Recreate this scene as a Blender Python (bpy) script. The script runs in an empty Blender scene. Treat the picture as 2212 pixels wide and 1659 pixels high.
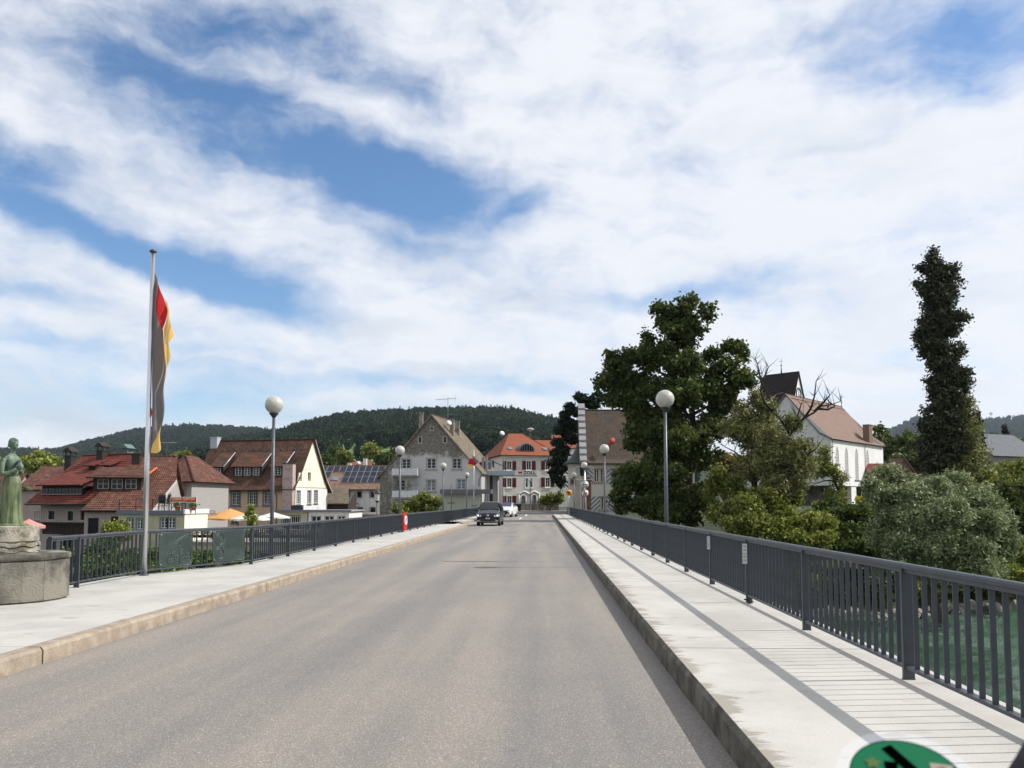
import bpy, bmesh, math, random
import numpy as np
from mathutils import Vector, Matrix
from mathutils.geometry import tessellate_polygon

R = math.radians
rnd = random.Random(7)
sc = bpy.context.scene
C = sc.collection

# ------------------------------------------------------------------ camera
F, HOR, VPX = 1700.0, 1085.0, 1172.0          # focal length and vanishing point for a 2212-wide picture
PITCH = R(3.5)
YAW = math.atan((VPX - 1106.0) / F)
PPY = HOR - F * math.tan(PITCH)
EYE = Vector((0, 0, 1.89))
cam = bpy.data.cameras.new('camera')
cam_o = bpy.data.objects.new('camera', cam); C.objects.link(cam_o)
cam_o.location = EYE
cam_o.rotation_euler = (math.pi / 2 + PITCH, 0, YAW)
cam.sensor_width = 36.0; cam.lens = 36.0 * F / 2212.0
cam.shift_y = (PPY - 829.5) / 2212.0
cam.clip_start = 0.05; cam.clip_end = 20000
cam.dof.use_dof = True; cam.dof.focus_distance = 60; cam.dof.aperture_fstop = 10
sc.camera = cam_o
CM = cam_o.rotation_euler.to_matrix()

def ray(ux, uy):
    return CM @ Vector(((ux - 1106.0) / F, -(uy - PPY) / F, -1.0))
def at(ux, uy, D):
    d = ray(ux, uy); return EYE + d * (D / d.y)
def on_z(ux, uy, z):
    d = ray(ux, uy); return EYE + d * ((z - EYE.z) / d.z)

# ------------------------------------------------------------------ sun and sky
SUN_EL, SUN_AZ = R(43), R(84)                 # azimuth from +y towards +x
sun = bpy.data.lights.new('sun', 'SUN'); sun.energy = 5.0; sun.angle = R(0.55); sun.color = (1.0, 0.955, 0.89)
sun_o = bpy.data.objects.new('sun', sun); C.objects.link(sun_o)
sd = Vector((math.sin(SUN_AZ) * math.cos(SUN_EL), math.cos(SUN_AZ) * math.cos(SUN_EL), math.sin(SUN_EL)))
sun_o.rotation_euler = sd.to_track_quat('Z', 'Y').to_euler(); sun_o.location = (60, 0, 60)
sc.view_settings.view_transform = 'Standard'
try: sc.view_settings.look = 'None'
except Exception: pass
sc.view_settings.exposure = 0.06; sc.view_settings.gamma = 1.0; sc.view_settings.use_curve_mapping = False
sc.cycles.max_bounces = 6; sc.cycles.diffuse_bounces = 3; sc.cycles.glossy_bounces = 3
sc.cycles.transparent_max_bounces = 8; sc.cycles.transmission_bounces = 4
sc.cycles.use_denoising = True

w = bpy.data.worlds.new('World'); sc.world = w; w.use_nodes = True
nt = w.node_tree; nt.nodes.clear()
def N(tree, t, **k):
    n = tree.nodes.new(t)
    for a, b in k.items(): setattr(n, a, b)
    return n
def M2(tree, op, a, b=None, c=None, clamp=False):
    n = tree.nodes.new('ShaderNodeMath'); n.operation = op; n.use_clamp = clamp
    for i, v in enumerate((a, b, c)):
        if v is None: continue
        if isinstance(v, (int, float)): n.inputs[i].default_value = v
        else: tree.links.new(v, n.inputs[i])
    return n.outputs[0]
def world():
    L = nt.links.new
    out = N(nt, 'ShaderNodeOutputWorld')
    sky = N(nt, 'ShaderNodeTexSky', sky_type='NISHITA'); sky.sun_disc = False
    sky.sun_elevation = SUN_EL; sky.sun_rotation = SUN_AZ; sky.altitude = 400; sky.air_density = 1.0; sky.dust_density = 0.6; sky.ozone_density = 2.2
    bg = N(nt, 'ShaderNodeBackground'); bg.inputs[1].default_value = 0.15
    hs = N(nt, 'ShaderNodeHueSaturation'); hs.inputs['Saturation'].default_value = 1.18
    L(sky.outputs[0], hs.inputs['Color']); L(hs.outputs[0], bg.inputs[0])
    tc = N(nt, 'ShaderNodeTexCoord'); sp = N(nt, 'ShaderNodeSeparateXYZ'); L(tc.outputs['Generated'], sp.inputs[0])
    az = M2(nt, 'ARCTAN2', sp.outputs[0], sp.outputs[1]); el = M2(nt, 'ARCSINE', sp.outputs[2])
    # cloud layer coordinates: a plane overhead
    zz = M2(nt, 'ADD', M2(nt, 'MAXIMUM', sp.outputs[2], 0.0), 0.12)
    pl = N(nt, 'ShaderNodeCombineXYZ'); L(M2(nt, 'DIVIDE', sp.outputs[0], zz), pl.inputs[0]); L(M2(nt, 'DIVIDE', sp.outputs[1], zz), pl.inputs[1])
    ae = N(nt, 'ShaderNodeCombineXYZ'); L(az, ae.inputs[0]); L(el, ae.inputs[1])
    # ragged edges
    wn = N(nt, 'ShaderNodeTexNoise'); wn.inputs['Scale'].default_value = 11.0; wn.inputs['Detail'].default_value = 8.0
    L(ae.outputs[0], wn.inputs['Vector'])
    wn2 = N(nt, 'ShaderNodeVectorMath', operation='SUBTRACT'); L(wn.outputs['Color'], wn2.inputs[0]); wn2.inputs[1].default_value = (.5, .5, .5)
    wn3 = N(nt, 'ShaderNodeVectorMath', operation='SCALE'); L(wn2.outputs[0], wn3.inputs[0]); wn3.inputs['Scale'].default_value = 0.055
    wv = N(nt, 'ShaderNodeVectorMath', operation='ADD'); L(ae.outputs[0], wv.inputs[0]); L(wn3.outputs[0], wv.inputs[1])
    def blob(ux, uy, hl, hw, slope, amp, hard=0.1):
        d = ray(ux, uy).normalized(); a0 = math.atan2(d.x, d.y); e0 = math.asin(d.z)
        m = N(nt, 'ShaderNodeMapping', vector_type='TEXTURE')
        m.inputs['Location'].default_value = (a0, e0, 0); m.inputs['Rotation'].default_value = (0, 0, -math.atan(slope))
        m.inputs['Scale'].default_value = (hl / F * 1.0, hw / F, 1)
        L(wv.outputs[0], m.inputs['Vector'])
        ln = N(nt, 'ShaderNodeVectorMath', operation='LENGTH'); L(m.outputs[0], ln.inputs[0])
        mr = N(nt, 'ShaderNodeMapRange', interpolation_type='SMOOTHSTEP'); mr.inputs['From Min'].default_value = hard; mr.inputs['From Max'].default_value = 1.65
        mr.inputs['To Min'].default_value = amp; mr.inputs['To Max'].default_value = 0.0
        L(ln.outputs[1 if len(ln.outputs) > 1 else 0], mr.inputs['Value'])
        return mr.outputs[0]
    holes = [(350, 420, 1000, 520, 0, .28), (610, 295, 430, 78, .27, 1.0), (900, 400, 200, 75, .2, .95), (590, 85, 330, 60, .16, .75), (150, 170, 260, 90, .15, .3),
             (180, 500, 330, 34, .27, .9), (520, 610, 190, 55, .25, .85), (60, 375, 200, 55, .3, .5), (760, 480, 250, 20, .28, .35),
             (330, 862, 480, 42, .03, .75), (760, 830, 300, 25, .0, .35), (200, 760, 350, 25, .05, .4), (100, 640, 260, 20, .08, .3),
             (2080, 50, 330, 110, .12, .95), (1560, 610, 140, 45, -.15, .5), (1900, 560, 160, 70, -.3, .25), (1450, 640, 130, 25, 0, .4),
             (980, 815, 300, 30, 0, .4), (1210, 840, 160, 16, 0, .35), (1890, 760, 160, 20, 0, .22), (1320, 20, 60, 40, 0, .2), (1150, 440, 60, 25, -.3, .45),
             (1120, 630, 110, 26, 0, .12), (1900, 850, 150, 16, 0, .25), (450, 745, 150, 14, .1, .2), (300, 30, 200, 30, .2, .3)]
    tot = None
    for h in holes:
        b = blob(*h); tot = b if tot is None else M2(nt, 'ADD', tot, b)
    # streaky high cloud, combed along the slope seen on the left
    mp = N(nt, 'ShaderNodeMapping'); mp.inputs['Rotation'].default_value = (0, 0, R(16)); mp.inputs['Scale'].default_value = (2.2, 12.0, 1)
    L(wv.outputs[0], mp.inputs['Vector'])
    st = N(nt, 'ShaderNodeTexNoise'); st.inputs['Scale'].default_value = 1.5; st.inputs['Detail'].default_value = 10.0; st.inputs['Roughness'].default_value = 0.6
    L(mp.outputs[0], st.inputs['Vector'])
    pf = N(nt, 'ShaderNodeTexNoise'); pf.inputs['Scale'].default_value = 2.6; pf.inputs['Detail'].default_value = 9.0; pf.inputs['Roughness'].default_value = 0.6
    mpb = N(nt, 'ShaderNodeMapping'); mpb.inputs['Scale'].default_value = (3.4, 5.6, 1); L(wv.outputs[0], mpb.inputs['Vector']); L(mpb.outputs[0], pf.inputs['Vector'])
    # cover = 0.95 - holes + streak noise + puff noise
    cov = M2(nt, 'SUBTRACT', 1.0, tot)
    cov = M2(nt, 'ADD', cov, M2(nt, 'MULTIPLY', M2(nt, 'SUBTRACT', st.outputs[0], 0.52), 1.3))
    cov = M2(nt, 'ADD', cov, M2(nt, 'MULTIPLY', M2(nt, 'SUBTRACT', pf.outputs[0], 0.5), 1.9), clamp=False)
    mr = N(nt, 'ShaderNodeMapRange', interpolation_type='SMOOTHSTEP'); mr.inputs['From Min'].default_value = -0.35; mr.inputs['From Max'].default_value = 1.05
    mr.inputs['To Max'].default_value = 0.97
    L(cov, mr.inputs['Value'])
    # cloud brightness: grey undersides and bright rims
    gn = N(nt, 'ShaderNodeTexNoise'); gn.inputs['Scale'].default_value = 2.6; gn.inputs['Detail'].default_value = 8.0; gn.inputs['Roughness'].default_value = 0.55
    mp2 = N(nt, 'ShaderNodeMapping'); mp2.inputs['Scale'].default_value = (1.6, 4.5, 1); mp2.inputs['Location'].default_value = (3, 1, 0); L(wv.outputs[0], mp2.inputs['Vector']); L(mp2.outputs[0], gn.inputs['Vector'])
    grey = None
    for g in [(1130, 640, 170, 38, .05, .5), (930, 540, 90, 60, 0, .35), (520, 900, 520, 40, -.02, .55), (60, 890, 160, 70, 0, .45), (800, 700, 330, 25, .05, .35),
              (1000, 790, 180, 16, 0, .35), (1500, 560, 220, 30, 0, .2), (430, 440, 120, 16, .2, .35), (1800, 790, 300, 14, 0, .25), (150, 930, 250, 30, 0, .35)]:
        b = blob(*g); grey = b if grey is None else M2(nt, 'ADD', grey, b)
    gv = M2(nt, 'ADD', grey, M2(nt, 'MULTIPLY', M2(nt, 'SUBTRACT', gn.outputs[0], 0.52), 1.9), clamp=True)
    cr = N(nt, 'ShaderNodeMix', data_type='RGBA'); L(gv, cr.inputs['Factor'])
    cr.inputs['A'].default_value = (0.92, 0.945, 1.0, 1); cr.inputs['B'].default_value = (0.60, 0.67, 0.77, 1)
    cb = N(nt, 'ShaderNodeBackground'); cb.inputs[1].default_value = 0.95; L(cr.outputs['Result'], cb.inputs[0])
    mx = N(nt, 'ShaderNodeMixShader'); L(mr.outputs[0], mx.inputs[0]); L(bg.outputs[0], mx.inputs[1]); L(cb.outputs[0], mx.inputs[2])
    L(mx.outputs[0], out.inputs[0])
world()

# ------------------------------------------------------------------ materials
MATS = {}
def mat(name, col, rough=0.7, metal=0.0, var=0.0, vscale=3.0, col2=None, bump=0.0, bscale=40.0, spec=0.4, coat=0.0, detail=6.0, lo=.35, hi=.65, emit=None, aniso=None):
    if name in MATS: return MATS[name]
    m = bpy.data.materials.new(name); m.use_nodes = True; t = m.node_tree; b = t.nodes['Principled BSDF']
    b.inputs['Roughness'].default_value = rough; b.inputs['Metallic'].default_value = metal
    b.inputs['Specular IOR Level'].default_value = spec; b.inputs['Coat Weight'].default_value = coat
    b.inputs['Base Color'].default_value = (*col, 1)
    tc = t.nodes.new('ShaderNodeTexCoord'); vec = tc.outputs['Object']
    if aniso:
        mp = N(t, 'ShaderNodeMapping'); mp.inputs['Scale'].default_value = aniso; t.links.new(vec, mp.inputs[0]); vec = mp.outputs[0]
    if col2 is not None or var > 0:
        if col2 is None: col2 = tuple(max(0, c * (1 - var)) for c in col)
        n = N(t, 'ShaderNodeTexNoise'); n.inputs['Scale'].default_value = vscale; n.inputs['Detail'].default_value = detail; n.inputs['Roughness'].default_value = 0.62
        t.links.new(vec, n.inputs['Vector'])
        r = N(t, 'ShaderNodeMapRange'); r.inputs['From Min'].default_value = lo; r.inputs['From Max'].default_value = hi
        t.links.new(n.outputs[0], r.inputs['Value'])
        x = N(t, 'ShaderNodeMix', data_type='RGBA'); x.inputs['A'].default_value = (*col2, 1); x.inputs['B'].default_value = (*col, 1)
        t.links.new(r.outputs[0], x.inputs['Factor']); t.links.new(x.outputs['Result'], b.inputs['Base Color'])
    if bump > 0:
        n2 = N(t, 'ShaderNodeTexNoise'); n2.inputs['Scale'].default_value = bscale; n2.inputs['Detail'].default_value = 5.0
        t.links.new(vec, n2.inputs['Vector'])
        bp = N(t, 'ShaderNodeBump'); bp.inputs['Strength'].default_value = bump; bp.inputs['Distance'].default_value = 0.02
        t.links.new(n2.outputs[0], bp.inputs['Height']); t.links.new(bp.outputs[0], b.inputs['Normal'])
    if emit: b.inputs['Emission Color'].default_value = (*emit, 1); b.inputs['Emission Strength'].default_value = 1.0
    MATS[name] = m; return m

def asphalt():
    m = bpy.data.materials.new('asphalt'); m.use_nodes = True; t = m.node_tree; L = t.links.new; b = t.nodes['Principled BSDF']
    b.inputs['Roughness'].default_value = 0.82; b.inputs['Specular IOR Level'].default_value = 0.35
    tc = N(t, 'ShaderNodeTexCoord')
    # wheel tracks and lengthwise bands
    mp = N(t, 'ShaderNodeMapping'); mp.inputs['Scale'].default_value = (1.0, 0.05, 1); L(tc.outputs['Object'], mp.inputs[0])
    n1 = N(t, 'ShaderNodeTexNoise'); n1.inputs['Scale'].default_value = 1.1; n1.inputs['Detail'].default_value = 3; L(mp.outputs[0], n1.inputs[0])
    n2 = N(t, 'ShaderNodeTexNoise'); n2.inputs['Scale'].default_value = 0.5; n2.inputs['Detail'].default_value = 8; n2.inputs['Roughness'].default_value = .65; L(tc.outputs['Object'], n2.inputs[0])
    v = N(t, 'ShaderNodeTexVoronoi'); v.inputs['Scale'].default_value = 110; L(tc.outputs['Object'], v.inputs[0])
    v2 = N(t, 'ShaderNodeTexVoronoi'); v2.inputs['Scale'].default_value = 55; L(tc.outputs['Object'], v2.inputs[0])
    g = N(t, 'ShaderNodeTexNoise'); g.inputs['Scale'].default_value = 150; g.inputs['Detail'].default_value = 4; g.inputs['Roughness'].default_value = .8; L(tc.outputs['Object'], g.inputs[0])
    a = N(t, 'ShaderNodeValToRGB'); e = a.color_ramp.elements
    e[0].position = .40; e[0].color = (0.175, 0.166, 0.158, 1); e[1].position = .62; e[1].color = (0.248, 0.222, 0.194, 1)
    k = M2(t, 'ADD', M2(t, 'MULTIPLY', n1.outputs[0], .75), M2(t, 'MULTIPLY', n2.outputs[0], .25)); L(k, a.inputs[0])
    sepc = N(t, 'ShaderNodeSeparateColor'); L(v.outputs['Color'], sepc.inputs[0])
    sepd = N(t, 'ShaderNodeSeparateColor'); L(v2.outputs['Color'], sepd.inputs[0])
    sp = M2(t, 'POWER', sepc.outputs[0], 5.0)
    sp2 = M2(t, 'MULTIPLY', M2(t, 'POWER', sepd.outputs[1], 14.0), 0.45)
    sh = M2(t, 'MULTIPLY_ADD', M2(t, 'ADD', sp, sp2), 0.75, 0.55)
    sh = M2(t, 'ADD', sh, M2(t, 'MULTIPLY', g.outputs[0], 0.6))
    mul = N(t, 'ShaderNodeMix', data_type='RGBA', blend_type='MULTIPLY'); mul.inputs['Factor'].default_value = 1
    cc = N(t, 'ShaderNodeCombineColor'); [L(sh, cc.inputs[i]) for i in range(3)]
    L(a.outputs[0], mul.inputs['A']); L(cc.outputs[0], mul.inputs['B'])
    # dark drips and crumbs
    n4 = N(t, 'ShaderNodeTexNoise'); n4.inputs['Scale'].default_value = 3.2; n4.inputs['Detail'].default_value = 2
    mp4 = N(t, 'ShaderNodeMapping'); mp4.inputs['Scale'].default_value = (1, 1.6, 1); L(tc.outputs['Object'], mp4.inputs[0]); L(mp4.outputs[0], n4.inputs[0])
    dk = N(t, 'ShaderNodeMapRange'); dk.inputs['From Min'].default_value = .755; dk.inputs['From Max'].default_value = .79; dk.inputs['To Max'].default_value = .6; L(n4.outputs[0], dk.inputs[0])
    dm = N(t, 'ShaderNodeMix', data_type='RGBA'); L(dk.outputs[0], dm.inputs['Factor']); L(mul.outputs['Result'], dm.inputs['A']); dm.inputs['B'].default_value = (.04, .038, .035, 1)
    L(dm.outputs['Result'], b.inputs['Base Color'])
    bp = N(t, 'ShaderNodeBump'); bp.inputs['Strength'].default_value = .55; bp.inputs['Distance'].default_value = .006
    L(M2(t, 'ADD', v.outputs['Distance'], g.outputs[0]), bp.inputs['Height']); L(bp.outputs[0], b.inputs['Normal'])
    return m
M_ASPH = asphalt()

def concrete(name, base=(.43, .405, .365), dark=(.30, .28, .25), stain=(.20, .18, .145), edge_x=None, edge_w=.35, streak=None):
    m = bpy.data.materials.new(name); m.use_nodes = True; t = m.node_tree; L = t.links.new; b = t.nodes['Principled BSDF']
    b.inputs['Roughness'].default_value = 0.85; b.inputs['Specular IOR Level'].default_value = 0.25
    tc = N(t, 'ShaderNodeTexCoord'); geo = N(t, 'ShaderNodeNewGeometry')
    n1 = N(t, 'ShaderNodeTexNoise'); n1.inputs['Scale'].default_value = .7; n1.inputs['Detail'].default_value = 9; n1.inputs['Roughness'].default_value = .65; L(geo.outputs['Position'], n1.inputs[0])
    r1 = N(t, 'ShaderNodeMapRange'); r1.inputs['From Min'].default_value = .38; r1.inputs['From Max'].default_value = .56; L(n1.outputs[0], r1.inputs[0])
    x1 = N(t, 'ShaderNodeMix', data_type='RGBA'); x1.inputs['A'].default_value = (*dark, 1); x1.inputs['B'].default_value = (*base, 1)
    L(r1.outputs[0], x1.inputs['Factor']); col = x1.outputs['Result']
    n5 = N(t, 'ShaderNodeTexNoise'); n5.inputs['Scale'].default_value = 60; n5.inputs['Detail'].default_value = 4; L(geo.outputs['Position'], n5.inputs[0])
    r5 = N(t, 'ShaderNodeMapRange'); r5.inputs['To Min'].default_value = .80; r5.inputs['To Max'].default_value = 1.16; L(n5.outputs[0], r5.inputs[0])
    cc = N(t, 'ShaderNodeCombineColor'); [L(r5.outputs[0], cc.inputs[i]) for i in range(3)]
    x2 = N(t, 'ShaderNodeMix', data_type='RGBA', blend_type='MULTIPLY'); x2.inputs['Factor'].default_value = 1; L(col, x2.inputs['A']); L(cc.outputs[0], x2.inputs['B']); col = x2.outputs['Result']
    # scuffed patches stretched across the walk
    mp = N(t, 'ShaderNodeMapping'); mp.inputs['Scale'].default_value = streak or (1.0, 2.6, 1); L(geo.outputs['Position'], mp.inputs[0])
    n3 = N(t, 'ShaderNodeTexNoise'); n3.inputs['Scale'].default_value = 1.5; n3.inputs['Detail'].default_value = 7; n3.inputs['Roughness'].default_value = .55; L(mp.outputs[0], n3.inputs[0])
    r3 = N(t, 'ShaderNodeMapRange'); r3.inputs['From Min'].default_value = .63; r3.inputs['From Max'].default_value = .68; r3.inputs['To Max'].default_value = .5; L(n3.outputs[0], r3.inputs[0])
    x3 = N(t, 'ShaderNodeMix', data_type='RGBA'); L(r3.outputs[0], x3.inputs['Factor']); L(col, x3.inputs['A']); x3.inputs['B'].default_value = (*stain, 1); col = x3.outputs['Result']
    if edge_x is not None:
        sp = N(t, 'ShaderNodeSeparateXYZ'); L(geo.outputs['Position'], sp.inputs[0])
        dx = M2(t, 'ABSOLUTE', M2(t, 'SUBTRACT', sp.outputs[0], edge_x))
        mp6 = N(t, 'ShaderNodeMapping'); mp6.inputs['Scale'].default_value = (.7, 3.2, 1); L(geo.outputs['Position'], mp6.inputs[0])
        n6 = N(t, 'ShaderNodeTexNoise'); n6.inputs['Scale'].default_value = 1.3; n6.inputs['Detail'].default_value = 9; n6.inputs['Roughness'].default_value = .68; L(mp6.outputs[0], n6.inputs[0])
        lim = M2(t, 'MULTIPLY', M2(t, 'SUBTRACT', n6.outputs[0], .40), edge_w * 5)
        f = N(t, 'ShaderNodeMapRange'); L(M2(t, 'SUBTRACT', lim, dx), f.inputs[0]); f.inputs['From Min'].default_value = -.02; f.inputs['From Max'].default_value = .04; f.inputs['To Max'].default_value = .8
        x4 = N(t, 'ShaderNodeMix', data_type='RGBA'); L(f.outputs[0], x4.inputs['Factor']); L(col, x4.inputs['A']); x4.inputs['B'].default_value = (*stain, 1); col = x4.outputs['Result']
    L(col, b.inputs['Base Color'])
    bp = N(t, 'ShaderNodeBump'); bp.inputs['Strength'].default_value = .35; bp.inputs['Distance'].default_value = .006; L(n5.outputs[0], bp.inputs['Height']); L(bp.outputs[0], b.inputs['Normal'])
    MATS[name] = m; return m

def tiles(name, cols, tw=.2, th=.17, rough=.8, wave=0.0, patch=None, patchamt=.5):
    """roof tiles: UV in metres, u along the eave, v up the slope"""
    m = bpy.data.materials.new(name); m.use_nodes = True; t = m.node_tree; L = t.links.new; b = t.nodes['Principled BSDF']
    b.inputs['Roughness'].default_value = rough; b.inputs['Specular IOR Level'].default_value = .3
    uv = N(t, 'ShaderNodeUVMap')
    br = N(t, 'ShaderNodeTexBrick'); br.offset = .5; br.inputs['Scale'].default_value = 1.0; br.inputs['Brick Width'].default_value = tw; br.inputs['Row Height'].default_value = th
    br.inputs['Mortar Size'].default_value = .012; br.inputs['Mortar Smooth'].default_value = .3; br.inputs['Bias'].default_value = 0
    br.inputs['Color1'].default_value = (0, 0, 0, 1); br.inputs['Color2'].default_value = (1, 1, 1, 1); br.inputs['Mortar'].default_value = (.5, .5, .5, 1)
    L(uv.outputs[0], br.inputs['Vector'])
    sepc = N(t, 'ShaderNodeSeparateColor'); L(br.outputs['Color'], sepc.inputs[0])
    nz = N(t, 'ShaderNodeTexNoise'); nz.inputs['Scale'].default_value = .8; nz.inputs['Detail'].default_value = 8; nz.inputs['Roughness'].default_value = .7; L(uv.outputs[0], nz.inputs[0])
    k = M2(t, 'ADD', M2(t, 'MULTIPLY', sepc.outputs[0], .45), M2(t, 'MULTIPLY', nz.outputs[0], 1.25)); k = M2(t, 'SUBTRACT', k, .35)
    rp = N(t, 'ShaderNodeValToRGB'); rp.color_ramp.elements.remove(rp.color_ramp.elements[1])
    for i, c in enumerate(cols):
        e = rp.color_ramp.elements[0] if i == 0 else rp.color_ramp.elements.new(i / (len(cols) - 1))
        e.position = i / (len(cols) - 1); e.color = (*c, 1)
    L(k, rp.inputs[0]); col = rp.outputs[0]
    if patch:
        n2 = N(t, 'ShaderNodeTexNoise'); n2.inputs['Scale'].default_value = 1.0; n2.inputs['Detail'].default_value = 6
        mp = N(t, 'ShaderNodeMapping'); mp.inputs['Scale'].default_value = (.45, 2.2, 1); L(uv.outputs[0], mp.inputs[0]); L(mp.outputs[0], n2.inputs[0])
        r = N(t, 'ShaderNodeMapRange'); r.inputs['From Min'].default_value = .50; r.inputs['From Max'].default_value = .58; r.inputs['To Max'].default_value = patchamt; L(n2.outputs[0], r.inputs[0])
        x = N(t, 'ShaderNodeMix', data_type='RGBA'); L(r.outputs[0], x.inputs['Factor']); L(col, x.inputs['A']); x.inputs['B'].default_value = (*patch, 1); col = x.outputs['Result']
    dm = N(t, 'ShaderNodeMix', data_type='RGBA', blend_type='MULTIPLY'); L(M2(t, 'MULTIPLY', br.outputs['Fac'], .75), dm.inputs['Factor']); L(col, dm.inputs['A']); dm.inputs['B'].default_value = (.25, .22, .2, 1)
    L(dm.outputs['Result'], b.inputs['Base Color'])
    h = M2(t, 'SUBTRACT', sepc.outputs[0], M2(t, 'MULTIPLY', br.outputs['Fac'], 2.0))
    if wave:
        wv = N(t, 'ShaderNodeTexWave'); wv.wave_profile = 'SIN'; wv.inputs['Scale'].default_value = 1 / wave / 3.1416 * .5 * 3.1416; L(uv.outputs[0], wv.inputs[0]); h = M2(t, 'ADD', h, M2(t, 'MULTIPLY', wv.outputs[0], 2.5))
    bp = N(t, 'ShaderNodeBump'); bp.inputs['Strength'].default_value = .6; bp.inputs['Distance'].default_value = .03; L(h, bp.inputs['Height']); L(bp.outputs[0], b.inputs['Normal'])
    MATS[name] = m; return m

def leafmat(name, cols, rough=.5, trans=.3):
    m = bpy.data.materials.new(name); m.use_nodes = True; t = m.node_tree; L = t.links.new; b = t.nodes['Principled BSDF']
    b.inputs['Roughness'].default_value = rough; b.inputs['Specular IOR Level'].default_value = .2
    a = N(t, 'ShaderNodeAttribute'); a.attribute_name = 'tint'
    rp = N(t, 'ShaderNodeValToRGB'); rp.color_ramp.elements.remove(rp.color_ramp.elements[1])
    for i, c in enumerate(cols):
        e = rp.color_ramp.elements[0] if i == 0 else rp.color_ramp.elements.new(i / (len(cols) - 1))
        e.position = i / (len(cols) - 1); e.color = (*c, 1)
    L(a.outputs['Fac'], rp.inputs[0])
    if 'forest' in name:
        oi = N(t, 'ShaderNodeObjectInfo'); hv = N(t, 'ShaderNodeHueSaturation'); L(rp.outputs[0], hv.inputs['Color']); L(M2(t, 'MULTIPLY_ADD', oi.outputs['Random'], .9, .55), hv.inputs['Value']); L(M2(t, 'MULTIPLY_ADD', oi.outputs['Random'], -.05, .525), hv.inputs['Hue']); rp = hv
    L(rp.outputs[0], b.inputs['Base Color'])
    tr = N(t, 'ShaderNodeBsdfTranslucent'); hs = N(t, 'ShaderNodeHueSaturation'); hs.inputs['Value'].default_value = 1.4; hs.inputs['Saturation'].default_value = 1.1
    L(rp.outputs[0], hs.inputs['Color']); L(hs.outputs[0], tr.inputs[0])
    mx = N(t, 'ShaderNodeMixShader'); mx.inputs[0].default_value = trans; L(b.outputs[0], mx.inputs[1]); L(tr.outputs[0], mx.inputs[2])
    L(mx.outputs[0], t.nodes['Material Output'].inputs[0])
    MATS[name] = m; return m

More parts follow.
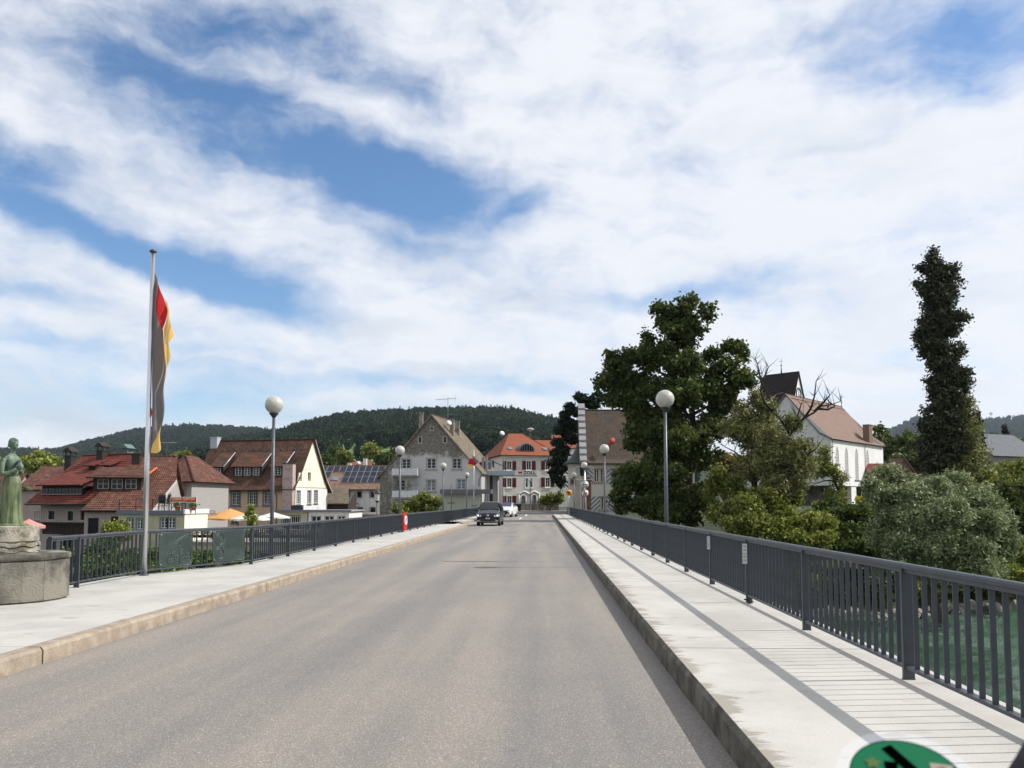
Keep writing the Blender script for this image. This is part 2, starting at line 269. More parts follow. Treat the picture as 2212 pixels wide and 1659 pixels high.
# ------------------------------------------------------------------ mesh helpers
class MB:
    def __init__(s): s.v = []; s.f = []; s.m = []; s.uv = {}; s.sm = []
    def add(s, vs, fs, mi=0, smooth=False):
        o = len(s.v); s.v += [tuple(v) for v in vs]
        for f in fs: s.f.append(tuple(i + o for i in f)); s.m.append(mi); s.sm.append(smooth)
        return s
    def box(s, c, d, rz=0.0, mi=0, taper=1.0, M=None):
        x, y, z = (d[0] / 2, d[1] / 2, d[2] / 2); vs = []
        for k, (a, b, e) in enumerate([(-1, -1, -1), (1, -1, -1), (1, 1, -1), (-1, 1, -1), (-1, -1, 1), (1, -1, 1), (1, 1, 1), (-1, 1, 1)]):
            t = taper if e > 0 else 1.0
            p = Vector((a * x * t, b * y * t, e * z))
            if rz: p = Matrix.Rotation(rz, 3, 'Z') @ p
            if M: p = M @ p
            vs.append((p.x + c[0], p.y + c[1], p.z + c[2]))
        return s.add(vs, [(0, 3, 2, 1), (4, 5, 6, 7), (0, 1, 5, 4), (1, 2, 6, 5), (2, 3, 7, 6), (3, 0, 4, 7)], mi)
    def tube(s, pts, rs, n=8, mi=0, smooth=True, caps=True):
        pts = [Vector(p) for p in pts]
        if isinstance(rs, (int, float)): rs = [rs] * len(pts)
        vs = []; up = None
        for i, p in enumerate(pts):
            d = (pts[min(i + 1, len(pts) - 1)] - pts[max(i - 1, 0)]).normalized()
            if up is None: up = Vector((0, 0, 1)) if abs(d.z) < .9 else Vector((1, 0, 0))
            x = d.cross(up).normalized(); y = x.cross(d).normalized(); up = y
            for k in range(n):
                a = 2 * math.pi * k / n; vs.append(p + x * math.cos(a) * rs[i] + y * math.sin(a) * rs[i])
        fs = [(i * n + k, i * n + (k + 1) % n, (i + 1) * n + (k + 1) % n, (i + 1) * n + k) for i in range(len(pts) - 1) for k in range(n)]
        if caps: fs += [tuple(range(n))[::-1], tuple((len(pts) - 1) * n + k for k in range(n))]
        return s.add(vs, fs, mi, smooth)
    def lathe(s, prof, n=16, c=(0, 0, 0), mi=0, smooth=True, sx=1, sy=1):
        vs = [(c[0] + r * math.cos(2 * math.pi * k / n) * sx, c[1] + r * math.sin(2 * math.pi * k / n) * sy, c[2] + z) for r, z in prof for k in range(n)]
        m = len(prof)
        fs = [(i * n + k, i * n + (k + 1) % n, (i + 1) * n + (k + 1) % n, (i + 1) * n + k) for i in range(m - 1) for k in range(n)]
        fs += [tuple(range(n))[::-1], tuple((m - 1) * n + k for k in range(n))]
        return s.add(vs, fs, mi, smooth)
    def ball(s, c, r, n=24, mi=0, sz=1.0, sx=1.0, sy=1.0):
        m = n // 2; vs = [(c[0], c[1], c[2] - r * sz)]
        for i in range(1, m):
            a = -math.pi / 2 + math.pi * i / m
            for k in range(n):
                b = 2 * math.pi * k / n; vs.append((c[0] + r * math.cos(a) * math.cos(b) * sx, c[1] + r * math.cos(a) * math.sin(b) * sy, c[2] + r * math.sin(a) * sz))
        vs.append((c[0], c[1], c[2] + r * sz)); e = len(vs) - 1
        fs = [(0, 1 + (k + 1) % n, 1 + k) for k in range(n)]
        fs += [(1 + i * n + k, 1 + i * n + (k + 1) % n, 1 + (i + 1) * n + (k + 1) % n, 1 + (i + 1) * n + k) for i in range(m - 2) for k in range(n)]
        fs += [(e, 1 + (m - 2) * n + k, 1 + (m - 2) * n + (k + 1) % n) for k in range(n)]
        return s.add(vs, fs, mi, True)
    def prism(s, poly, vec, mi=0):
        """poly: list of 3D points (planar), extruded by vec"""
        n = len(poly); vec = Vector(vec); P = [Vector(p) for p in poly]
        tr = tessellate_polygon([P])
        s.add([*P, *[p + vec for p in P]], [tuple(t) for t in tr] + [tuple(i + n for i in t[::-1]) for t in tr] + [(i, (i + 1) % n, (i + 1) % n + n, i + n) for i in range(n)], mi)
        return s
    def build(s, name, mats, parent=None, uvs=None, fixn=True):
        me = bpy.data.meshes.new(name); me.from_pydata(s.v, [], s.f)
        for m in (mats if isinstance(mats, (list, tuple)) else [mats]): me.materials.append(m)
        me.polygons.foreach_set('material_index', s.m); me.polygons.foreach_set('use_smooth', s.sm)
        if uvs:
            l = me.uv_layers.new(name='UVMap'); flat = []
            for f in s.f:
                for i in f: flat += uvs[i]
            l.data.foreach_set('uv', flat)
        me.update()
        if fixn:
            bm = bmesh.new(); bm.from_mesh(me); bmesh.ops.recalc_face_normals(bm, faces=bm.faces); bm.to_mesh(me); bm.free()
        o = bpy.data.objects.new(name, me); C.objects.link(o)
        if parent: o.parent = parent
        return o

def tag(o, label, cat, group=None, kind=None):
    if label: o['label'] = label
    if cat: o['category'] = cat
    if group: o['group'] = group
    if kind: o['kind'] = kind
    return o
def thing(name, loc, rz, label, cat, group=None):
    o = bpy.data.objects.new(name, None); C.objects.link(o); o.location = loc; o.rotation_euler = (0, 0, rz); o.empty_display_size = .2
    return tag(o, label, cat, group)
def struct(o): o['kind'] = 'structure'; return o
def share(name, me, parent, loc, rz=0.0, rot=None):
    o = bpy.data.objects.new(name, me); C.objects.link(o); o.parent = parent; o.location = loc; o.rotation_euler = rot or (0, 0, rz); return o
def dup(root, loc, rz, label, scale=1.0):
    r = root.copy(); C.objects.link(r); r.location = loc; r.rotation_euler = (0, 0, rz); r['label'] = label; r.scale = (scale,) * 3
    for ch in list(root.children):
        c = ch.copy(); C.objects.link(c); c.parent = r
        for g in list(ch.children):
            d = g.copy(); C.objects.link(d); d.parent = c
    return r
def text_mesh(s, size, extrude=.01, bold=0.0, name='lettering', spacing=1.0):
    cu = bpy.data.curves.new(name, 'FONT'); cu.body = s; cu.size = size; cu.extrude = extrude; cu.offset = bold; cu.align_x = 'CENTER'; cu.align_y = 'CENTER'; cu.space_character = spacing
    cu.resolution_u = 3
    o = bpy.data.objects.new(name, cu); C.objects.link(o); bpy.context.view_layer.update()
    me = bpy.data.meshes.new_from_object(o.evaluated_get(bpy.context.evaluated_depsgraph_get())); bpy.data.objects.remove(o); bpy.data.curves.remove(cu)
    return me
def text(s, size, m, parent, loc, rot, name='lettering', extrude=.008, bold=0.0, sx=1.0):
    me = text_mesh(s, size, extrude, bold, name); me.materials.clear(); me.materials.append(m)
    o = bpy.data.objects.new(name, me); C.objects.link(o); o.location = loc; o.rotation_euler = rot; o.scale = (sx, 1, 1); o.parent = parent
    return o

# ------------------------------------------------------------------ foliage tools
LM_DARK = leafmat('leaves_dark', [(.014, .024, .006), (.040, .062, .014), (.085, .110, .026), (.155, .165, .045)])
LM_MID = leafmat('leaves_mid', [(.04, .055, .010), (.11, .135, .028), (.20, .22, .05), (.33, .31, .09)])
LM_LIGHT = leafmat('leaves_light', [(.06, .085, .015), (.14, .175, .035), (.25, .275, .06), (.37, .36, .10)])
LM_SILVER = leafmat('leaves_silver', [(.06, .08, .032), (.16, .19, .085), (.27, .31, .16), (.42, .45, .29)], trans=.2)
LM_WILLOW = leafmat('leaves_willow', [(.07, .08, .03), (.14, .155, .055), (.23, .235, .09), (.33, .31, .15)])
LM_OCHRE = leafmat('leaves_ochre', [(.10, .07, .02), (.18, .12, .03), (.26, .18, .05), (.30, .23, .08)])
LM_YEL = leafmat('leaves_yellow', [(.22, .20, .02), (.38, .34, .03), (.50, .44, .05)])
LM_POP = leafmat('leaves_poplar', [(.012, .015, .008), (.030, .038, .018), (.060, .070, .034), (.12, .125, .07)], trans=.15)
LM_PINE = leafmat('needles_dark', [(.006, .012, .006), (.012, .024, .010), (.025, .042, .018)], trans=.08)
LM_SHRUB = leafmat('leaves_shrub', [(.025, .045, .012), (.06, .10, .02), (.11, .17, .035), (.18, .22, .05)])
LM_FOR = leafmat('leaves_forest', [(.010, .022, .011), (.018, .038, .017), (.030, .056, .024), (.052, .080, .034)], rough=.9, trans=.12)
LM_FORD = leafmat('leaves_forest_dark', [(.007, .016, .009), (.013, .028, .013), (.024, .043, .018)], rough=.9, trans=.05)
M_BARK = mat('bark', (.085, .070, .055), .95, var=.5, vscale=6, bump=.6, bscale=12)
M_BARKD = mat('bark_dark', (.030, .025, .021), .95, var=.4, vscale=6)

def foliage(name, parent, blobs, nclump, per, size, m, clump=.4, seed=1, elong=1.5, shell=.45, up=0.0, spread=.22, flat=0.0, sub=0):
    rg = np.random.default_rng(seed)
    if sub:
        nb_ = []
        for b in blobs:
            for _ in range(sub):
                d = rg.normal(size=3); d /= np.linalg.norm(d); f = rg.uniform(.3, .95); q = rg.uniform(.28, .50)
                nb_.append((b[0] + d[0] * b[3] * f, b[1] + d[1] * b[4] * f, b[2] + d[2] * b[5] * f, b[3] * q, b[4] * q, b[5] * q, 1.0))
        blobs = nb_
    B = np.array([b[:6] for b in blobs], float); w_ = np.array([(b[6] if len(b) > 6 else 1.0) for b in blobs]) * (B[:, 3] * B[:, 4] * B[:, 5]) ** .67; w_ /= w_.sum()
    k = rg.choice(len(B), nclump, p=w_)
    d = rg.normal(size=(nclump, 3)); d /= np.linalg.norm(d, axis=1)[:, None]
    r_ = shell + (1 - shell) * rg.random(nclump) ** .6
    ragged = 1 + spread * rg.normal(size=nclump)
    cc = B[k, :3] + d * B[k, 3:] * (r_ * ragged)[:, None]
    tint = np.clip(rg.normal(.45, .20, nclump), 0, 1)
    n = nclump * per; kk = np.repeat(np.arange(nclump), per)
    off = rg.normal(size=(n, 3)) * clump * .55; off[:, 2] *= (1 - flat)
    p = cc[kk] + off; p[:, 2] += up * np.abs(off[:, 0])
    a = rg.normal(size=(n, 3)); a[:, 2] *= (1 - flat * .7); a /= np.linalg.norm(a, axis=1)[:, None]
    q = rg.normal(size=(n, 3)); q -= (q * a).sum(1)[:, None] * a; q /= np.linalg.norm(q, axis=1)[:, None]
    s = size * (.6 + .8 * rg.random(n))[:, None]
    V = np.stack([p - a * s * elong * .5, p + q * s * .5 - a * s * .08, p + a * s * elong * .5, p - q * s * .5 - a * s * .08], 1).reshape(-1, 3)
    me = bpy.data.meshes.new(name); me.vertices.add(4 * n); me.vertices.foreach_set('co', V.astype(np.float32).ravel())
    me.loops.add(4 * n); me.loops.foreach_set('vertex_index', np.arange(4 * n, dtype=np.int32)); me.polygons.add(n)
    me.polygons.foreach_set('loop_start', np.arange(0, 4 * n, 4, dtype=np.int32)); 
    try: me.polygons.foreach_set('loop_total', np.full(n, 4, dtype=np.int32))
    except Exception: pass
    at_ = me.attributes.new('tint', 'FLOAT', 'POINT'); tt = np.clip(tint[kk] + rg.normal(0, .14, n), 0, 1); at_.data.foreach_set('value', np.repeat(tt, 4).astype(np.float32))
    me.materials.append(m); me.update(calc_edges=True); me.validate()
    o = bpy.data.objects.new(name, me); C.objects.link(o)
    if parent: o.parent = parent
    return o
def limbs(parent, trunk, branches, m=None, name='trunk'):
    """trunk: list of (point, radius); branches: lists of (point, radius)"""
    b = MB(); b.tube([p for p, r in trunk], [r for p, r in trunk], 9)
    o = b.build(name, m or M_BARK, parent)
    if branches:
        b = MB()
        for br in branches: b.tube([p for p, r in br], [r for p, r in br], 6)
        b.build('limbs', m or M_BARK, parent)
    return o
def tree(name, base, label, blobs, trunk_r, nclump, per, size, m, cat='tree', group=None, bark=None, seed=1, nb=9, **kw):
    """blobs in world coordinates: (x, y, z, rx, ry, rz)"""
    bz = gz(base[0], base[1]) - .1; root = thing(name, (base[0], base[1], bz), 0, label, cat, group)
    L_ = [(b[0] - base[0], b[1] - base[1], b[2] - bz, *b[3:]) for b in blobs]; top = max(L_, key=lambda b: b[2]); rr = random.Random(seed)
    tp = Vector(top[:3]); n = 7; tr = []
    for i in range(n + 1):
        t = i / n; tr.append(((tp.x * t ** 1.5 + rr.uniform(-.15, .15) * trunk_r * 3 * (0 < i), tp.y * t ** 1.5 + rr.uniform(-.15, .15) * (0 < i), tp.z * t), trunk_r * (1 - t) ** .8 + .03))
    br = []
    for b in sorted(L_, key=lambda b: -b[3] * b[5])[:nb]:
        c = Vector(b[:3]); zs = max(.12, min(.8, (c.z - b[5] * .6 - abs(c.x) * .5) / tp.z)); s0 = Vector((tp.x * zs ** 1.5, tp.y * zs ** 1.5, tp.z * zs)); r0 = trunk_r * .5 * (1 - zs) ** .6 + .03
        m1 = s0.lerp(c, .5) + Vector((rr.uniform(-.3, .3), rr.uniform(-.3, .3), -.06 * (c - s0).length)); br.append([(s0, r0), (m1, r0 * .65), (c, r0 * .3)])
        for j in range(4):
            e = c + Vector((rr.uniform(-1, 1) * b[3], rr.uniform(-1, 1) * b[4], rr.uniform(-.2, 1) * b[5])) * .8; br.append([(m1.lerp(c, rr.uniform(.1, .9)), r0 * .35), (c.lerp(e, .5), r0 * .22), (e, .015)])
    limbs(root, tr, br, bark)
    foliage('crown', root, L_, nclump, per, size, m, seed=seed, **kw)
    return root
def ub(ux, uy, ru, rv, D, ry=None, w_=1.0):
    """blob from picture coordinates and depth"""
    c = at(ux, uy, D); s = D / F; return (c.x, c.y, c.z, ru * s, (ry if ry else ru * s), rv * s, w_)

# ------------------------------------------------------------------ ground, river, hills
def smooth(a, b, t):
    t = min(1, max(0, (t - a) / (b - a))); return t * t * (3 - 2 * t)
def zroad(y): return 0.0 if y < 100 else 0.62 * smooth(100, 128, y)
def shore(x): return 52 + 12 * smooth(-10, 16, x) + 1.6 * math.sin(x * .21) + .8 * math.sin(x * .57 + 1) + max(0, x - 34) * .45
def gz(x, y):
    if y < 20:                                    # near bank, behind the camera
        return -9 + 8.5 * smooth(-16, -34, y) if y < -10 else -9
    s = y - shore(x)
    if s < 0: return max(-9, -7.2 + s * .3)
    lft = -7.2 + 3.6 * smooth(0, 9, s) + (3.6 + .5) * smooth(50, 75, s)
    rgt = -7.2 + 3.2 * smooth(0, 7, s) + 4.6 * smooth(7, 34, s) + .9 * smooth(40, 70, s)
    k = smooth(-14, 8, x); z = lft * (1 - k) + rgt * k
    p = smooth(-25, -12, x) * (1 - smooth(8, 16, x)) * smooth(92, 103, y)
    z = z * (1 - p) + (zroad(y) - .12) * p
    return z + smooth(150, 700, y) * 6 * (1 if x < 0 else .6)
def grid_obj(name, xs, ys, zf, m):
    b = MB(); nx = len(xs)
    b.v = [(x, y, zf(x, y)) for y in ys for x in xs]
    b.f = [(j * nx + i, j * nx + i + 1, (j + 1) * nx + i + 1, (j + 1) * nx + i) for j in range(len(ys) - 1) for i in range(nx - 1)]
    b.m = [0] * len(b.f); b.sm = [True] * len(b.f)
    return b.build(name, m)
M_GROUND = mat('ground_cover', (.045, .062, .020), .95, col2=(.022, .026, .012), vscale=.35, detail=10, bump=.8, bscale=3)
M_TOWN = mat('town_paving', (.24, .225, .20), .9, col2=(.17, .16, .145), vscale=.5, bump=.3, bscale=30)
xs = [-5500, -2500, -1200, -700, -400, -260, -180] + [-140 + 3 * i for i in range(34)] + [-38 + 1.2 * i for i in range(110)] + [96 + 4 * i for i in range(16)] + [170, 220, 300, 450, 700, 1200, 2500, 5500]
ys = [-3000, -800, -200, -80, -50, -34, -28, -22, -16, -10, 20, 40] + [46 + 1.2 * i for i in range(75)] + [140 + 4 * i for i in range(12)] + [200, 240, 300, 400, 600, 900, 1500, 2500, 4500, 5500]
struct(grid_obj('ground', xs, ys, gz, M_GROUND))

def watermat():
    m = bpy.data.materials.new('river_water'); m.use_nodes = True; t = m.node_tree; L = t.links.new; b = t.nodes['Principled BSDF']
    b.inputs['Roughness'].default_value = .04; b.inputs['Base Color'].default_value = (.015, .050, .022, 1); b.inputs['IOR'].default_value = 1.33
    g = N(t, 'ShaderNodeNewGeometry')
    mp = N(t, 'ShaderNodeMapping'); mp.inputs['Scale'].default_value = (1.0, 1.7, 1); mp.inputs['Rotation'].default_value = (0, 0, .35); L(g.outputs['Position'], mp.inputs[0])
    n1 = N(t, 'ShaderNodeTexNoise'); n1.inputs['Scale'].default_value = 3.0; n1.inputs['Detail'].default_value = 9; n1.inputs['Roughness'].default_value = .62; n1.inputs['Distortion'].default_value = 1.2; L(mp.outputs[0], n1.inputs[0])
    n2 = N(t, 'ShaderNodeTexNoise'); n2.inputs['Scale'].default_value = .12; n2.inputs['Detail'].default_value = 3; L(mp.outputs[0], n2.inputs[0])
    x = N(t, 'ShaderNodeMix', data_type='RGBA'); x.inputs['A'].default_value = (.015, .047, .023, 1); x.inputs['B'].default_value = (.042, .092, .052, 1)
    r = N(t, 'ShaderNodeMapRange'); r.inputs['From Min'].default_value = .38; r.inputs['From Max'].default_value = .62; L(n2.outputs[0], r.inputs[0]); L(r.outputs[0], x.inputs['Factor']); L(x.outputs['Result'], b.inputs['Base Color'])
    bp = N(t, 'ShaderNodeBump'); bp.inputs['Strength'].default_value = .8; bp.inputs['Distance'].default_value = .10; L(n1.outputs[0], bp.inputs['Height']); L(bp.outputs[0], b.inputs['Normal'])
    return m
import mathutils.noise as mn
def wave(x, y):
    if not (3 < x < 62 and 4 < y < 78): return -7.0
    f = min(1, (x - 3) / 3, (62 - x) / 4, (y - 4) / 4, (78 - y) / 4); u, v = x * .94 + y * .34, -x * .34 + y * .94
    return -7.0 + f * 1.9 * (.13 * mn.noise((u * .45, v * .8, 0)) + .085 * mn.noise((u * 1.1, v * 1.9, 4)) + .05 * mn.noise((u * 2.4, v * 3.6, 9)))
wx = [-1500, -400, -100, -20] + [3 + .27 * i for i in range(220)] + [80, 200, 600, 1500]; wy = [-60, -30] + [4 + .27 * i for i in range(275)] + [90, 140]
struct(grid_obj('river_water', wx, wy, wave, watermat()))

# ---- bridge roadway
XL, XR, ZL, ZR = -5.85, 1.39, .20, .25         # kerb faces and pavement heights
YEND = 107.0
b = MB()
ysr = [-45, -10, 0, 20, 40, 60, 80, 100, YEND]
for i in range(len(ysr) - 1):
    y0, y1 = ysr[i], ysr[i + 1]; b.add([(XL - .02, y0, zroad(y0)), (XR + .02, y0, zroad(y0)), (XR + .02, y1, zroad(y1)), (XL - .02, y1, zroad(y1))], [(0, 1, 2, 3)])
for i in range(14):
    y0 = YEND + i * 1.6; y1 = y0 + 1.6
    b.add([(-36, y0, zroad(y0)), (7.0, y0, zroad(y0)), (7.0, y1, zroad(y1)), (-36, y1, zroad(y1))], [(0, 1, 2, 3)])
b.add([(-8.2, 95, .004), (XL - .02, 95, .004), (XL - .02, YEND, zroad(YEND)+.004), (-8.2, YEND, zroad(YEND)+.004)], [(0, 1, 2, 3)])
struct(b.build('road', M_ASPH))
M_CONC = concrete('deck_concrete', (.30, .28, .25), (.2, .19, .17))
b = MB(); b.box((-2.6, 32, -.66), (12.6, 150, 1.28)); b.box((-2.6, 32, -1.7), (7.5, 150, 1.0))
for yy in (-2, 38): b.box((-2.6, yy, -5.6), (9, 1.8, 7.0))
b.box((-2.6, 80, -5), (12.6, 52, 9.0))
struct(b.build('bridge_deck', M_CONC))
# expansion joints: worn black seals lying on the asphalt
M_SEAL = mat('joint_seal', (.035, .034, .033), .8, var=.4)
b = MB()
def strip(x0, x1, y, w): b.add([(x0, y, .004), (x1, y, .004), (x1, y + w, .004), (x0, y + w, .004)], [(0, 1, 2, 3)])
strip(-3.2, -1.4, 25.15, .10); strip(-1.4, XR, 25.17, .03); strip(-.6, 1.38, 29.4, .03); strip(-3.4, -1.6, 49, .2); strip(-.9, 1.36, 49.1, .06)
struct(b.build('road_joint', M_SEAL))
# white markings
M_LINE = mat('road_paint', (.70, .70, .68), .7, var=.25, vscale=12)
b = MB()
def mark(x0, x1, y0, y1): b.add([(x0, y0, zroad(y0) + .006), (x1, y0, zroad(y0) + .006), (x1, y1, zroad(y1) + .006), (x0, y1, zroad(y1) + .006)], [(0, 1, 2, 3)])
mark(-2.7, -2.52, 88, 98); mark(-2.35, -2.15, 103, 111); mark(-3.9, -3.0, 98, 99.0); mark(-6, -.2, 116.5, 117.1)
b.add([(-9, 112, .26), (2, 119, .47), (2.2, 119.5, .48), (-9, 112.5, .27)], [(0, 1, 2, 3)])
struct(b.build('road_marking', M_LINE))

# ---- pavements: slabs and kerb stones as parts
pavR = struct(bpy.data.objects.new('right_pavement', None)); C.objects.link(pavR)
pavL = struct(bpy.data.objects.new('left_pavement', None)); C.objects.link(pavL)
MPR = concrete('pavement_concrete_right', (.46, .445, .415), (.385, .372, .345), (.25, .225, .185), edge_x=XR, edge_w=.28)
MPL = concrete('pavement_concrete_left', (.445, .432, .405), (.37, .36, .338), (.26, .235, .20), edge_x=XL, edge_w=.22, streak=(1.0, 1.7, 1))
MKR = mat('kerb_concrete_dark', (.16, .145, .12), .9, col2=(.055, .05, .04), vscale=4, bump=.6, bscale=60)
MKL = mat('kerb_stone_tan', (.375, .315, .245), .9, col2=(.235, .19, .145), vscale=5, bump=.6, bscale=70, detail=9)
SLABX1 = 3.78
def slab(pv, x0, x1, y0, y1, z, m, name='slab'):
    b = MB(); g = .022
    b.box(((x0 + x1) / 2, (y0 + y1) / 2, z - .09), (x1 - x0, y1 - y0 - g, .18)); return b.build(name, m, pv)
def rkerb(pv, xf, inner, y0, y1, z, m, seed):
    """kerb stone with a worn, slightly irregular arris"""
    r = random.Random(seed); n = max(2, int((y1 - y0) / .35)); b = MB(); sgn = 1 if inner > xf else -1
    vs = []
    for i in range(n + 1):
        y = y0 + .012 + (y1 - y0 - .024) * i / n; e = r.uniform(0, .008); f = r.uniform(0, .009)
        vs += [(xf + sgn * f * .5, y, -.1), (xf + sgn * f, y, z - .035 - e), (xf + sgn * (.028 + e), y, z - .001 - f * .3), (inner, y, z - .001), (inner, y, -.1)]
    fs = [(i * 5 + k, (i + 1) * 5 + k, (i + 1) * 5 + (k + 1) % 5, i * 5 + (k + 1) % 5) for i in range(n) for k in range(5)] + [(0, 1, 2, 3, 4), tuple(n * 5 + k for k in range(4, -1, -1))]
    b.add(vs, fs); return b.build('kerb_stone', m, pv)
ky = [-20.93 + 7.5 * i for i in range(18)]
for i in range(17):
    y0, y1 = ky[i], min(ky[i + 1], YEND)
    if y0 >= YEND: break
    slab(pavR, XR + .2, SLABX1, y0, y1, ZR, MPR)
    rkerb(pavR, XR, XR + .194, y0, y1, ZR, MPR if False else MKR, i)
# thin light top on the right kerb is the pavement's own concrete screed
for i in range(17):
    y0, y1 = ky[i], min(ky[i + 1], YEND)
    if y0 >= YEND: break
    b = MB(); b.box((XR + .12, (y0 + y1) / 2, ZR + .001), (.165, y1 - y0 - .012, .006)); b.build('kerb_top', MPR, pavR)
def lx(y):
    """line of the left railing"""
    if y < 18.01: return -9.25
    if y < 21.33: return -9.25 + (y - 18.01) / 3.32 * 1.29
    return -7.96 - .25 * smooth(60, 105, y)
for i in range(17):
    y0, y1 = ky[i] + .05, ky[i + 1] + .05
    if y0 >= 95: break
    y1 = min(y1, 95)
    xk = XL if y0 < 60 else XL - .9
    if y0 < 60 < y1 + 3: y1 = 61.2
    if 60 < y0 < 70: y0 = 61.2
    n = 8; b = MB(); vs = []
    for k in range(n + 1):
        y = y0 + .006 + (y1 - y0 - .012) * k / n; xo = -9.62 if y < 18.2 else (lx(y) - .30)
        if y < 4: xo = -9.62
        vs += [(xk - .2, y, ZL), (xo, y, ZL), (xk - .2, y, ZL - .2), (xo, y, ZL - .2)]
    fs = [(i2 * 4, i2 * 4 + 1, i2 * 4 + 5, i2 * 4 + 4) for i2 in range(n)] + [(i2 * 4 + 1, i2 * 4 + 3, i2 * 4 + 7, i2 * 4 + 5) for i2 in range(n)] + [(0, 2, 3, 1), (n * 4, n * 4 + 1, n * 4 + 3, n * 4 + 2)]
    b.add(vs, fs); b.build('slab', MPL, pavL)
    rkerb(pavL, xk, xk - .194, y0, y1, ZL, MKL, 50 + i)

# ---- railings
M_RAIL = mat('railing_paint', (.070, .080, .094), .42, metal=.25, var=.22, vscale=5, bump=.08, bscale=90)
def railing(name, pts, z, label, bars_per=15, skip=()):
    """pts: post positions (x, y)"""
    root = thing(name, (pts[0][0], pts[0][1], z), 0, label, 'railing')
    ox, oy = pts[0]; H = 1.075 if pts[0][0] > 0 else 1.045
    pb = MB(); pb.box((0, 0, (H - .06) / 2), (.10, .035, H - .06)); pb.box((0, 0, .006), (.105, .045, .012)); pm = pb.build('post', M_RAIL, root); pm.location = (0, 0, 0)
    barm = None; stuff = MB(); count = 0
    for i, p in enumerate(pts):
        if i: share('post', pm.data, root, (p[0] - ox, p[1] - oy, 0), math.atan2(pts[i][1] - pts[i - 1][1], pts[i][0] - pts[i - 1][0]) - math.pi / 2)
    hb = {}
    for i in range(len(pts) - 1):
        a, c = Vector((*pts[i], 0)), Vector((*pts[i + 1], 0)); d = c - a; L_ = d.length; ang = math.atan2(d.y, d.x) - math.pi / 2
        mid = (a + c) / 2 - Vector((ox, oy, 0))
        key = round(L_, 2)
        if key not in hb:
            # handrail: flat cap with rounded shoulders over a smaller under-rail
            h = MB(); w2, hh = .042, .05; prof = [(-w2, 0), (-w2, .03), (-w2 + .012, hh - .004), (0, hh), (w2 - .012, hh - .004), (w2, .03), (w2, 0)]
            vs = [(x, -L_ / 2 + .003, H - hh + zz) for x, zz in prof] + [(x, L_ / 2 - .003, H - hh + zz) for x, zz in prof]; n = len(prof)
            h.add(vs, [(k, (k + 1) % n, (k + 1) % n + n, k + n) for k in range(n)] + [tuple(range(n)), tuple(range(2 * n - 1, n - 1, -1))])
            u = MB(); u.box((0, 0, H - .05 - .022), (.05, L_ - .037, .035)); lo = MB(); lo.box((0, 0, .112), (.07, L_ - .04, .028))
            ho = h.build('handrail', M_RAIL, root); uo = u.build('upper_rail', M_RAIL, root); bo = lo.build('bottom_rail', M_RAIL, root)
            hb[key] = (ho.data, uo.data, bo.data); os_ = (ho, uo, bo)
            for o in os_: o.location = mid; o.rotation_euler = (0, 0, ang)
        else:
            for nm, me in zip(('handrail', 'upper_rail', 'bottom_rail'), hb[key]): share(nm, me, root, mid, ang)
        n = max(1, round(L_ / .176)) - 1
        for k in range(1, n + 1):
            t = k / (n + 1); q = a + d * t - Vector((ox, oy, 0))
            if any(s0 <= (a + d * t).y <= s1 for s0, s1 in skip): continue
            if count < 299:
                if barm is None:
                    bb = MB(); bb.box((0, 0, (.126 + H - .09) / 2), (.045, .012, H - .09 - .126)); o = bb.build('bar', M_RAIL, root); barm = o.data; o.location = q; o.rotation_euler = (0, 0, ang)
                else: share('bar', barm, root, q, ang)
                count += 1
            else: stuff.box((q.x, q.y, (.126 + H - .09) / 2), (.045, .012, H - .09 - .126), ang)
    if stuff.v: stuff.build('far_bars', M_RAIL, root)['kind'] = 'stuff'
    return root
XRR = 3.39
rp = [(XRR, 7.55 + 2.825 * i) for i in range(-1, 36)]
rp = [(x, y) for x, y in rp if y < YEND + .5]
railing('bridge_railing', rp, ZR, 'long grey metal railing along the right pavement, near the river bushes')
# it turns in towards the road at the far end
e0 = rp[-1]; railing('end_railing', [(e0[0], e0[1] + .12), (e0[0] - 1.25, e0[1] + .2)], ZR - .1, 'short dark railing end turned in towards the road beyond the right pavement')
def bay(ux):
    d = ray(ux, 1200); k = 1.29 / 3.32; t = (-9.25 - 18.01 * k) / (d.x - k * d.y); return d.y * t
PLQ = ((bay(340.5), bay(412)), (bay(457), bay(525)))
railing('bridge_railing', [(-9.25, 14.5), (-9.25, 15.4), (-9.25, 18.01), (-7.96, 21.33)] + [(lx(y), y) for y in [24.45 + 2.84 * i for i in range(29)] if y < 104], ZL,
        'long grey metal railing along the left pavement, running from the statue to the houses', skip=PLQ)

# notices strapped to the railing posts
def small_sign(p, w, h, label):
    r = thing('notice_plate', (p[0] - .07, p[1] - .04, ZR + .96), R(-8), label, 'notice', 'pale notices on the right railing')
    b = MB(); b.box((0, 0, -h / 2), (w, .006, h)); b.build('plate', mat('notice_white', (.55, .56, .55), .5, var=.15), r)
    b = MB(); rr = random.Random(3)
    for k in range(5):
        if k == 2: continue
        b.box((0, -.005, -h * (.14 + .17 * k)), (w * .6, .004, h * .035))
    b.box((0, -.005, -h * .5), (w * .98, .004, .006)); b.build('printing', mat('notice_ink', (.12, .13, .14), .6), r)
    b = MB(); b.box((w / 2 + .03, .02, -h * .32), (.1, .01, .006)); b.box((w / 2 + .03, .02, -h * .6), (.1, .01, .006)); b.build('strap', M_RAIL, r)
small_sign(rp[3], .075, .33, 'pale two-part notice on the right railing, the nearer one')
small_sign(rp[4], .06, .26, 'smaller pale notice plate on the right railing, the farther one')
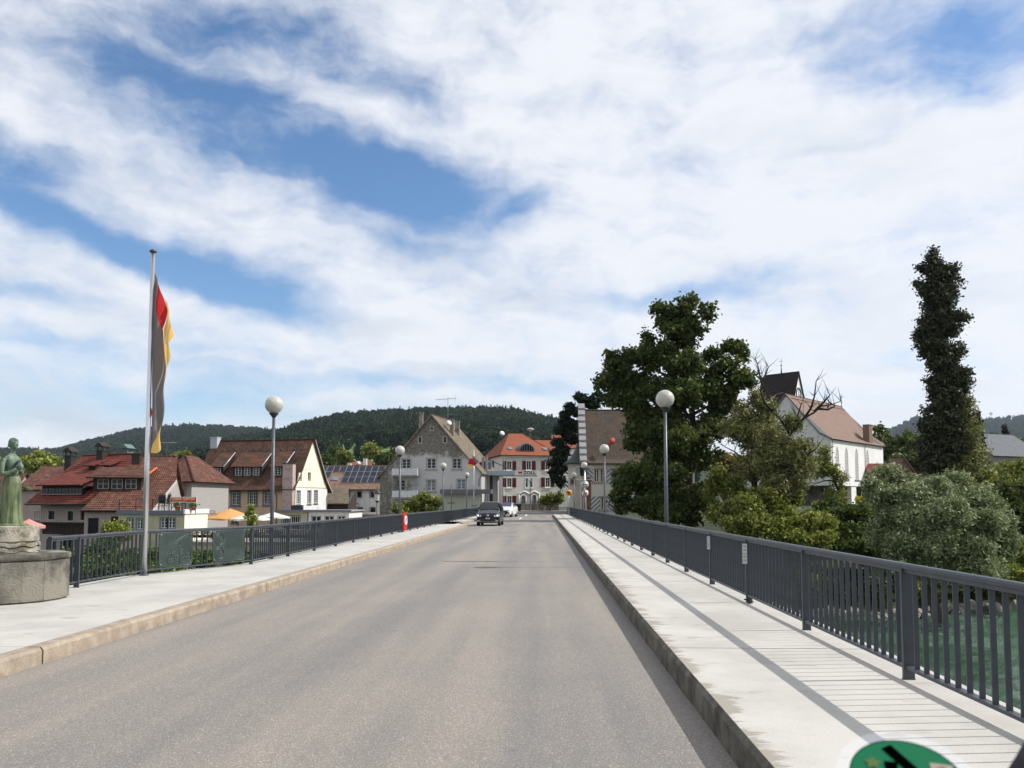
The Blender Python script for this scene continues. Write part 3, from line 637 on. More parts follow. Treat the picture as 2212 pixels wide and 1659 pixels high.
# crumpled black rag at the foot of the third post
b = MB(); rr = random.Random(5); p0 = rp[3]
for k in range(9):
    b.box((p0[0] - .03 + rr.uniform(-.03, .03), p0[1] - .03 * k + rr.uniform(-.02, .02), ZR + .02 + rr.uniform(0, .03) * (1 if k < 5 else .4)), (rr.uniform(.02, .06), rr.uniform(.03, .06), .02), rr.uniform(0, 3))
tag(b.build('cable_tie_bundle', mat('black_cable', (.02, .02, .022), .6)), 'small dark clutter at the foot of a right railing post', 'litter')

# ---- globe lamps
M_GLOBE = mat('lamp_opal', (.52, .52, .50), .30, col2=(.38, .36, .30), vscale=2.2, spec=.5)
M_POLE = mat('lamp_pole', (.10, .11, .125), .42, metal=.35, var=.25, vscale=8)
def lamp(label):
    r = thing('street_lamp', (0, 0, 0), 0, label, 'street lamp', 'globe lamps beside the bridge')
    b = MB(); b.tube([(0, 0, -1.2), (0, 0, 1.7), (0, 0, 4.42)], [.062, .058, .046], 12); b.build('pole', M_POLE, r)
    b = MB(); b.lathe([(.05, 4.40), (.10, 4.47), (.145, 4.515), (.145, 4.53)], 16); b.build('lamp_collar', mat('lamp_collar', (.03, .032, .035), .5), r)
    b = MB(); b.ball((0, 0, 4.79), .272, 32); b.build('globe', M_GLOBE, r)
    return r
spots = [  # ux of pole foot region, uy globe centre, depth, wording
    (1436.5, 862, 23.5, 'nearest globe lamp on the right, in front of the big dark tree'),
    (1305.5, 970, 44.0, 'globe lamp in front of the old house with striped shutters'),
    (1261.8, 1005, 64.6, 'globe lamp above the round customs sign on the right'),
    (1240.0, 1026, 84.5, 'most distant globe lamp on the right, in front of the turret'),
    (592, 874.5, 23.5, 'nearest globe lamp on the left, beside the peach house'),
    (864, 973, 44.0, 'globe lamp on the left, in front of the white balconies'),
    (957.6, 1006.5, 64.5, 'globe lamp on the left, before the grey gable wall'),
    (1008.5, 1025.5, 84.5, 'globe lamp beside the small flagpole on the left'),
    (1074.5, 1033.5, 112, 'small globe lamp beyond the bridge, between the canopy and the white wing'),
    (1145.5, 1038, 128, 'small globe lamp in front of the doors of the red-shuttered house')]
l0 = None
for ux, uy, D, lb in spots:
    p = at(ux, uy, D); loc = (p.x, p.y, p.z - 4.79)
    if l0 is None: l0 = lamp(lb); l0.location = loc
    else: l0_ = dup(l0, loc, 0, lb)

# ---- flagpole and flag
M_ALU = mat('brushed_aluminium', (.62, .62, .63), .28, metal=.9)
fp = on_z(311, 1243, ZL)
r = thing('flagpole', (fp.x, fp.y, ZL), 0, 'tall silver flagpole standing on the left pavement by the railing', 'flagpole')
topz = at(325, 545, fp.y).z - ZL
b = MB(); b.tube([(0, 0, 0), (0, 0, 2.5), (0, 0, topz)], [.064, .06, .046], 14); b.build('pole', M_ALU, r)
b = MB(); b.lathe([(.03, topz - .02), (.075, topz + .0), (.085, topz + .03), (.06, topz + .055), (.01, topz + .065)], 14); b.build('finial', mat('finial_dark', (.10, .10, .10), .4, metal=.6), r)
b = MB(); b.lathe([(.10, 0), (.10, .03), (.07, .05)], 14); b.build('base_collar', M_RAIL, r)
def clothmat(name, col, tr=.45):
    m = bpy.data.materials.new(name); m.use_nodes = True; t = m.node_tree; bs = t.nodes['Principled BSDF']; bs.inputs['Base Color'].default_value = (*col, 1); bs.inputs['Roughness'].default_value = .75; bs.inputs['Specular IOR Level'].default_value = .2
    tr_ = N(t, 'ShaderNodeBsdfTranslucent'); tr_.inputs[0].default_value = (*col, 1); mx = N(t, 'ShaderNodeMixShader'); mx.inputs[0].default_value = tr
    t.links.new(bs.outputs[0], mx.inputs[1]); t.links.new(tr_.outputs[0], mx.inputs[2]); t.links.new(mx.outputs[0], t.nodes['Material Output'].inputs[0]); return m
M_FB, M_FR, M_FG = clothmat('flag_black', (.22, .20, .20), .4), clothmat('flag_red', (.55, .03, .035)), clothmat('flag_gold', (.88, .60, .20))
def zx(x, y): p = at(x / 3.22 + 242.6, y / 3.22 + 515.5, fp.y - .02); return p.x, p.z
def lerp(tab, y):
    for (y0, a), (y1, c) in zip(tab, tab[1:]):
        if y <= y1: return a + (c - a) * (y - y0) / (y1 - y0) if y1 > y0 else c
    return tab[-1][1]
edge = [(222, 284), (310, 320), (405, 355), (500, 398), (520, 388), (640, 426), (680, 431), (730, 406), (820, 408), (900, 386), (960, 381), (1020, 358), (1190, 355), (1300, 336), (1400, 300), (1460, 275), (1490, 268)]
bk = [(222, 284), (310, 318), (390, 309), (600, 330), (700, 345), (850, 352), (1000, 356), (1020, 358), (1190, 355), (1300, 336), (1400, 300), (1460, 275), (1490, 268)]
rd = [(222, 284), (310, 320), (405, 355), (490, 372), (620, 340), (740, 350), (1010, 357), (1020, 358), (1190, 355), (1300, 336), (1400, 300), (1460, 275), (1490, 268)]
fl = thing('flag', (fp.x, fp.y, 2.0), 0, 'large black red and gold flag hanging limp from the tall silver pole', 'flag')
def panel(name, lo, hi, m, y0, y1, nrow=60, ncol=8, ph=0.0, off=0.0):
    b = MB(); vs = []
    for i in range(nrow + 1):
        y = y0 + (y1 - y0) * i / nrow; a, c = lo(y), hi(y); c = max(c, a + .5)
        for k in range(ncol + 1):
            x = a + (c - a) * k / ncol; px, pz = zx(x, y); q = (x - 280) / 140
            dep = .10 * math.sin(q * 9 + y * .004 + ph) * min(1, (x - 276) / 30) + .05 * math.sin(y * .021 + q * 3) * min(1, q * 3) + off
            vs.append((px - fp.x, dep, pz - 2.0))
    n = ncol + 1
    b.add(vs, [(i * n + k, i * n + k + 1, (i + 1) * n + k + 1, (i + 1) * n + k) for i in range(nrow) for k in range(ncol)], 0, True)
    o = b.build(name, m, fl); return o
panel('black_stripe', lambda y: 281 - (y - 222) * .0095, lambda y: lerp(bk, y), M_FB, 222, 1480, 90)
panel('red_stripe', lambda y: lerp(bk, y), lambda y: max(lerp(rd, y), lerp(bk, y)), M_FR, 318, 1015, 60)
panel('gold_stripe', lambda y: max(lerp(rd, y), lerp(bk, y)), lambda y: lerp(edge, y), M_FG, 405, 1015, 60, ph=.4)
panel('gold_tail', lambda y: lerp([(1300, 330), (1400, 298), (1480, 264), (1492, 266)], y), lambda y: lerp([(1300, 336), (1380, 338), (1440, 347), (1462, 344), (1470, 330), (1492, 300)], y), M_FG, 1300, 1492, 24, 6, off=-.04)
panel('red_fold', lambda y: lerp([(1180, 290), (1210, 285), (1250, 288)], y), lambda y: lerp([(1180, 296), (1210, 302), (1250, 292)], y), clothmat('flag_red_dull', (.22, .05, .04), .3), 1180, 1250, 8, 3, off=-.16)
for k in range(4):
    y = 240 + k * 390; px, pz = zx(280, y)
# small flag by the customs post
sp_ = at(1023.5, 1098, 95)
def small_flag():
    r = thing('flagpole', (sp_.x, sp_.y, 0), 0, 'slender flagpole by the customs canopy, left of the road', 'flagpole')
    zt = at(1018, 971, 95).z; b = MB(); b.tube([(0, 0, 0), (0, 0, zt)], [.07, .045], 8); b.build('pole', M_ALU, r)
    f = thing('flag', (sp_.x - .1, sp_.y, zt - 2.4), 0, 'small black red and gold flag, partly furled on the slender pole', 'flag')
    z0 = zt - at(1, 985, 95).z
    def P(ux, uy): q = at(ux, uy, 95); return (q.x - f.location.x, rnd.uniform(-.12, .12), q.z - f.location.z)
    for nm, m, ps in (('black_stripe', M_FB, [(1021, 983), (1029, 990), (1035, 995), (1031, 1001), (1021, 999)]), ('red_stripe', M_FR, [(1014, 991), (1021, 990), (1031, 1000), (1026, 1006), (1020, 1004), (1011, 1003)]), ('gold_stripe', M_FG, [(1011, 1002), (1021, 1003), (1020, 1012), (1010, 1013)])):
        P3 = [Vector(P(*q)) for q in ps]; b = MB(); c = sum(P3, Vector()) / len(P3); c.y -= .25
        b.add([*P3, c], [(i, (i + 1) % len(P3), len(P3)) for i in range(len(P3))], 0, True); b.build(nm, m, f)
small_flag()

# ------------------------------------------------------------------ statue on its pedestal
def pedestal():
    c = Vector((-9.34, 13.5)); r = thing('statue_pedestal', (c.x, c.y, ZL), 0, 'weathered stone pedestal with carved waves, on the left pavement', 'pedestal')
    m1 = mat('pedestal_stone', (.21, .195, .16), .9, col2=(.055, .05, .042), vscale=1.7, bump=.8, bscale=28, detail=10, lo=.38, hi=.6)
    m2 = mat('pedestal_drum', (.38, .355, .29), .9, col2=(.12, .105, .08), vscale=3.2, bump=.7, bscale=40, detail=10, lo=.40, hi=.56)
    # eight unequal panels with fine upright joints
    ang = [-118, -62, -22, 22, 62, 118, 160, 200]; A = [R(a) for a in ang]; Rr = .955
    for i in range(8):
        a0, a1 = A[i], A[(i + 1) % 8]
        if a1 < a0: a1 += 2 * math.pi
        p = [(Rr * math.cos(a), Rr * math.sin(a)) for a in (a0, (a0 + a1) / 2, a1)]
        p[1] = (p[1][0] * .985, p[1][1] * .985)
        q = [(.89 * x, .89 * y) for x, y in p]
        k = .004
        b = MB(); poly = [(p[0][0], p[0][1], .03), (p[1][0], p[1][1], .03), (p[2][0], p[2][1], .03), (q[2][0], q[2][1], .03), (q[1][0], q[1][1], .03), (q[0][0], q[0][1], .03)]
        cx = sum(x[0] for x in poly) / 6; cy = sum(x[1] for x in poly) / 6
        poly = [(cx + (x - cx) * (1 - k * 2), cy + (y - cy) * (1 - k * 2), z) for x, y, z in poly]
        b.prism(poly, (0, 0, .66)); b.build('stone_panel', m1, r)
    b = MB(); n = 48; prof = [(.90, 0), (.90, .03), (.87, .05), (.87, .69)]
    b.lathe(prof, 32); b.build('core', m1, r)
    b = MB(); b.lathe([(.955, .70), (.97, .71), (.97, .79), (.955, .805), (.3, .815)], 8); b.build('cap_slab', m1, r).rotation_euler = (0, 0, R(-22))
    # drum with three carved waves
    b = MB(); n = 96; zs = [.81 + .005, .835, .84, .90, .905, .925, .93, .985, .99, 1.01, 1.02, 1.27, 1.285]
    vs = []
    for zi, z in enumerate(zs):
        for k in range(n):
            a = 2 * math.pi * k / n; rr = .46; wv = .016 * math.sin(a * 9) if .83 < z < 1.015 else 0
            if z in (.84, .90, .93, .985): rr = .475
            if z in (.905, .925, .99, 1.01): rr = .415
            if z == 1.285: rr = .45
            vs.append((rr * math.cos(a), rr * math.sin(a), z + wv))
    fs = [(i * n + k, i * n + (k + 1) % n, (i + 1) * n + (k + 1) % n, (i + 1) * n + k) for i in range(len(zs) - 1) for k in range(n)] + [tuple((len(zs) - 1) * n + k for k in range(n))]
    b.add(vs, fs); b.build('drum', m2, r)
    return c
PC = pedestal()

def statue():
    m = bpy.data.materials.new('bronze_patina'); m.use_nodes = True; t = m.node_tree; L = t.links.new; bs = t.nodes['Principled BSDF']
    bs.inputs['Roughness'].default_value = .62; bs.inputs['Metallic'].default_value = .12
    tc = N(t, 'ShaderNodeTexCoord'); n = N(t, 'ShaderNodeTexNoise'); n.inputs['Scale'].default_value = 5; n.inputs['Detail'].default_value = 9
    mp = N(t, 'ShaderNodeMapping'); mp.inputs['Scale'].default_value = (2.4, 2.4, .55); L(tc.outputs['Object'], mp.inputs[0]); L(mp.outputs[0], n.inputs[0])
    rp = N(t, 'ShaderNodeValToRGB'); rp.color_ramp.elements[0].position = .32; rp.color_ramp.elements[0].color = (.03, .055, .045, 1); rp.color_ramp.elements[1].position = .7; rp.color_ramp.elements[1].color = (.20, .26, .20, 1)
    e = rp.color_ramp.elements.new(.50); e.color = (.11, .16, .11, 1)
    L(n.outputs[0], rp.inputs[0]); sp = N(t, 'ShaderNodeSeparateXYZ'); L(tc.outputs['Object'], sp.inputs[0]); r2 = N(t, 'ShaderNodeMapRange'); r2.inputs['From Min'].default_value = 1.02; r2.inputs['From Max'].default_value = .75; r2.inputs['To Max'].default_value = .8; L(sp.outputs[2], r2.inputs[0])
    x2 = N(t, 'ShaderNodeMix', data_type='RGBA', blend_type='MULTIPLY'); x2.inputs['B'].default_value = (1.0, .86, .48, 1); L(r2.outputs[0], x2.inputs['Factor']); L(rp.outputs[0], x2.inputs['A']); L(x2.outputs['Result'], bs.inputs['Base Color'])
    bp = N(t, 'ShaderNodeBump'); bp.inputs['Strength'].default_value = .3; L(n.outputs[0], bp.inputs['Height']); L(bp.outputs[0], bs.inputs['Normal'])
    z0 = ZL + 1.285
    r = thing('statue', (PC.x, PC.y, z0), 0, 'green bronze statue of a standing woman in a long gown holding a jug', 'statue')
    H = 1.52
    b = MB()
    # body: stacked ellipses (z, half width across x, half depth across y, centre x, centre y), she faces +x with a slight turn to the camera
    secs = [(0.0, .27, .21, 0, 0), (.05, .26, .21, 0, 0), (.25, .225, .19, .005, 0), (.45, .205, .18, .01, 0), (.62, .20, .18, .01, 0), (.74, .195, .17, .005, 0), (.83, .165, .155, .005, 0), (.90, .125, .13, .01, 0),
            (.95, .115, .125, .01, 0), (1.02, .135, .15, .015, 0), (1.09, .15, .175, .01, 0), (1.15, .14, .195, 0, 0), (1.20, .10, .17, -.01, 0), (1.235, .055, .09, -.005, 0), (1.26, .045, .05, .005, 0), (1.30, .042, .045, .015, 0), (1.34, .04, .04, .02, 0)]
    n = 40; vs = []
    for z, rx, ry, cx, cy in secs:
        for k in range(n):
            a = 2 * math.pi * k / n; f = 1 + (.055 * math.sin(a * 9 + z * 2) + .03 * math.sin(a * 17 + 1)) * max(0, 1 - z / .85)
            vs.append((cx + rx * math.cos(a) * f, cy + ry * math.sin(a) * f, z))
    m_ = len(secs)
    b.add(vs, [(i * n + k, i * n + (k + 1) % n, (i + 1) * n + (k + 1) % n, (i + 1) * n + k) for i in range(m_ - 1) for k in range(n)] + [tuple(range(n))[::-1], tuple((m_ - 1) * n + k for k in range(n))], 0, True)
    # head with face
    hc = Vector((.035, 0, 1.42)); b.ball(hc, .082, 24, sz=1.28, sx=1.0, sy=.86)
    b.ball((.085, 0, 1.375), .042, 14, sz=.9)                                    # chin and jaw
    b.tube([(.105, 0, 1.445), (.135, 0, 1.405), (.11, 0, 1.395)], [.010, .017, .008], 8)  # nose
    for s in (-1, 1):
        b.ball((.096, .030 * s, 1.432), .013, 10, sz=.7); b.tube([(.088, .012 * s, 1.455), (.102, .035 * s, 1.458), (.08, .055 * s, 1.448)], .008, 6)
        b.ball((.03, .075 * s, 1.41), .018, 10, sz=1.3, sy=.5)                   # ears
    b.tube([(.112, -.018, 1.368), (.118, 0, 1.371), (.112, .018, 1.368)], .0075, 6); b.tube([(.110, -.014, 1.356), (.116, 0, 1.354), (.110, .014, 1.356)], .008, 6)
    # headscarf and hair knot
    b.ball((.012, 0, 1.455), .098, 24, sz=.92, sx=1.0, sy=.95); b.ball((-.055, 0, 1.42), .055, 16); b.tube([(.10, -.04, 1.50), (.105, 0, 1.507), (.10, .04, 1.50)], .012, 6)
    # necklace
    b.tube([(.05 * math.cos(a) * 1.25 + .01, .055 * math.sin(a) * 1.3, 1.245 - .02 * math.cos(a)) for a in [2 * math.pi * k / 16 for k in range(17)]], .011, 6)
    # arms: near arm bent across the waist, both hands at the jug
    b.tube([(-.02, -.185, 1.165), (-.035, -.215, 1.08), (-.03, -.225, .96), (-.02, -.215, .905), (.06, -.19, .90), (.15, -.14, .945), (.205, -.10, .985)], [.052, .056, .047, .045, .042, .036, .027], 12)
    b.tube([(-.02, .185, 1.165), (0, .21, 1.06), (.02, .20, .95), (.10, .16, .93), (.19, .08, .945)], [.05, .05, .044, .038, .028], 12)
    for k in range(4):                                                            # fingers of the near hand under the jug
        b.tube([(.20 + .004 * k, -.095 + .012 * k, .99 - .006 * k), (.235, -.075 + .016 * k, .985 - .006 * k), (.262, -.045 + .018 * k, .995)], [.011, .010, .008], 6)
    b.tube([(.195, -.105, 1.0), (.21, -.10, 1.035), (.225, -.08, 1.055)], [.012, .011, .008], 6)
    for k in range(4): b.tube([(.18, .07 - .01 * k, .945), (.23, .05 - .014 * k, .94 - .003 * k), (.262, .02 - .014 * k, .955)], [.011, .010, .008], 6)
    b.tube([(.18, .09, .95), (.20, .10, .985), (.215, .095, 1.01)], [.012, .011, .008], 6)
    # shawl end standing out behind the waist
    b.add([(.16, .10, .70), (.20, .14, .62), (.38, .20, .58), (.42, .22, .62), (.30, .18, .67), (.17, .13, .66)], [(0, 1, 2), (0, 2, 3), (0, 3, 4), (1, 5, 2), (5, 3, 2), (5, 4, 3), (0, 4, 5), (0, 5, 1)])
    o = b.build('figure', m, r); o.rotation_euler = (0, 0, R(-12)); o.scale = (.84, .80, 1)
    rm = o.modifiers.new('remesh', 'REMESH'); rm.mode = 'VOXEL'; rm.voxel_size = .0075; rm.use_smooth_shade = True
    s = o.modifiers.new('smooth', 'SMOOTH'); s.iterations = 2; s.factor = .5
    b = MB(); b.lathe([(.02, -.065), (.045, -.06), (.068, -.02), (.070, .01), (.05, .045), (.028, .062), (.025, .085), (.048, .102), (.04, .104), (.02, .085)], 20, (.225, -.02, 1.035)); b.tube([(.19, -.03, 1.12), (.162, -.04, 1.125), (.155, -.045, 1.08), (.17, -.04, 1.04)], .009, 6)
    o2 = b.build('jug', m, r); o2.rotation_euler = (0, 0, R(-12)); o2.scale = (.84, .8, 1)
    b = MB(); b.lathe([(.30, -.005), (.30, .02), (.27, .035)], 24, sy=.8); b.build('plinth', m, r)
statue()

# ------------------------------------------------------------------ bronze plaques on the diagonal bay
M_PLQ = mat('plaque_bronze', (.060, .085, .080), .48, metal=.45, col2=(.035, .05, .048), vscale=4, bump=.12, bscale=14)
M_PLR = mat('plaque_relief', (.085, .115, .105), .42, metal=.5)
def plaque(y0, y1, label, kind):
    a = Vector((lx(y0), y0)); c = Vector((lx(y1), y1)); w_ = (c - a).length; ang = math.atan2(c.y - a.y, c.x - a.x); mid = (a + c) / 2
    nrm = Vector((math.sin(ang), -math.cos(ang)))
    r = thing('relief_plaque', (mid.x + nrm.x * .05, mid.y + nrm.y * .05, ZL + .16), ang, label, 'plaque', 'bronze plaques on the left railing'); H = .80
    b = MB(); k = .05; poly = [(-w_ / 2 + k, 0, 0), (w_ / 2 - k, 0, 0), (w_ / 2, 0, k), (w_ / 2, 0, H - k), (w_ / 2 - k, 0, H), (-w_ / 2 + k, 0, H), (-w_ / 2, 0, H - k), (-w_ / 2, 0, k)]
    b.prism(poly, (0, .03, 0)); b.build('plate', M_PLQ, r)
    b = MB(); pr = [Vector(p) for p in poly]; b.tube(pr + [pr[0]], .008, 6); b.build('rim', M_PLR, r)
    def ring(b, x, z, rad, th, a0=0, a1=360, n=28): b.tube([(x + rad * math.cos(R(a0 + (a1 - a0) * i / n)), -.004, z + rad * math.sin(R(a0 + (a1 - a0) * i / n))) for i in range(n + 1)], th, 5)
    rr = random.Random(kind + 4); b = MB()
    if kind == 0:
        ring(b, w_ / 2 - .12, .10, w_ * .62, .008, 88, 184); ring(b, w_ / 2 - .12, .10, w_ * .58, .006, 90, 182)
        for x, z, q in ((-.12, .20, .10), (-.02, .36, .075), (-.16, .10, .06), (.02, .18, .06), (.10, .43, .05), (-.07, .31, .05)):
            for j in range(5): ring(b, x + q * .75 * math.cos(j * 1.257), z + q * .75 * math.sin(j * 1.257), q * .5, .007, rr.uniform(0, 90), rr.uniform(200, 330), 12)
        fx = w_ / 2 - .40; b.tube([(fx, -.004, .08), (fx, -.004, .38), (w_ / 2 - .06, -.004, .38), (w_ / 2 - .06, -.004, .08), (fx, -.004, .08)], .009, 5)
        for j in range(6): ring(b, fx + .18 + .10 * math.cos(j * 1.05), .23 + .09 * math.sin(j * 1.05), .045, .007, rr.uniform(0, 360), rr.uniform(400, 560), 12)
    else:
        for z, q in ((.58, .16), (.22, .16)):
            x = -w_ / 2 + .22; ring(b, x, z, q, .009); ring(b, x, z, q - .03, .005)
            for j in range(7): a_ = j * .9; ring(b, x + q * .42 * math.cos(a_), z + q * .42 * math.sin(a_), q * .2, .008, rr.uniform(0, 180), rr.uniform(250, 400), 10)
            b.ball((x, -.004, z), .022, 8)
    b.build('relief', M_PLR, r)
    b = MB(); x0, x1, zt, zb = ((w_ / 2 - .42, w_ / 2 - .08, .73, .44) if kind == 0 else (-w_ / 2 + .44, w_ / 2 - .08, .74, .30))
    z = zt
    while z > zb:
        x = x0
        while x < x1:
            l = min(rr.uniform(.02, .055), x1 - x); b.box((x + l / 2, -.005, z), (l, .008, .011)); x += l + .012
        z -= .026
    b.build('inscription', M_PLR, r)
    b = MB()
    for sx in (-1, 1):
        for z in (.05, H - .05): b.ball((sx * (w_ / 2 - .05), -.006, z), .012, 8)
    b.build('bolt', M_ALU, r)
plaque(*PLQ[0], 'dark bronze plaque with a large arc relief, nearer the flagpole', 0)
plaque(*PLQ[1], 'dark bronze plaque with two round medallions and text lines', 1)

# ------------------------------------------------------------------ red lifebuoy case on the left railing
M_RED = mat('signal_red', (.50, .012, .014), .38, var=.15, vscale=3)
M_WHITE = mat('white_paint', (.78, .78, .77), .45, var=.08)
M_BLACK = mat('black_plastic', (.015, .015, .017), .5)
lb_ = at(886, 1126, 44.8)
r = thing('lifebuoy_case', (lx(44.8) + .14, 44.8, ZL + .08), R(90 - 14), 'red lifebuoy case with a white emblem hung on the left railing', 'lifebuoy case')
b = MB(); pr = [(-.40, .18), (-.32, .06), (-.15, 0), (.15, 0), (.32, .06), (.40, .18), (.42, .60), (.36, .95), (.22, 1.12), (-.22, 1.12), (-.36, .95), (-.42, .60)]
b.prism([(x * .66, 0, z * .9) for x, z in pr], (0, .20, 0)); ob = b.build('case', M_RED, r); bv = ob.modifiers.new('bevel', 'BEVEL'); bv.width = .04; bv.segments = 3
b = MB(); b.tube([(.13 * math.cos(a), -.01, .58 + .22 * math.sin(a)) for a in [2 * math.pi * k / 24 for k in range(25)]], .045, 8); b.build('emblem', M_WHITE, r)
b = MB(); b.box((0, .2, .1), (.1, .12, .5)); b.build('bracket', M_RAIL, r)

# ------------------------------------------------------------------ windscreen badge near the camera
def badge():
    c = at(1960, 1684, .60); rad = .0388
    up = Vector((0, .86, .5)).normalized()     # the windscreen leans away, seen from inside
    e = bpy.data.objects.new('windscreen_badge', None); C.objects.link(e); e.location = c
    e.rotation_euler = (R(28), 0, YAW - R(17)); e.empty_display_size = .02
    tag(e, 'round green sticker with a black 4 on a clear rim, stuck inside the windscreen', 'sticker')
    g = mat('badge_green', (.0, .115, .048), .6, spec=.15); k = mat('badge_black', (.001, .001, .001), .9, spec=.0)
    gl = bpy.data.materials.new('badge_clear_film'); gl.use_nodes = True; t = gl.node_tree; bs = t.nodes['Principled BSDF']; bs.inputs['Base Color'].default_value = (.72, .82, .95, 1); bs.inputs['Roughness'].default_value = .35
    tp = N(t, 'ShaderNodeBsdfTransparent'); mx = N(t, 'ShaderNodeMixShader'); mx.inputs[0].default_value = .15; t.links.new(tp.outputs[0], mx.inputs[1]); t.links.new(bs.outputs[0], mx.inputs[2]); t.links.new(mx.outputs[0], t.nodes['Material Output'].inputs[0])
    def disc(r0, r1, z, m, name, n=72):
        b = MB(); vs = []
        for i in range(n): a = 2 * math.pi * i / n; vs += [(r0 * math.cos(a), r0 * math.sin(a), z), (r1 * math.cos(a), r1 * math.sin(a), z)]
        b.add(vs, [(2 * i, 2 * i + 1, 2 * ((i + 1) % n) + 1, 2 * ((i + 1) % n)) for i in range(n)]); return b.build(name, m, e, fixn=False)
    disc(.0001, rad, 0, g, 'green_disc'); disc(rad - .0006, rad + .0002, .0002, k, 'rim_line'); disc(rad + .0003, rad * 1.24, 0, gl, 'clear_rim')
    # the figure 4 seen from the back of the sticker
    b = MB(); z = .0005
    def bar(p, q, w_):
        p, q = Vector((*p, 0)), Vector((*q, 0)); d = (q - p).normalized(); nn = Vector((-d.y, d.x, 0)) * w_ / 2
        b.add([(*(p + nn).xy, z), (*(p - nn).xy, z), (*(q - nn).xy, z), (*(q + nn).xy, z)], [(0, 1, 2, 3)])
    bar((-.010, .031), (.013, -.002), .0085); bar((.016, -.002), (-.013, -.005), .0075); bar((-.009, .016), (-.009, -.026), .009)
    b.build('number_four', k, e, fixn=False)
    b = MB(); z = .0006; bar((.020, .012), (.036, .010), .015) if False else b.add([(.017, .003, z), (.032, .001, z), (.033, .017, z), (.018, .018, z)], [(0, 1, 2, 3)]); b.build('pale_stamp', mat('badge_stamp', (.26, .24, .19), .6), e, fixn=False)
    b = MB(); b.tube([(.025 + .0045 * math.cos(a), .0098 + .0045 * math.sin(a), .0008) for a in [k_ * .524 for k_ in range(13)]], .0008, 4); b.build('stamp_ring', mat('badge_stamp_red', (.45, .12, .10), .6), e)
    b = MB(); st = []
    for j in range(10): a = j * math.pi / 5 + .3; q = .0068 if j % 2 == 0 else .0036; st.append((-.0215 + q * math.cos(a), .013 + q * math.sin(a), .0007))
    b.add(st, [tuple(range(10))]); b.build('small_star', mat('badge_star', (.05, .10, .02), .6), e, fixn=False)
badge()
b = MB(); b.tube([at(2185, 1720, .57), at(2230, 1655, .58), at(2285, 1560, .60), at(2360, 1430, .64)], [.010, .011, .012, .013], 8)
tag(b.build('windscreen_trim', mat('cabin_trim', (.02, .017, .022), .7)), 'dark cabin trim crossing the bottom right corner, right of the green sticker', 'car trim')

# ------------------------------------------------------------------ cars
M_TYRE = mat('tyre', (.015, .015, .016), .85); M_RIM = mat('alloy', (.35, .36, .38), .3, metal=.9)
M_CGL = mat('car_glass', (.012, .016, .018), .10, spec=.35)
M_CGLB = mat('car_glass_blue', (.02, .02, .07), .08, spec=.8)
M_HEAD = mat('headlamp_glass', (.36, .38, .42), .15, metal=.3, spec=.6)
def car(name, loc, rz, label, paint, W, L_, H, st, glass, black):
    """front faces local -y. st: sections (y, z_low, z_belt, z_top, half_low, half_belt, half_top)"""
    r = thing(name, loc, rz, label, 'car')
    b = MB(); vs = []
    def sec(s):
        y, zl, zb, zt, wl, wb, wt = s
        half = [(wl * .92, zl), (wl, zl + .10), (wl * 1.0, zl + .32), (wb, (zl + zb) / 2 + .14), (wb * .985, zb - .02), (wb * .955, zb + .02), ((wb + wt) / 2 + .01, (zb + zt) / 2 + .02), (wt, zt - .05), (wt * .86, zt - .005), (wt * .4, zt + .012)]
        return [(x, y, z) for x, z in half] + [(-x, y, z) for x, z in half[::-1]]
    for s in st: vs += sec(s)
    n = 20; m_ = len(st)
    b.add(vs, [(i * n + k, i * n + (k + 1) % n, (i + 1) * n + (k + 1) % n, (i + 1) * n + k) for i in range(m_ - 1) for k in range(n)] + [tuple(range(n)), tuple((m_ - 1) * n + k for k in range(n - 1, -1, -1))], 0, True)
    o = b.build('body', paint, r); sb = o.modifiers.new('s', 'SUBSURF'); sb.levels = 2; sb.render_levels = 2
    return r
def wheels(r, W, ys, rad=.33, w=.23):
    for y in ys:
        for s in (-1, 1):
            b = MB(); x = s * (W / 2 - w / 2 + .005)
            b.tube([(x - w / 2, y, rad), (x - w / 2 + .03, y, rad), (x + w / 2 - .03, y, rad), (x + w / 2, y, rad)], [rad - .03, rad, rad, rad - .03], 24); o = b.build('wheel', M_TYRE, r)
            b = MB(); b.tube([(x + s * (w / 2 - .02), y, rad), (x + s * (w / 2 + .008), y, rad)], [.22, .20], 20)
            for k in range(5):
                a = k * 1.2566; b.box((x + s * (w / 2 + .012), y + .11 * math.cos(a), rad + .11 * math.sin(a)), (.02, .05, .05))
            b.build('rim', M_RIM, o)
def gpanel(r, name, pts, m, th=.012):
    P = [Vector(p) for p in pts]; nn = (P[1] - P[0]).cross(P[2] - P[0]).normalized()
    b = MB(); b.prism(P, nn * th); return b.build(name, m, r)
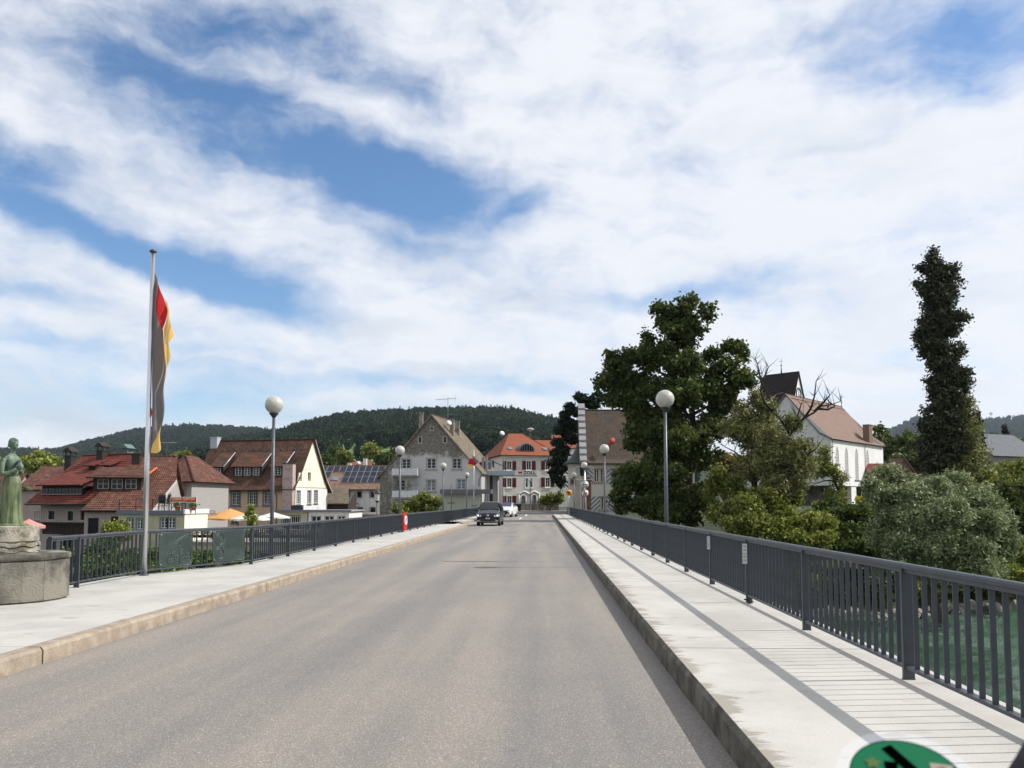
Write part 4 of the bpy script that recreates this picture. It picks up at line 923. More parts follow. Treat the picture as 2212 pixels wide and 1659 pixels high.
def black_mpv():
    pb = mat('black_car_paint', (.006, .007, .010), .22, spec=.3, coat=.25)
    W, H = 1.90, 1.72; y0 = 0
    st = [(0.0, .30, .66, .74, .60, .62, .50), (.05, .22, .74, .84, .78, .80, .66), (.22, .19, .82, .93, .90, .90, .78), (.60, .19, .88, 1.00, .94, .94, .84), (1.05, .19, .96, 1.07, .95, .95, .84),
          (1.40, .19, 1.02, 1.24, .95, .95, .76), (1.85, .19, 1.04, 1.52, .95, .95, .68), (2.25, .19, 1.05, 1.655, .95, .95, .655), (2.9, .19, 1.06, 1.69, .95, .95, .655), (3.8, .19, 1.07, 1.67, .95, .95, .64), (4.5, .22, 1.08, 1.58, .94, .93, .60), (4.78, .28, 1.05, 1.30, .90, .90, .60), (4.85, .4, .9, 1.0, .8, .8, .5)]
    p = on_z(1053.5, 1136.5, 0); r = car('parked_car', (p.x, p.y, 0), R(-1.5), 'black people carrier with headlights lit, coming towards us on the left', pb, W, 4.85, H, st, None, None)
    r.name = 'car'; r.scale = (1.0, 1, 1.15)
    wheels(r, W, (.95, 3.85), .34)
    # windscreen and side glass sit just proud of the shell
    gpanel(r, 'windscreen', [(-.80, 1.16, 1.14), (.80, 1.16, 1.14), (.635, 2.04, 1.635), (-.635, 2.04, 1.635)], M_CGL, .02)
    for s in (-1, 1):
        gpanel(r, 'side_window', [(s * .945, 1.55, 1.10), (s * .945, 4.3, 1.14), (s * .70, 4.1, 1.56), (s * .70, 2.05, 1.56)][::s], M_CGL, .018)
        b = MB(); b.ball((s * 1.03, 1.42, 1.12), .10, 14, sz=.75, sy=.55); b.box((s * .95, 1.44, 1.06), (.12, .06, .05)); b.build('wing_mirror', pb, r)
        b = MB(); b.prism([(s * .93, .10, .66), (s * .52, -.02, .64), (s * .50, .00, .76), (s * .72, .10, .84), (s * .945, .34, .86)][::s], (0, -.045, 0)); hl = b.build('headlight', M_HEAD, r)
        b = MB(); b.ball((s * .76, -.0, .735), .062, 14, sz=.8, sy=.5); bl = b.build('bulb', mat('headlight_lit', (1, 1, 1), .3, emit=(1.0, .93, .85)), hl)
        b = MB(); b.box((s * .73, .015, .36), (.22, .06, .09)); b.build('foglight', M_HEAD, r)
        b = MB(); b.tube([(s * .66, 2.3, 1.69), (s * .67, 3.0, 1.745), (s * .66, 4.0, 1.70)], .016, 6); b.build('roof_rail', mat('rail_satin', (.3, .3, .32), .35, metal=.8), r)
    mat('chrome', (.45, .46, .48), .25, metal=1.0); b = MB()
    for z in (.68, .73): b.box((0, -.035, z), (.92, .03, .008))
    b.build('grille', mat('dark_chrome', (.10, .10, .11), .35, metal=.6), r)
    b = MB(); b.prism([(-.62, .02, .30), (.62, .02, .30), (.72, .03, .50), (-.72, .03, .50)], (0, -.035, 0)); b.build('lower_intake', M_BLACK, r)
    b = MB(); b.tube([(-.66, -.03, .45), (-.56, -.04, .285), (.56, -.04, .285), (.66, -.03, .45)], .012, 6); b.build('intake_trim', MATS['chrome'], r)
    b = MB(); b.box((0, -.055, .53), (.34, .012, .085)); pl = b.build('number_plate', M_WHITE, r)
    b = MB(); rr = random.Random(1)
    for k in range(7): b.box((-.12 + .04 * k, -.064, .53), (.024, .006, .05))
    b.build('plate_figures', M_BLACK, pl)
    # round badge: ring with a V above a W
    cz = .755; b = MB(); b.tube([(.075 * math.cos(a), -.062, cz + .075 * math.sin(a)) for a in [2 * math.pi * k / 24 for k in range(25)]], .010, 6)
    for p0, p1 in (((-.035, .062), (0, .008)), ((0, .008), (.035, .062)), ((-.062, .035), (-.03, -.055)), ((-.03, -.055), (0, .0)), ((0, .0), (.03, -.055)), ((.03, -.055), (.062, .035))): b.tube([(p0[0], -.063, cz + p0[1]), (p1[0], -.063, cz + p1[1])], .007, 5)
    b.build('badge', mat('badge_chrome', (.70, .78, .86), .2, metal=.7), r)
    b = MB(); b.tube([(0, -.045, cz), (0, -.055, cz)], .08, 20); b.build('badge_plate', mat('badge_blue', (.05, .12, .22), .3), r)
    # driver and passenger shapes seen through the glass are only reflections; wipers
    b = MB(); b.tube([(-.55, 1.17, 1.17), (.05, 1.20, 1.19)], .010, 5); b.tube([(.10, 1.17, 1.17), (.68, 1.21, 1.19)], .010, 5); b.build('wiper', M_BLACK, r)
black_mpv()
def white_suv():
    pw = mat('white_car_paint', (.80, .80, .80), .2, spec=.6, coat=.7)
    st = [(0.0, .34, .62, .72, .58, .60, .50), (.06, .25, .74, .86, .76, .78, .64), (.25, .22, .84, .95, .88, .88, .76), (.7, .22, .90, 1.02, .91, .91, .80), (1.10, .22, .97, 1.08, .92, .92, .80),
          (1.5, .22, 1.02, 1.30, .92, .92, .70), (2.0, .22, 1.04, 1.54, .92, .92, .62), (2.5, .22, 1.05, 1.60, .92, .92, .61), (3.3, .22, 1.08, 1.57, .92, .92, .59), (4.0, .26, 1.12, 1.42, .90, .90, .56), (4.35, .34, 1.0, 1.15, .86, .84, .5), (4.4, .45, .9, .98, .76, .76, .4)]
    p = on_z(1100, 1117, .02); r = car('car', (p.x - .75, p.y, 0.0), R(-12), 'white compact SUV with dark grille, behind the black car', pw, 1.84, 4.4, 1.6, st, None, None); r.scale = (1, 1, 1.17)
    wheels(r, 1.84, (.92, 3.5), .34)
    gpanel(r, 'windscreen', [(-.76, 1.20, 1.15), (.76, 1.20, 1.15), (.60, 2.12, 1.585), (-.60, 2.12, 1.585)], M_CGLB, .02)
    for s in (-1, 1):
        gpanel(r, 'side_window', [(s * .915, 1.6, 1.10), (s * .915, 3.7, 1.16), (s * .66, 3.4, 1.47), (s * .66, 2.1, 1.49)][::s], M_CGL, .018)
        b = MB(); b.ball((s * 1.0, 1.5, 1.10), .09, 12, sz=.75, sy=.55); b.build('wing_mirror', pw, r)
        b = MB(); b.prism([(s * .88, .08, .74), (s * .48, .0, .76), (s * .50, .03, .81), (s * .90, .30, .87)][::s], (0, -.04, 0)); b.build('headlight', M_HEAD, r)
        b = MB(); b.box((s * .72, .0, .45), (.20, .05, .14)); b.build('foglight_recess', M_BLACK, r)
    b = MB(); b.prism([(-.42, .02, .30), (.42, .02, .30), (.64, .03, .52), (.46, .0, .70), (-.46, .0, .70), (-.64, .03, .52)], (0, -.045, 0)); b.build('grille', M_BLACK, r)
    b = MB(); b.box((0, -.06, .44), (.34, .012, .085)); b.build('number_plate', M_WHITE, r)
    b = MB(); b.tube([(-.07, -.04, .745), (.07, -.04, .745)], .012, 6); b.tube([(.06 * math.cos(a), -.04, .745 + .038 * math.sin(a)) for a in [k * .5236 for k in range(13)]], .008, 5); b.build('badge', MATS['chrome'], r)
white_suv()

# ------------------------------------------------------------------ buildings
def cA(x, y): return ((640 + x / 3.95) / 1.649, (1500 + y / 3.95) / 1.649)
def cB(x, y): return ((100 + x / 3.568) / 1.649, (1550 + y / 3.568) / 1.649)
def cC(x, y): return ((1100 + x / 3.16) / 1.649, (1400 + y / 3.16) / 1.649)
def cD(x, y): return ((1600 + x / 3.16) / 1.649, (1450 + y / 3.16) / 1.649)
def cE(x, y): return ((1900 + x / 3.318) / 1.649, (1400 + y / 3.318) / 1.649)
def cF(x, y): return ((2700 + x / 3.0156) / 1.649, (1250 + y / 3.0156) / 1.649)
class House:
    def __init__(s, name, label, cat, corner, rot, zb, W, Dp):
        s.rot = R(rot); s.c = Vector((*corner, zb)); s.W = W; s.D = Dp
        s.root = thing(name, s.c, s.rot, label, cat); s.inv = Matrix.Rotation(-s.rot, 3, 'Z')
    def hit(s, u, plane='front', off=0.0):
        d = s.inv @ ray(*u); e = s.inv @ (EYE - s.c)
        if plane == 'front': t = (off - e.y) / d.y; p = e + d * t; return p.x, p.z
        x = (s.W if plane == 'right' else 0) + off; t = (x - e.x) / d.x; p = e + d * t; return p.y, p.z
    def P(s, plane, a, z, off=0.0):
        """off > 0 is outwards"""
        if plane == 'front': return Vector((a, -off, z))
        if plane == 'right': return Vector((s.W + off, a, z))
        if plane == 'left': return Vector((-off, a, z))
        return Vector((a, s.D + off, z))
    def rect(s, crop, x0, y0, x1, y1, plane='front', off=0.0):
        a0, z1 = s.hit(crop(x0, y0), plane, off); a1, z0 = s.hit(crop(x1, y1), plane, off)
        return (min(a0, a1), max(a0, a1), min(z0, z1), max(z0, z1))
    def wall(s, name, plane, outline, holes, m, depth=.16):
        P2 = [[Vector((a, z, 0)) for a, z in outline]] + [[Vector((h[0], h[2], 0)), Vector((h[0], h[3], 0)), Vector((h[1], h[3], 0)), Vector((h[1], h[2], 0))] for h in holes]
        flat = [p for q in P2 for p in q]; tr = tessellate_polygon(P2)
        b = MB(); n = len(flat); b.v = [tuple(s.P(plane, p.x, p.y)) for p in flat]
        for t in tr: b.f.append(tuple(t)); b.m.append(0); b.sm.append(False)
        for h in holes:
            o = [(h[0], h[2]), (h[0], h[3]), (h[1], h[3]), (h[1], h[2])]
            vs = [s.P(plane, *q) for q in o] + [s.P(plane, *q, -depth) for q in o]; b.add(vs, [(k, (k + 1) % 4, (k + 1) % 4 + 4, k + 4) for k in range(4)])
        return b.build(name, m, s.root)
    def window(s, plane, h, depth=.14, nx=2, ny=3, fr=None, pane=None, sur=None, sw=.12, sill=None, shut=None, shw=.45, bar=.035, name='window', shutm2=None, zsill=.08):
        fr = fr or M_WFR; pane = pane or M_PANE; a0, a1, z0, z1 = h; b = MB()
        def bx(a, c, e, f, o0, o1, bb):
            p, q = s.P(plane, a, e, o0), s.P(plane, c, f, o1); bb.box(((p + q) / 2), (abs(q.x - p.x), abs(q.y - p.y), abs(q.z - p.z)))
        f = .06
        bx(a0, a0 + f, z0, z1, -depth, -depth + .05, b); bx(a1 - f, a1, z0, z1, -depth, -depth + .05, b); bx(a0 + f, a1 - f, z0, z0 + f, -depth, -depth + .05, b); bx(a0 + f, a1 - f, z1 - f, z1, -depth, -depth + .05, b)
        for i in range(1, nx):
            x = a0 + (a1 - a0) * i / nx; w_ = .045 if (nx % 2 == 0 and i == nx // 2) else bar / 2; bx(x - w_, x + w_, z0 + f, z1 - f, -depth + .004, -depth + .05, b)
        for j in range(1, ny):
            z = z0 + (z1 - z0) * j / ny; bx(a0 + f, a1 - f, z - bar / 2, z + bar / 2, -depth + .008, -depth + .038, b)
        o = b.build(name, fr, s.root)
        b = MB(); bx(a0, a1, z0, z1, -depth - .03, -depth + .001, b); b.build('pane', pane, o)
        if sur:
            b = MB(); bx(a0 - sw, a0, z0, z1 + sw, 0.0, .035, b); bx(a1, a1 + sw, z0, z1 + sw, 0.0, .035, b); bx(a0, a1, z1, z1 + sw, 0.0, .035, b); bx(a0 - sw, a1 + sw, z0 - sw, z0, 0.0, .035, b); b.build('window_surround', sur, o)
        if sill: b = MB(); bx(a0 - .12 - (sw if sur else 0), a1 + .12 + (sw if sur else 0), z0 - zsill - (sw if sur else 0), z0 - (sw if sur else 0), 0, .12, b); b.build('sill', sill, o)
        if shut:
            for k, (c0, c1) in enumerate(((a0 - shw - .12, a0 - .12), (a1 + .12, a1 + .12 + shw))):
                b = MB(); bx(c0, c1, z0 - .03, z1 + .03, .02, .06, b)
                if shutm2 is None:
                    for q in range(12): zz = z0 + (z1 - z0) * (q + .5) / 12; bx(c0 + .05, c1 - .05, zz - .02, zz + .02, .06, .075, b)
                sh = b.build('shutter', shut, s.root)
                if shutm2 is not None:
                    b = MB(); w_, hh = c1 - c0, z1 - z0 + .06; sgn = 1 if k == 0 else -1
                    for q in range(-3, 6):      # slanted painted stripes clipped to the board
                        poly = clip([(0, q * .52), (0, q * .52 + .26), (w_, q * .52 + .26 - sgn * w_ * 1.0), (w_, q * .52 - sgn * w_ * 1.0)], w_, hh)
                        if len(poly) > 2:
                            pp = [s.P(plane, c0 + x, z0 - .03 + z, .0635) for x, z in poly]; b.add(pp, [tuple(range(len(pp)))])
                    b.build('painted_stripes', shutm2, sh)
        return o
    def box(s, name, c, d, m, rz=0): b = MB(); b.box(c, d, rz); return b.build(name, m, s.root)
def clip(poly, w_, h):
    for ax, lim, sg in ((0, 0, 1), (0, w_, -1), (1, 0, 1), (1, h, -1)):
        out = []
        for i in range(len(poly)):
            a, b_ = poly[i], poly[(i + 1) % len(poly)]; da, db = (a[ax] - lim) * sg, (b_[ax] - lim) * sg
            if da >= 0: out.append(a)
            if da * db < 0: t = da / (da - db); out.append((a[0] + (b_[0] - a[0]) * t, a[1] + (b_[1] - a[1]) * t))
        poly = out
        if not poly: return poly
    return poly
def roof(parent, eL, eR, rR, rL, m, name='roof_slope', course=.30, step=.03, th=.14, under=None):
    """stepped courses of tiles between eave (eL, eR) and ridge (rL, rR)"""
    eL, eR, rR, rL = map(Vector, (eL, eR, rR, rL)); slope = ((rL - eL).length + (rR - eR).length) / 2; n = max(3, int(slope / course)); b = MB(); uvs = []
    e = (eR - eL).normalized(); nn = e.cross((rL + rR) / 2 - (eL + eR) / 2).normalized()
    if nn.z < 0: nn = -nn
    vdir = nn.cross(e).normalized()
    if vdir.z < 0: vdir = -vdir
    def uv(p): d = p - eL; return (d.dot(e), d.dot(vdir))
    for k in range(n):
        t0, t1 = k / n, (k + 1) / n; a, c, d, f = eL.lerp(rL, t0), eR.lerp(rR, t0), eR.lerp(rR, t1), eL.lerp(rL, t1)
        A, Cc = a + nn * step, c + nn * step; o = len(b.v)
        b.add([A, Cc, d + nn * .004, f + nn * .004, a, c], [(0, 1, 2, 3), (4, 5, 1, 0)]); uvs += [uv(p) for p in (A, Cc, d, f, a, c)]
    dn = -nn * th; o = len(b.v); P_ = [eL, eR, rR, rL]
    b.add([*P_, *[p + dn for p in P_]], [(4, 7, 6, 5), (0, 1, 5, 4), (1, 2, 6, 5), (3, 0, 4, 7)]); uvs += [uv(p) for p in P_] * 2
    return b.build(name, m, parent, uvs=uvs, fixn=False)
def ridge(parent, a, c, m, rad=.09, name='ridge_tiles'):
    a, c = Vector(a), Vector(c); n = max(2, int((c - a).length / .4)); b = MB()
    for k in range(n):
        p, q = a.lerp(c, k / n), a.lerp(c, (k + .98) / n); b.tube([p, q], [rad * 1.08, rad * .92], 7)
    return b.build(name, m, parent)
def chimney(parent, x, y, z0, z1, wx, wy, m, cap=None, capm=None):
    b = MB(); b.box((x, y, (z0 + z1) / 2), (wx, wy, z1 - z0)); o = b.build('chimney', m, parent)
    b = MB(); b.box((x, y, z1 + .05), (wx + .14, wy + .14, .10))
    if cap == 'house':
        for sx in (-1, 1):
            for sy in (-1, 1): b.box((x + sx * wx * .4, y + sy * wy * .4, z1 + .30), (.1, .1, .42))
        b.prism([(x - wx * .75, y - wy * .7, z1 + .5), (x + wx * .75, y - wy * .7, z1 + .5), (x, y - wy * .7, z1 + .5 + wx * .55)], (0, wy * 1.4, 0))
    b.build('chimney_cap', capm or m, o); return o
def gutter(parent, a, c, m=None): b = MB(); b.tube([a, c], .06, 7); return b.build('gutter', m or M_GUT, parent)
def downpipe(parent, pts): b = MB(); b.tube(pts, .045, 7); return b.build('downpipe', M_GUT, parent)
def dish(parent, p, rad, rz, m, name='satellite_dish'):
    b = MB(); b.lathe([(rad, .12 * rad / .4), (rad * .7, .05), (.02, 0), (.02, -.01), (rad * .7, .035), (rad * 1.0, .10 * rad / .4)], 18); b.tube([(0, 0, 0), (0, -.1, -.35)], .03, 6); b.tube([(0, -rad, .1), (0, -.2, .42)], .015, 5)
    o = b.build(name, m, parent); o.location = p; o.rotation_euler = (R(70), 0, rz); return o

M_WFR = mat('window_frame_white', (.62, .63, .62), .45)
M_PANE = mat('window_glass', (.012, .014, .018), .14, spec=.32, var=.5, vscale=1.2)
M_PANEC = mat('window_curtain_glass', (.20, .24, .27), .2, spec=.6, col2=(.06, .075, .09), vscale=2.5)
M_GUT = mat('gutter_dark', (.045, .045, .05), .45, metal=.4)
M_ZINC = mat('zinc_sheet', (.22, .25, .29), .45, metal=.35, var=.2, vscale=1.5)
M_STONEG = mat('grey_window_stone', (.17, .175, .19), .8, var=.2, vscale=3)
M_PEACH = mat('peach_render', (.62, .45, .305), .9, col2=(.50, .365, .25), vscale=1.1, aniso=(1.6, 1.6, .4), detail=9, bump=.2, bscale=60)
M_CREAM = mat('cream_render', (.78, .755, .60), .9, col2=(.70, .675, .52), vscale=.6, bump=.15, bscale=60)
M_WREN = mat('white_render', (.75, .75, .74), .9, col2=(.61, .605, .59), vscale=1.1, aniso=(1.6, 1.6, .4), detail=9, bump=.15, bscale=50)
M_OLIVE = mat('pale_olive_render', (.48, .45, .31), .9, col2=(.37, .35, .245), vscale=1.1, aniso=(1.6, 1.6, .4), detail=9, bump=.15, bscale=50)
M_PINK = mat('pink_chimney_render', (.42, .33, .30), .9, col2=(.22, .16, .14), vscale=1.6, lo=.30, hi=.5)
T_BROWN = tiles('brown_roof_tiles', [(.018, .011, .008), (.045, .026, .018), (.085, .044, .029), (.135, .075, .05), (.26, .18, .13)], .18, .15, patch=(.17, .055, .025), patchamt=.2)
T_BROWNP = tiles('mixed_roof_tiles', [(.03, .025, .02), (.065, .04, .027), (.10, .06, .04), (.12, .10, .075)], .18, .15, patch=(.24, .07, .03), patchamt=.7)
T_RED = tiles('red_roof_tiles', [(.065, .022, .016), (.135, .032, .022), (.20, .046, .030), (.27, .095, .062)], .3, .34, wave=.3)
T_RBR = tiles('weathered_red_tiles', [(.045, .025, .02), (.10, .044, .03), (.165, .072, .048), (.28, .175, .125)], .3, .34, wave=.3)
T_OLD = tiles('old_light_tiles', [(.10, .065, .045), (.20, .125, .085), (.28, .19, .13), (.34, .27, .19)], .28, .32, wave=.28)
T_ORANGE = tiles('orange_roof_tiles', [(.22, .07, .035), (.30, .095, .048), (.35, .12, .065)], .22, .2)
T_GREY = tiles('grey_weathered_tiles', [(.075, .063, .047), (.15, .125, .09), (.23, .19, .14), (.30, .265, .20)], .2, .17)
T_CUST = tiles('customs_roof_tiles', [(.035, .030, .025), (.075, .060, .047), (.11, .088, .068), (.16, .13, .10)], .18, .16, patch=(.20, .08, .045), patchamt=.2)
T_CHUR = tiles('church_roof_tiles', [(.17, .115, .09), (.23, .155, .12), (.265, .18, .14), (.30, .22, .185)], .17, .14)
T_SLATE = tiles('tower_slates', [(.012, .010, .011), (.020, .016, .016), (.03, .024, .024)], .2, .18)

# ---- A: peach inn with three shed dormers
def inn():
    h = House('inn', 'long peach inn with brown tiled roof, three shed dormers and a cream gable', 'house', (-46.1, 102.6), -10, -3.6, 14.62, 9.2); zt = 3.75 + 3.6; W, D = h.W, h.D; rz = 10.35 + 3.6
    wins = [h.rect(cA, 478, 1008, 582, 1178), h.rect(cA, 737, 1005, 840, 1175), h.rect(cA, 977, 1005, 1082, 1172), h.rect(cA, 1187, 1003, 1285, 1170)]
    door = h.rect(cA, 272, 1015, 372, 1222)
    low = [h.rect(cA, a, 1415, a + 95, 1500) for a in (270, 470, 720, 985)]
    vlow = [(a0, a1, 1.2, 2.6) for a0, a1, _, _ in low]
    b_holes = wins + [door] + low + vlow
    h.wall('front_wall', 'front', [(0, 0), (W, 0), (W, zt + .3), (0, zt + .3)], b_holes, M_PEACH)
    for k, q in enumerate(wins): h.window('front', q, ny=4, nx=4, sur=M_STONEG, sw=.20, sill=M_STONEG, bar=.03)
    h.window('front', door, ny=5, nx=4, sur=M_STONEG, sw=.22, name='terrace_door', bar=.03)
    for q in low: h.window('front', q, ny=2, nx=2, sur=M_STONEG, sw=.16)
    for q in vlow: h.window('front', q, ny=3, nx=2, sur=M_STONEG, sw=.16, sill=M_STONEG)
    # gable, cream above and white below
    zsplit = h.hit(cA(1800, 928), 'right')[1]
    gw = [h.rect(cA, 1678, 725, 1712, 832, 'right'), h.rect(cA, 1808, 725, 1840, 832, 'right')]
    g2 = [h.rect(cA, 1650, 982, 1695, 1165, 'right'), h.rect(cA, 1802, 980, 1845, 1160, 'right'), h.rect(cA, 1895, 978, 1936, 1152, 'right')]
    h.wall('gable_wall', 'right', [(0, 0), (D, 0), (D, zsplit), (0, zsplit)], g2, M_WREN)
    def gz_(y): return zt + (rz - zt) * (1 - abs(y - D / 2) / (D / 2))
    h.wall('gable_top', 'right', [(0, zsplit), (D, zsplit), (D, zt), (D / 2, rz - .12), (0, zt)], gw, M_CREAM)
    for q in gw: h.window('right', q, nx=1, ny=3, sur=M_STONEG, sw=.06)
    for q in g2: h.window('right', q, nx=2, ny=5, sur=M_STONEG, sw=.10, sill=M_STONEG)
    h.wall('side_wall', 'left', [(0, 0), (D, 0), (D, zt), (D / 2, rz - .12), (0, zt)], [], M_PEACH)
    h.wall('rear_wall', 'back', [(0, 0), (W, 0), (W, zt), (0, zt)], [], M_PEACH)
    k = (rz - zt) / (D / 2); o = .62
    def rp_(x, y): return (x, y, rz - abs(y - D / 2) * k + (.28 if abs(y - D / 2) > D / 2 - .2 else 0))
    # bell-cast eave: main slope and a flatter foot
    yb = .9
    roof(h.root, (-.35, yb, rz - (D / 2 - yb) * k), (W + .06, yb, rz - (D / 2 - yb) * k), (W + .06, D / 2, rz), (-.35, D / 2, rz), T_BROWN, course=.16, step=.016)
    roof(h.root, (-.35, -o, zt - .22), (W + .06, -o, zt - .22), (W + .06, yb, rz - (D / 2 - yb) * k), (-.35, yb, rz - (D / 2 - yb) * k), T_BROWN, 'eave_slope', course=.16, step=.016)
    yb2 = D - yb
    roof(h.root, (W + .35, yb2, rz - (D / 2 - yb) * k), (-.35, yb2, rz - (D / 2 - yb) * k), (-.35, D / 2, rz), (W + .35, D / 2, rz), T_BROWN)
    roof(h.root, (W + .35, D + .9, zt - .45), (-.35, D + .9, zt - .45), (-.35, yb2, rz - (D / 2 - yb) * k), (W + .35, yb2, rz - (D / 2 - yb) * k), T_BROWN, 'eave_slope')
    ridge(h.root, (-.4, D / 2, rz + .02), (W + .4, D / 2, rz + .02), T_BROWN)
    b = MB(); w2 = .14
    for y0, z0, y1, z1 in ((D / 2, rz + .03, yb2, rz - (D / 2 - yb) * k), (yb2, rz - (D / 2 - yb) * k, D + .9, zt - .45)):
        b.prism([(W + .351, y0, z0 - .20), (W + .351, y1, z1 - .20), (W + .351, y1, z1 + .03), (W + .351, y0, z0 + .03)], (.05, 0, 0))
    b.build('bargeboard', mat('bargeboard_grey', (.36, .36, .35), .7, var=.2), h.root)
    gutter(h.root, (-.3, -o - .05, zt - .26), (W + .2, -o - .05, zt - .26))
    # snow guards under the ridge
    for i in range(14):
        x = W * (i + 1.0) / 15.2; y = D / 2 - 1.0; z = rz - 1.0 * k; b = MB(); b.prism([(x - .14, y - .1, z - .05), (x + .14, y - .1, z - .05), (x, y - .1, z + .16)], (0, .4, .1)); b.build('roof_vent', M_GUT, h.root)
    # dormers
    def dormer(s0, s1, nw):
        x0, x1 = s0 * W, s1 * W; yf = 1.05; zf0 = rz - (D / 2 - yf) * k; zf1 = zf0 + 1.32; yt = 3.35; ztp = rz - (D / 2 - yt) * k
        b = MB(); b.add([(x0 + .12, yf, zf0 - .1), (x1 - .12, yf, zf0 - .1), (x1 - .12, yf, zf1), (x0 + .12, yf, zf1)], [(0, 1, 2, 3)])
        for x in (x0 + .12, x1 - .12): b.add([(x, yf, zf0 - .1), (x, yf, zf1), (x, yt, ztp), ], [(0, 1, 2)])
        d = b.build('dormer', mat('dormer_dark_board', (.035, .024, .018), .8), h.root)
        roof(d, (x0 - .1, yf - .42, zf1 - .02), (x1 + .1, yf - .42, zf1 - .02), (x1 + .1, yt, ztp + .06), (x0 - .1, yt, ztp + .06), T_BROWNP, 'dormer_roof', course=.16, step=.016, th=.08)
        b = MB(); b.tube([(x1 + .12, yf - .42, zf1), (x1 + .12, yt, ztp + .09)], .055, 6); b.build('dormer_trim', mat('pale_metal_trim', (.55, .56, .58), .4, metal=.3), d)
        c = (x0 + x1) / 2; sp = 1.28
        for j in range(nw):
            xx = c + (j - (nw - 1) / 2) * sp; b = MB(); ww, hh = .84, .92; z_ = zf0 + .2; y_ = yf - .03
            for px_ in (-ww / 2, 0, ww / 2): b.box((xx + px_, y_, z_ + hh / 2), (.055 if px_ else .07, .05, hh))
            for q in (0, 1 / 3, 2 / 3, 1): b.box((xx, y_ + .004, z_ + hh * q), (ww + .05, .045, .05 if q in (0, 1) else .03))
            b.build('window', M_WFR, d)
            b = MB(); b.box((xx, yf - .012, z_ + hh / 2), (ww, .02, hh)); b.build('pane', M_PANE, d)
    dormer(.12, .255, 1); dormer(.335, .635, 3); dormer(.72, .855, 1)
    # corner chimney with a lit pink side, and the pale chimney at the far end
    x0, _, = h.hit(cA(1482, 900), 'front'); zc = h.hit(cA(1500, 605), 'front')[1]
    b = MB(); x1c = W - .12; x0 -= .02; b.box(((x0 + x1c) / 2, -.25, zc / 2), (x1c - x0, .8, zc)); c = b.build('chimney', M_PINK, h.root)
    b = MB(); b.box(((x0 + x1c) / 2, -.25, zc + .05), (x1c + .16 - x0, .98, .10)); b.build('chimney_cap', M_GUT, c)
    chimney(h.root, .2, D / 2 - .3, zt + 3, h.hit(cA(380, 240), 'front', D / 2)[1], 1.05, .9, mat('pale_blue_chimney', (.42, .45, .50), .8, var=.12))
    downpipe(h.root, [(x0 - 1.35, -o, zt - .28), (x0 - 1.15, -.12, zt - .8), (x0 - 1.1, -.08, zt - 1.3), (x0 - 1.1, -.08, .2)])
    # faint painted lettering on the gable
    a, z = h.hit(cA(1765, 665), 'right'); M_FAINT = mat('faded_lettering', (.60, .56, .38), .9)
    text('Gasthaus', .62, M_FAINT, h.root, (W + .008, a + .5, z - .1), (math.pi / 2, 0, math.pi / 2), extrude=.003)
inn()

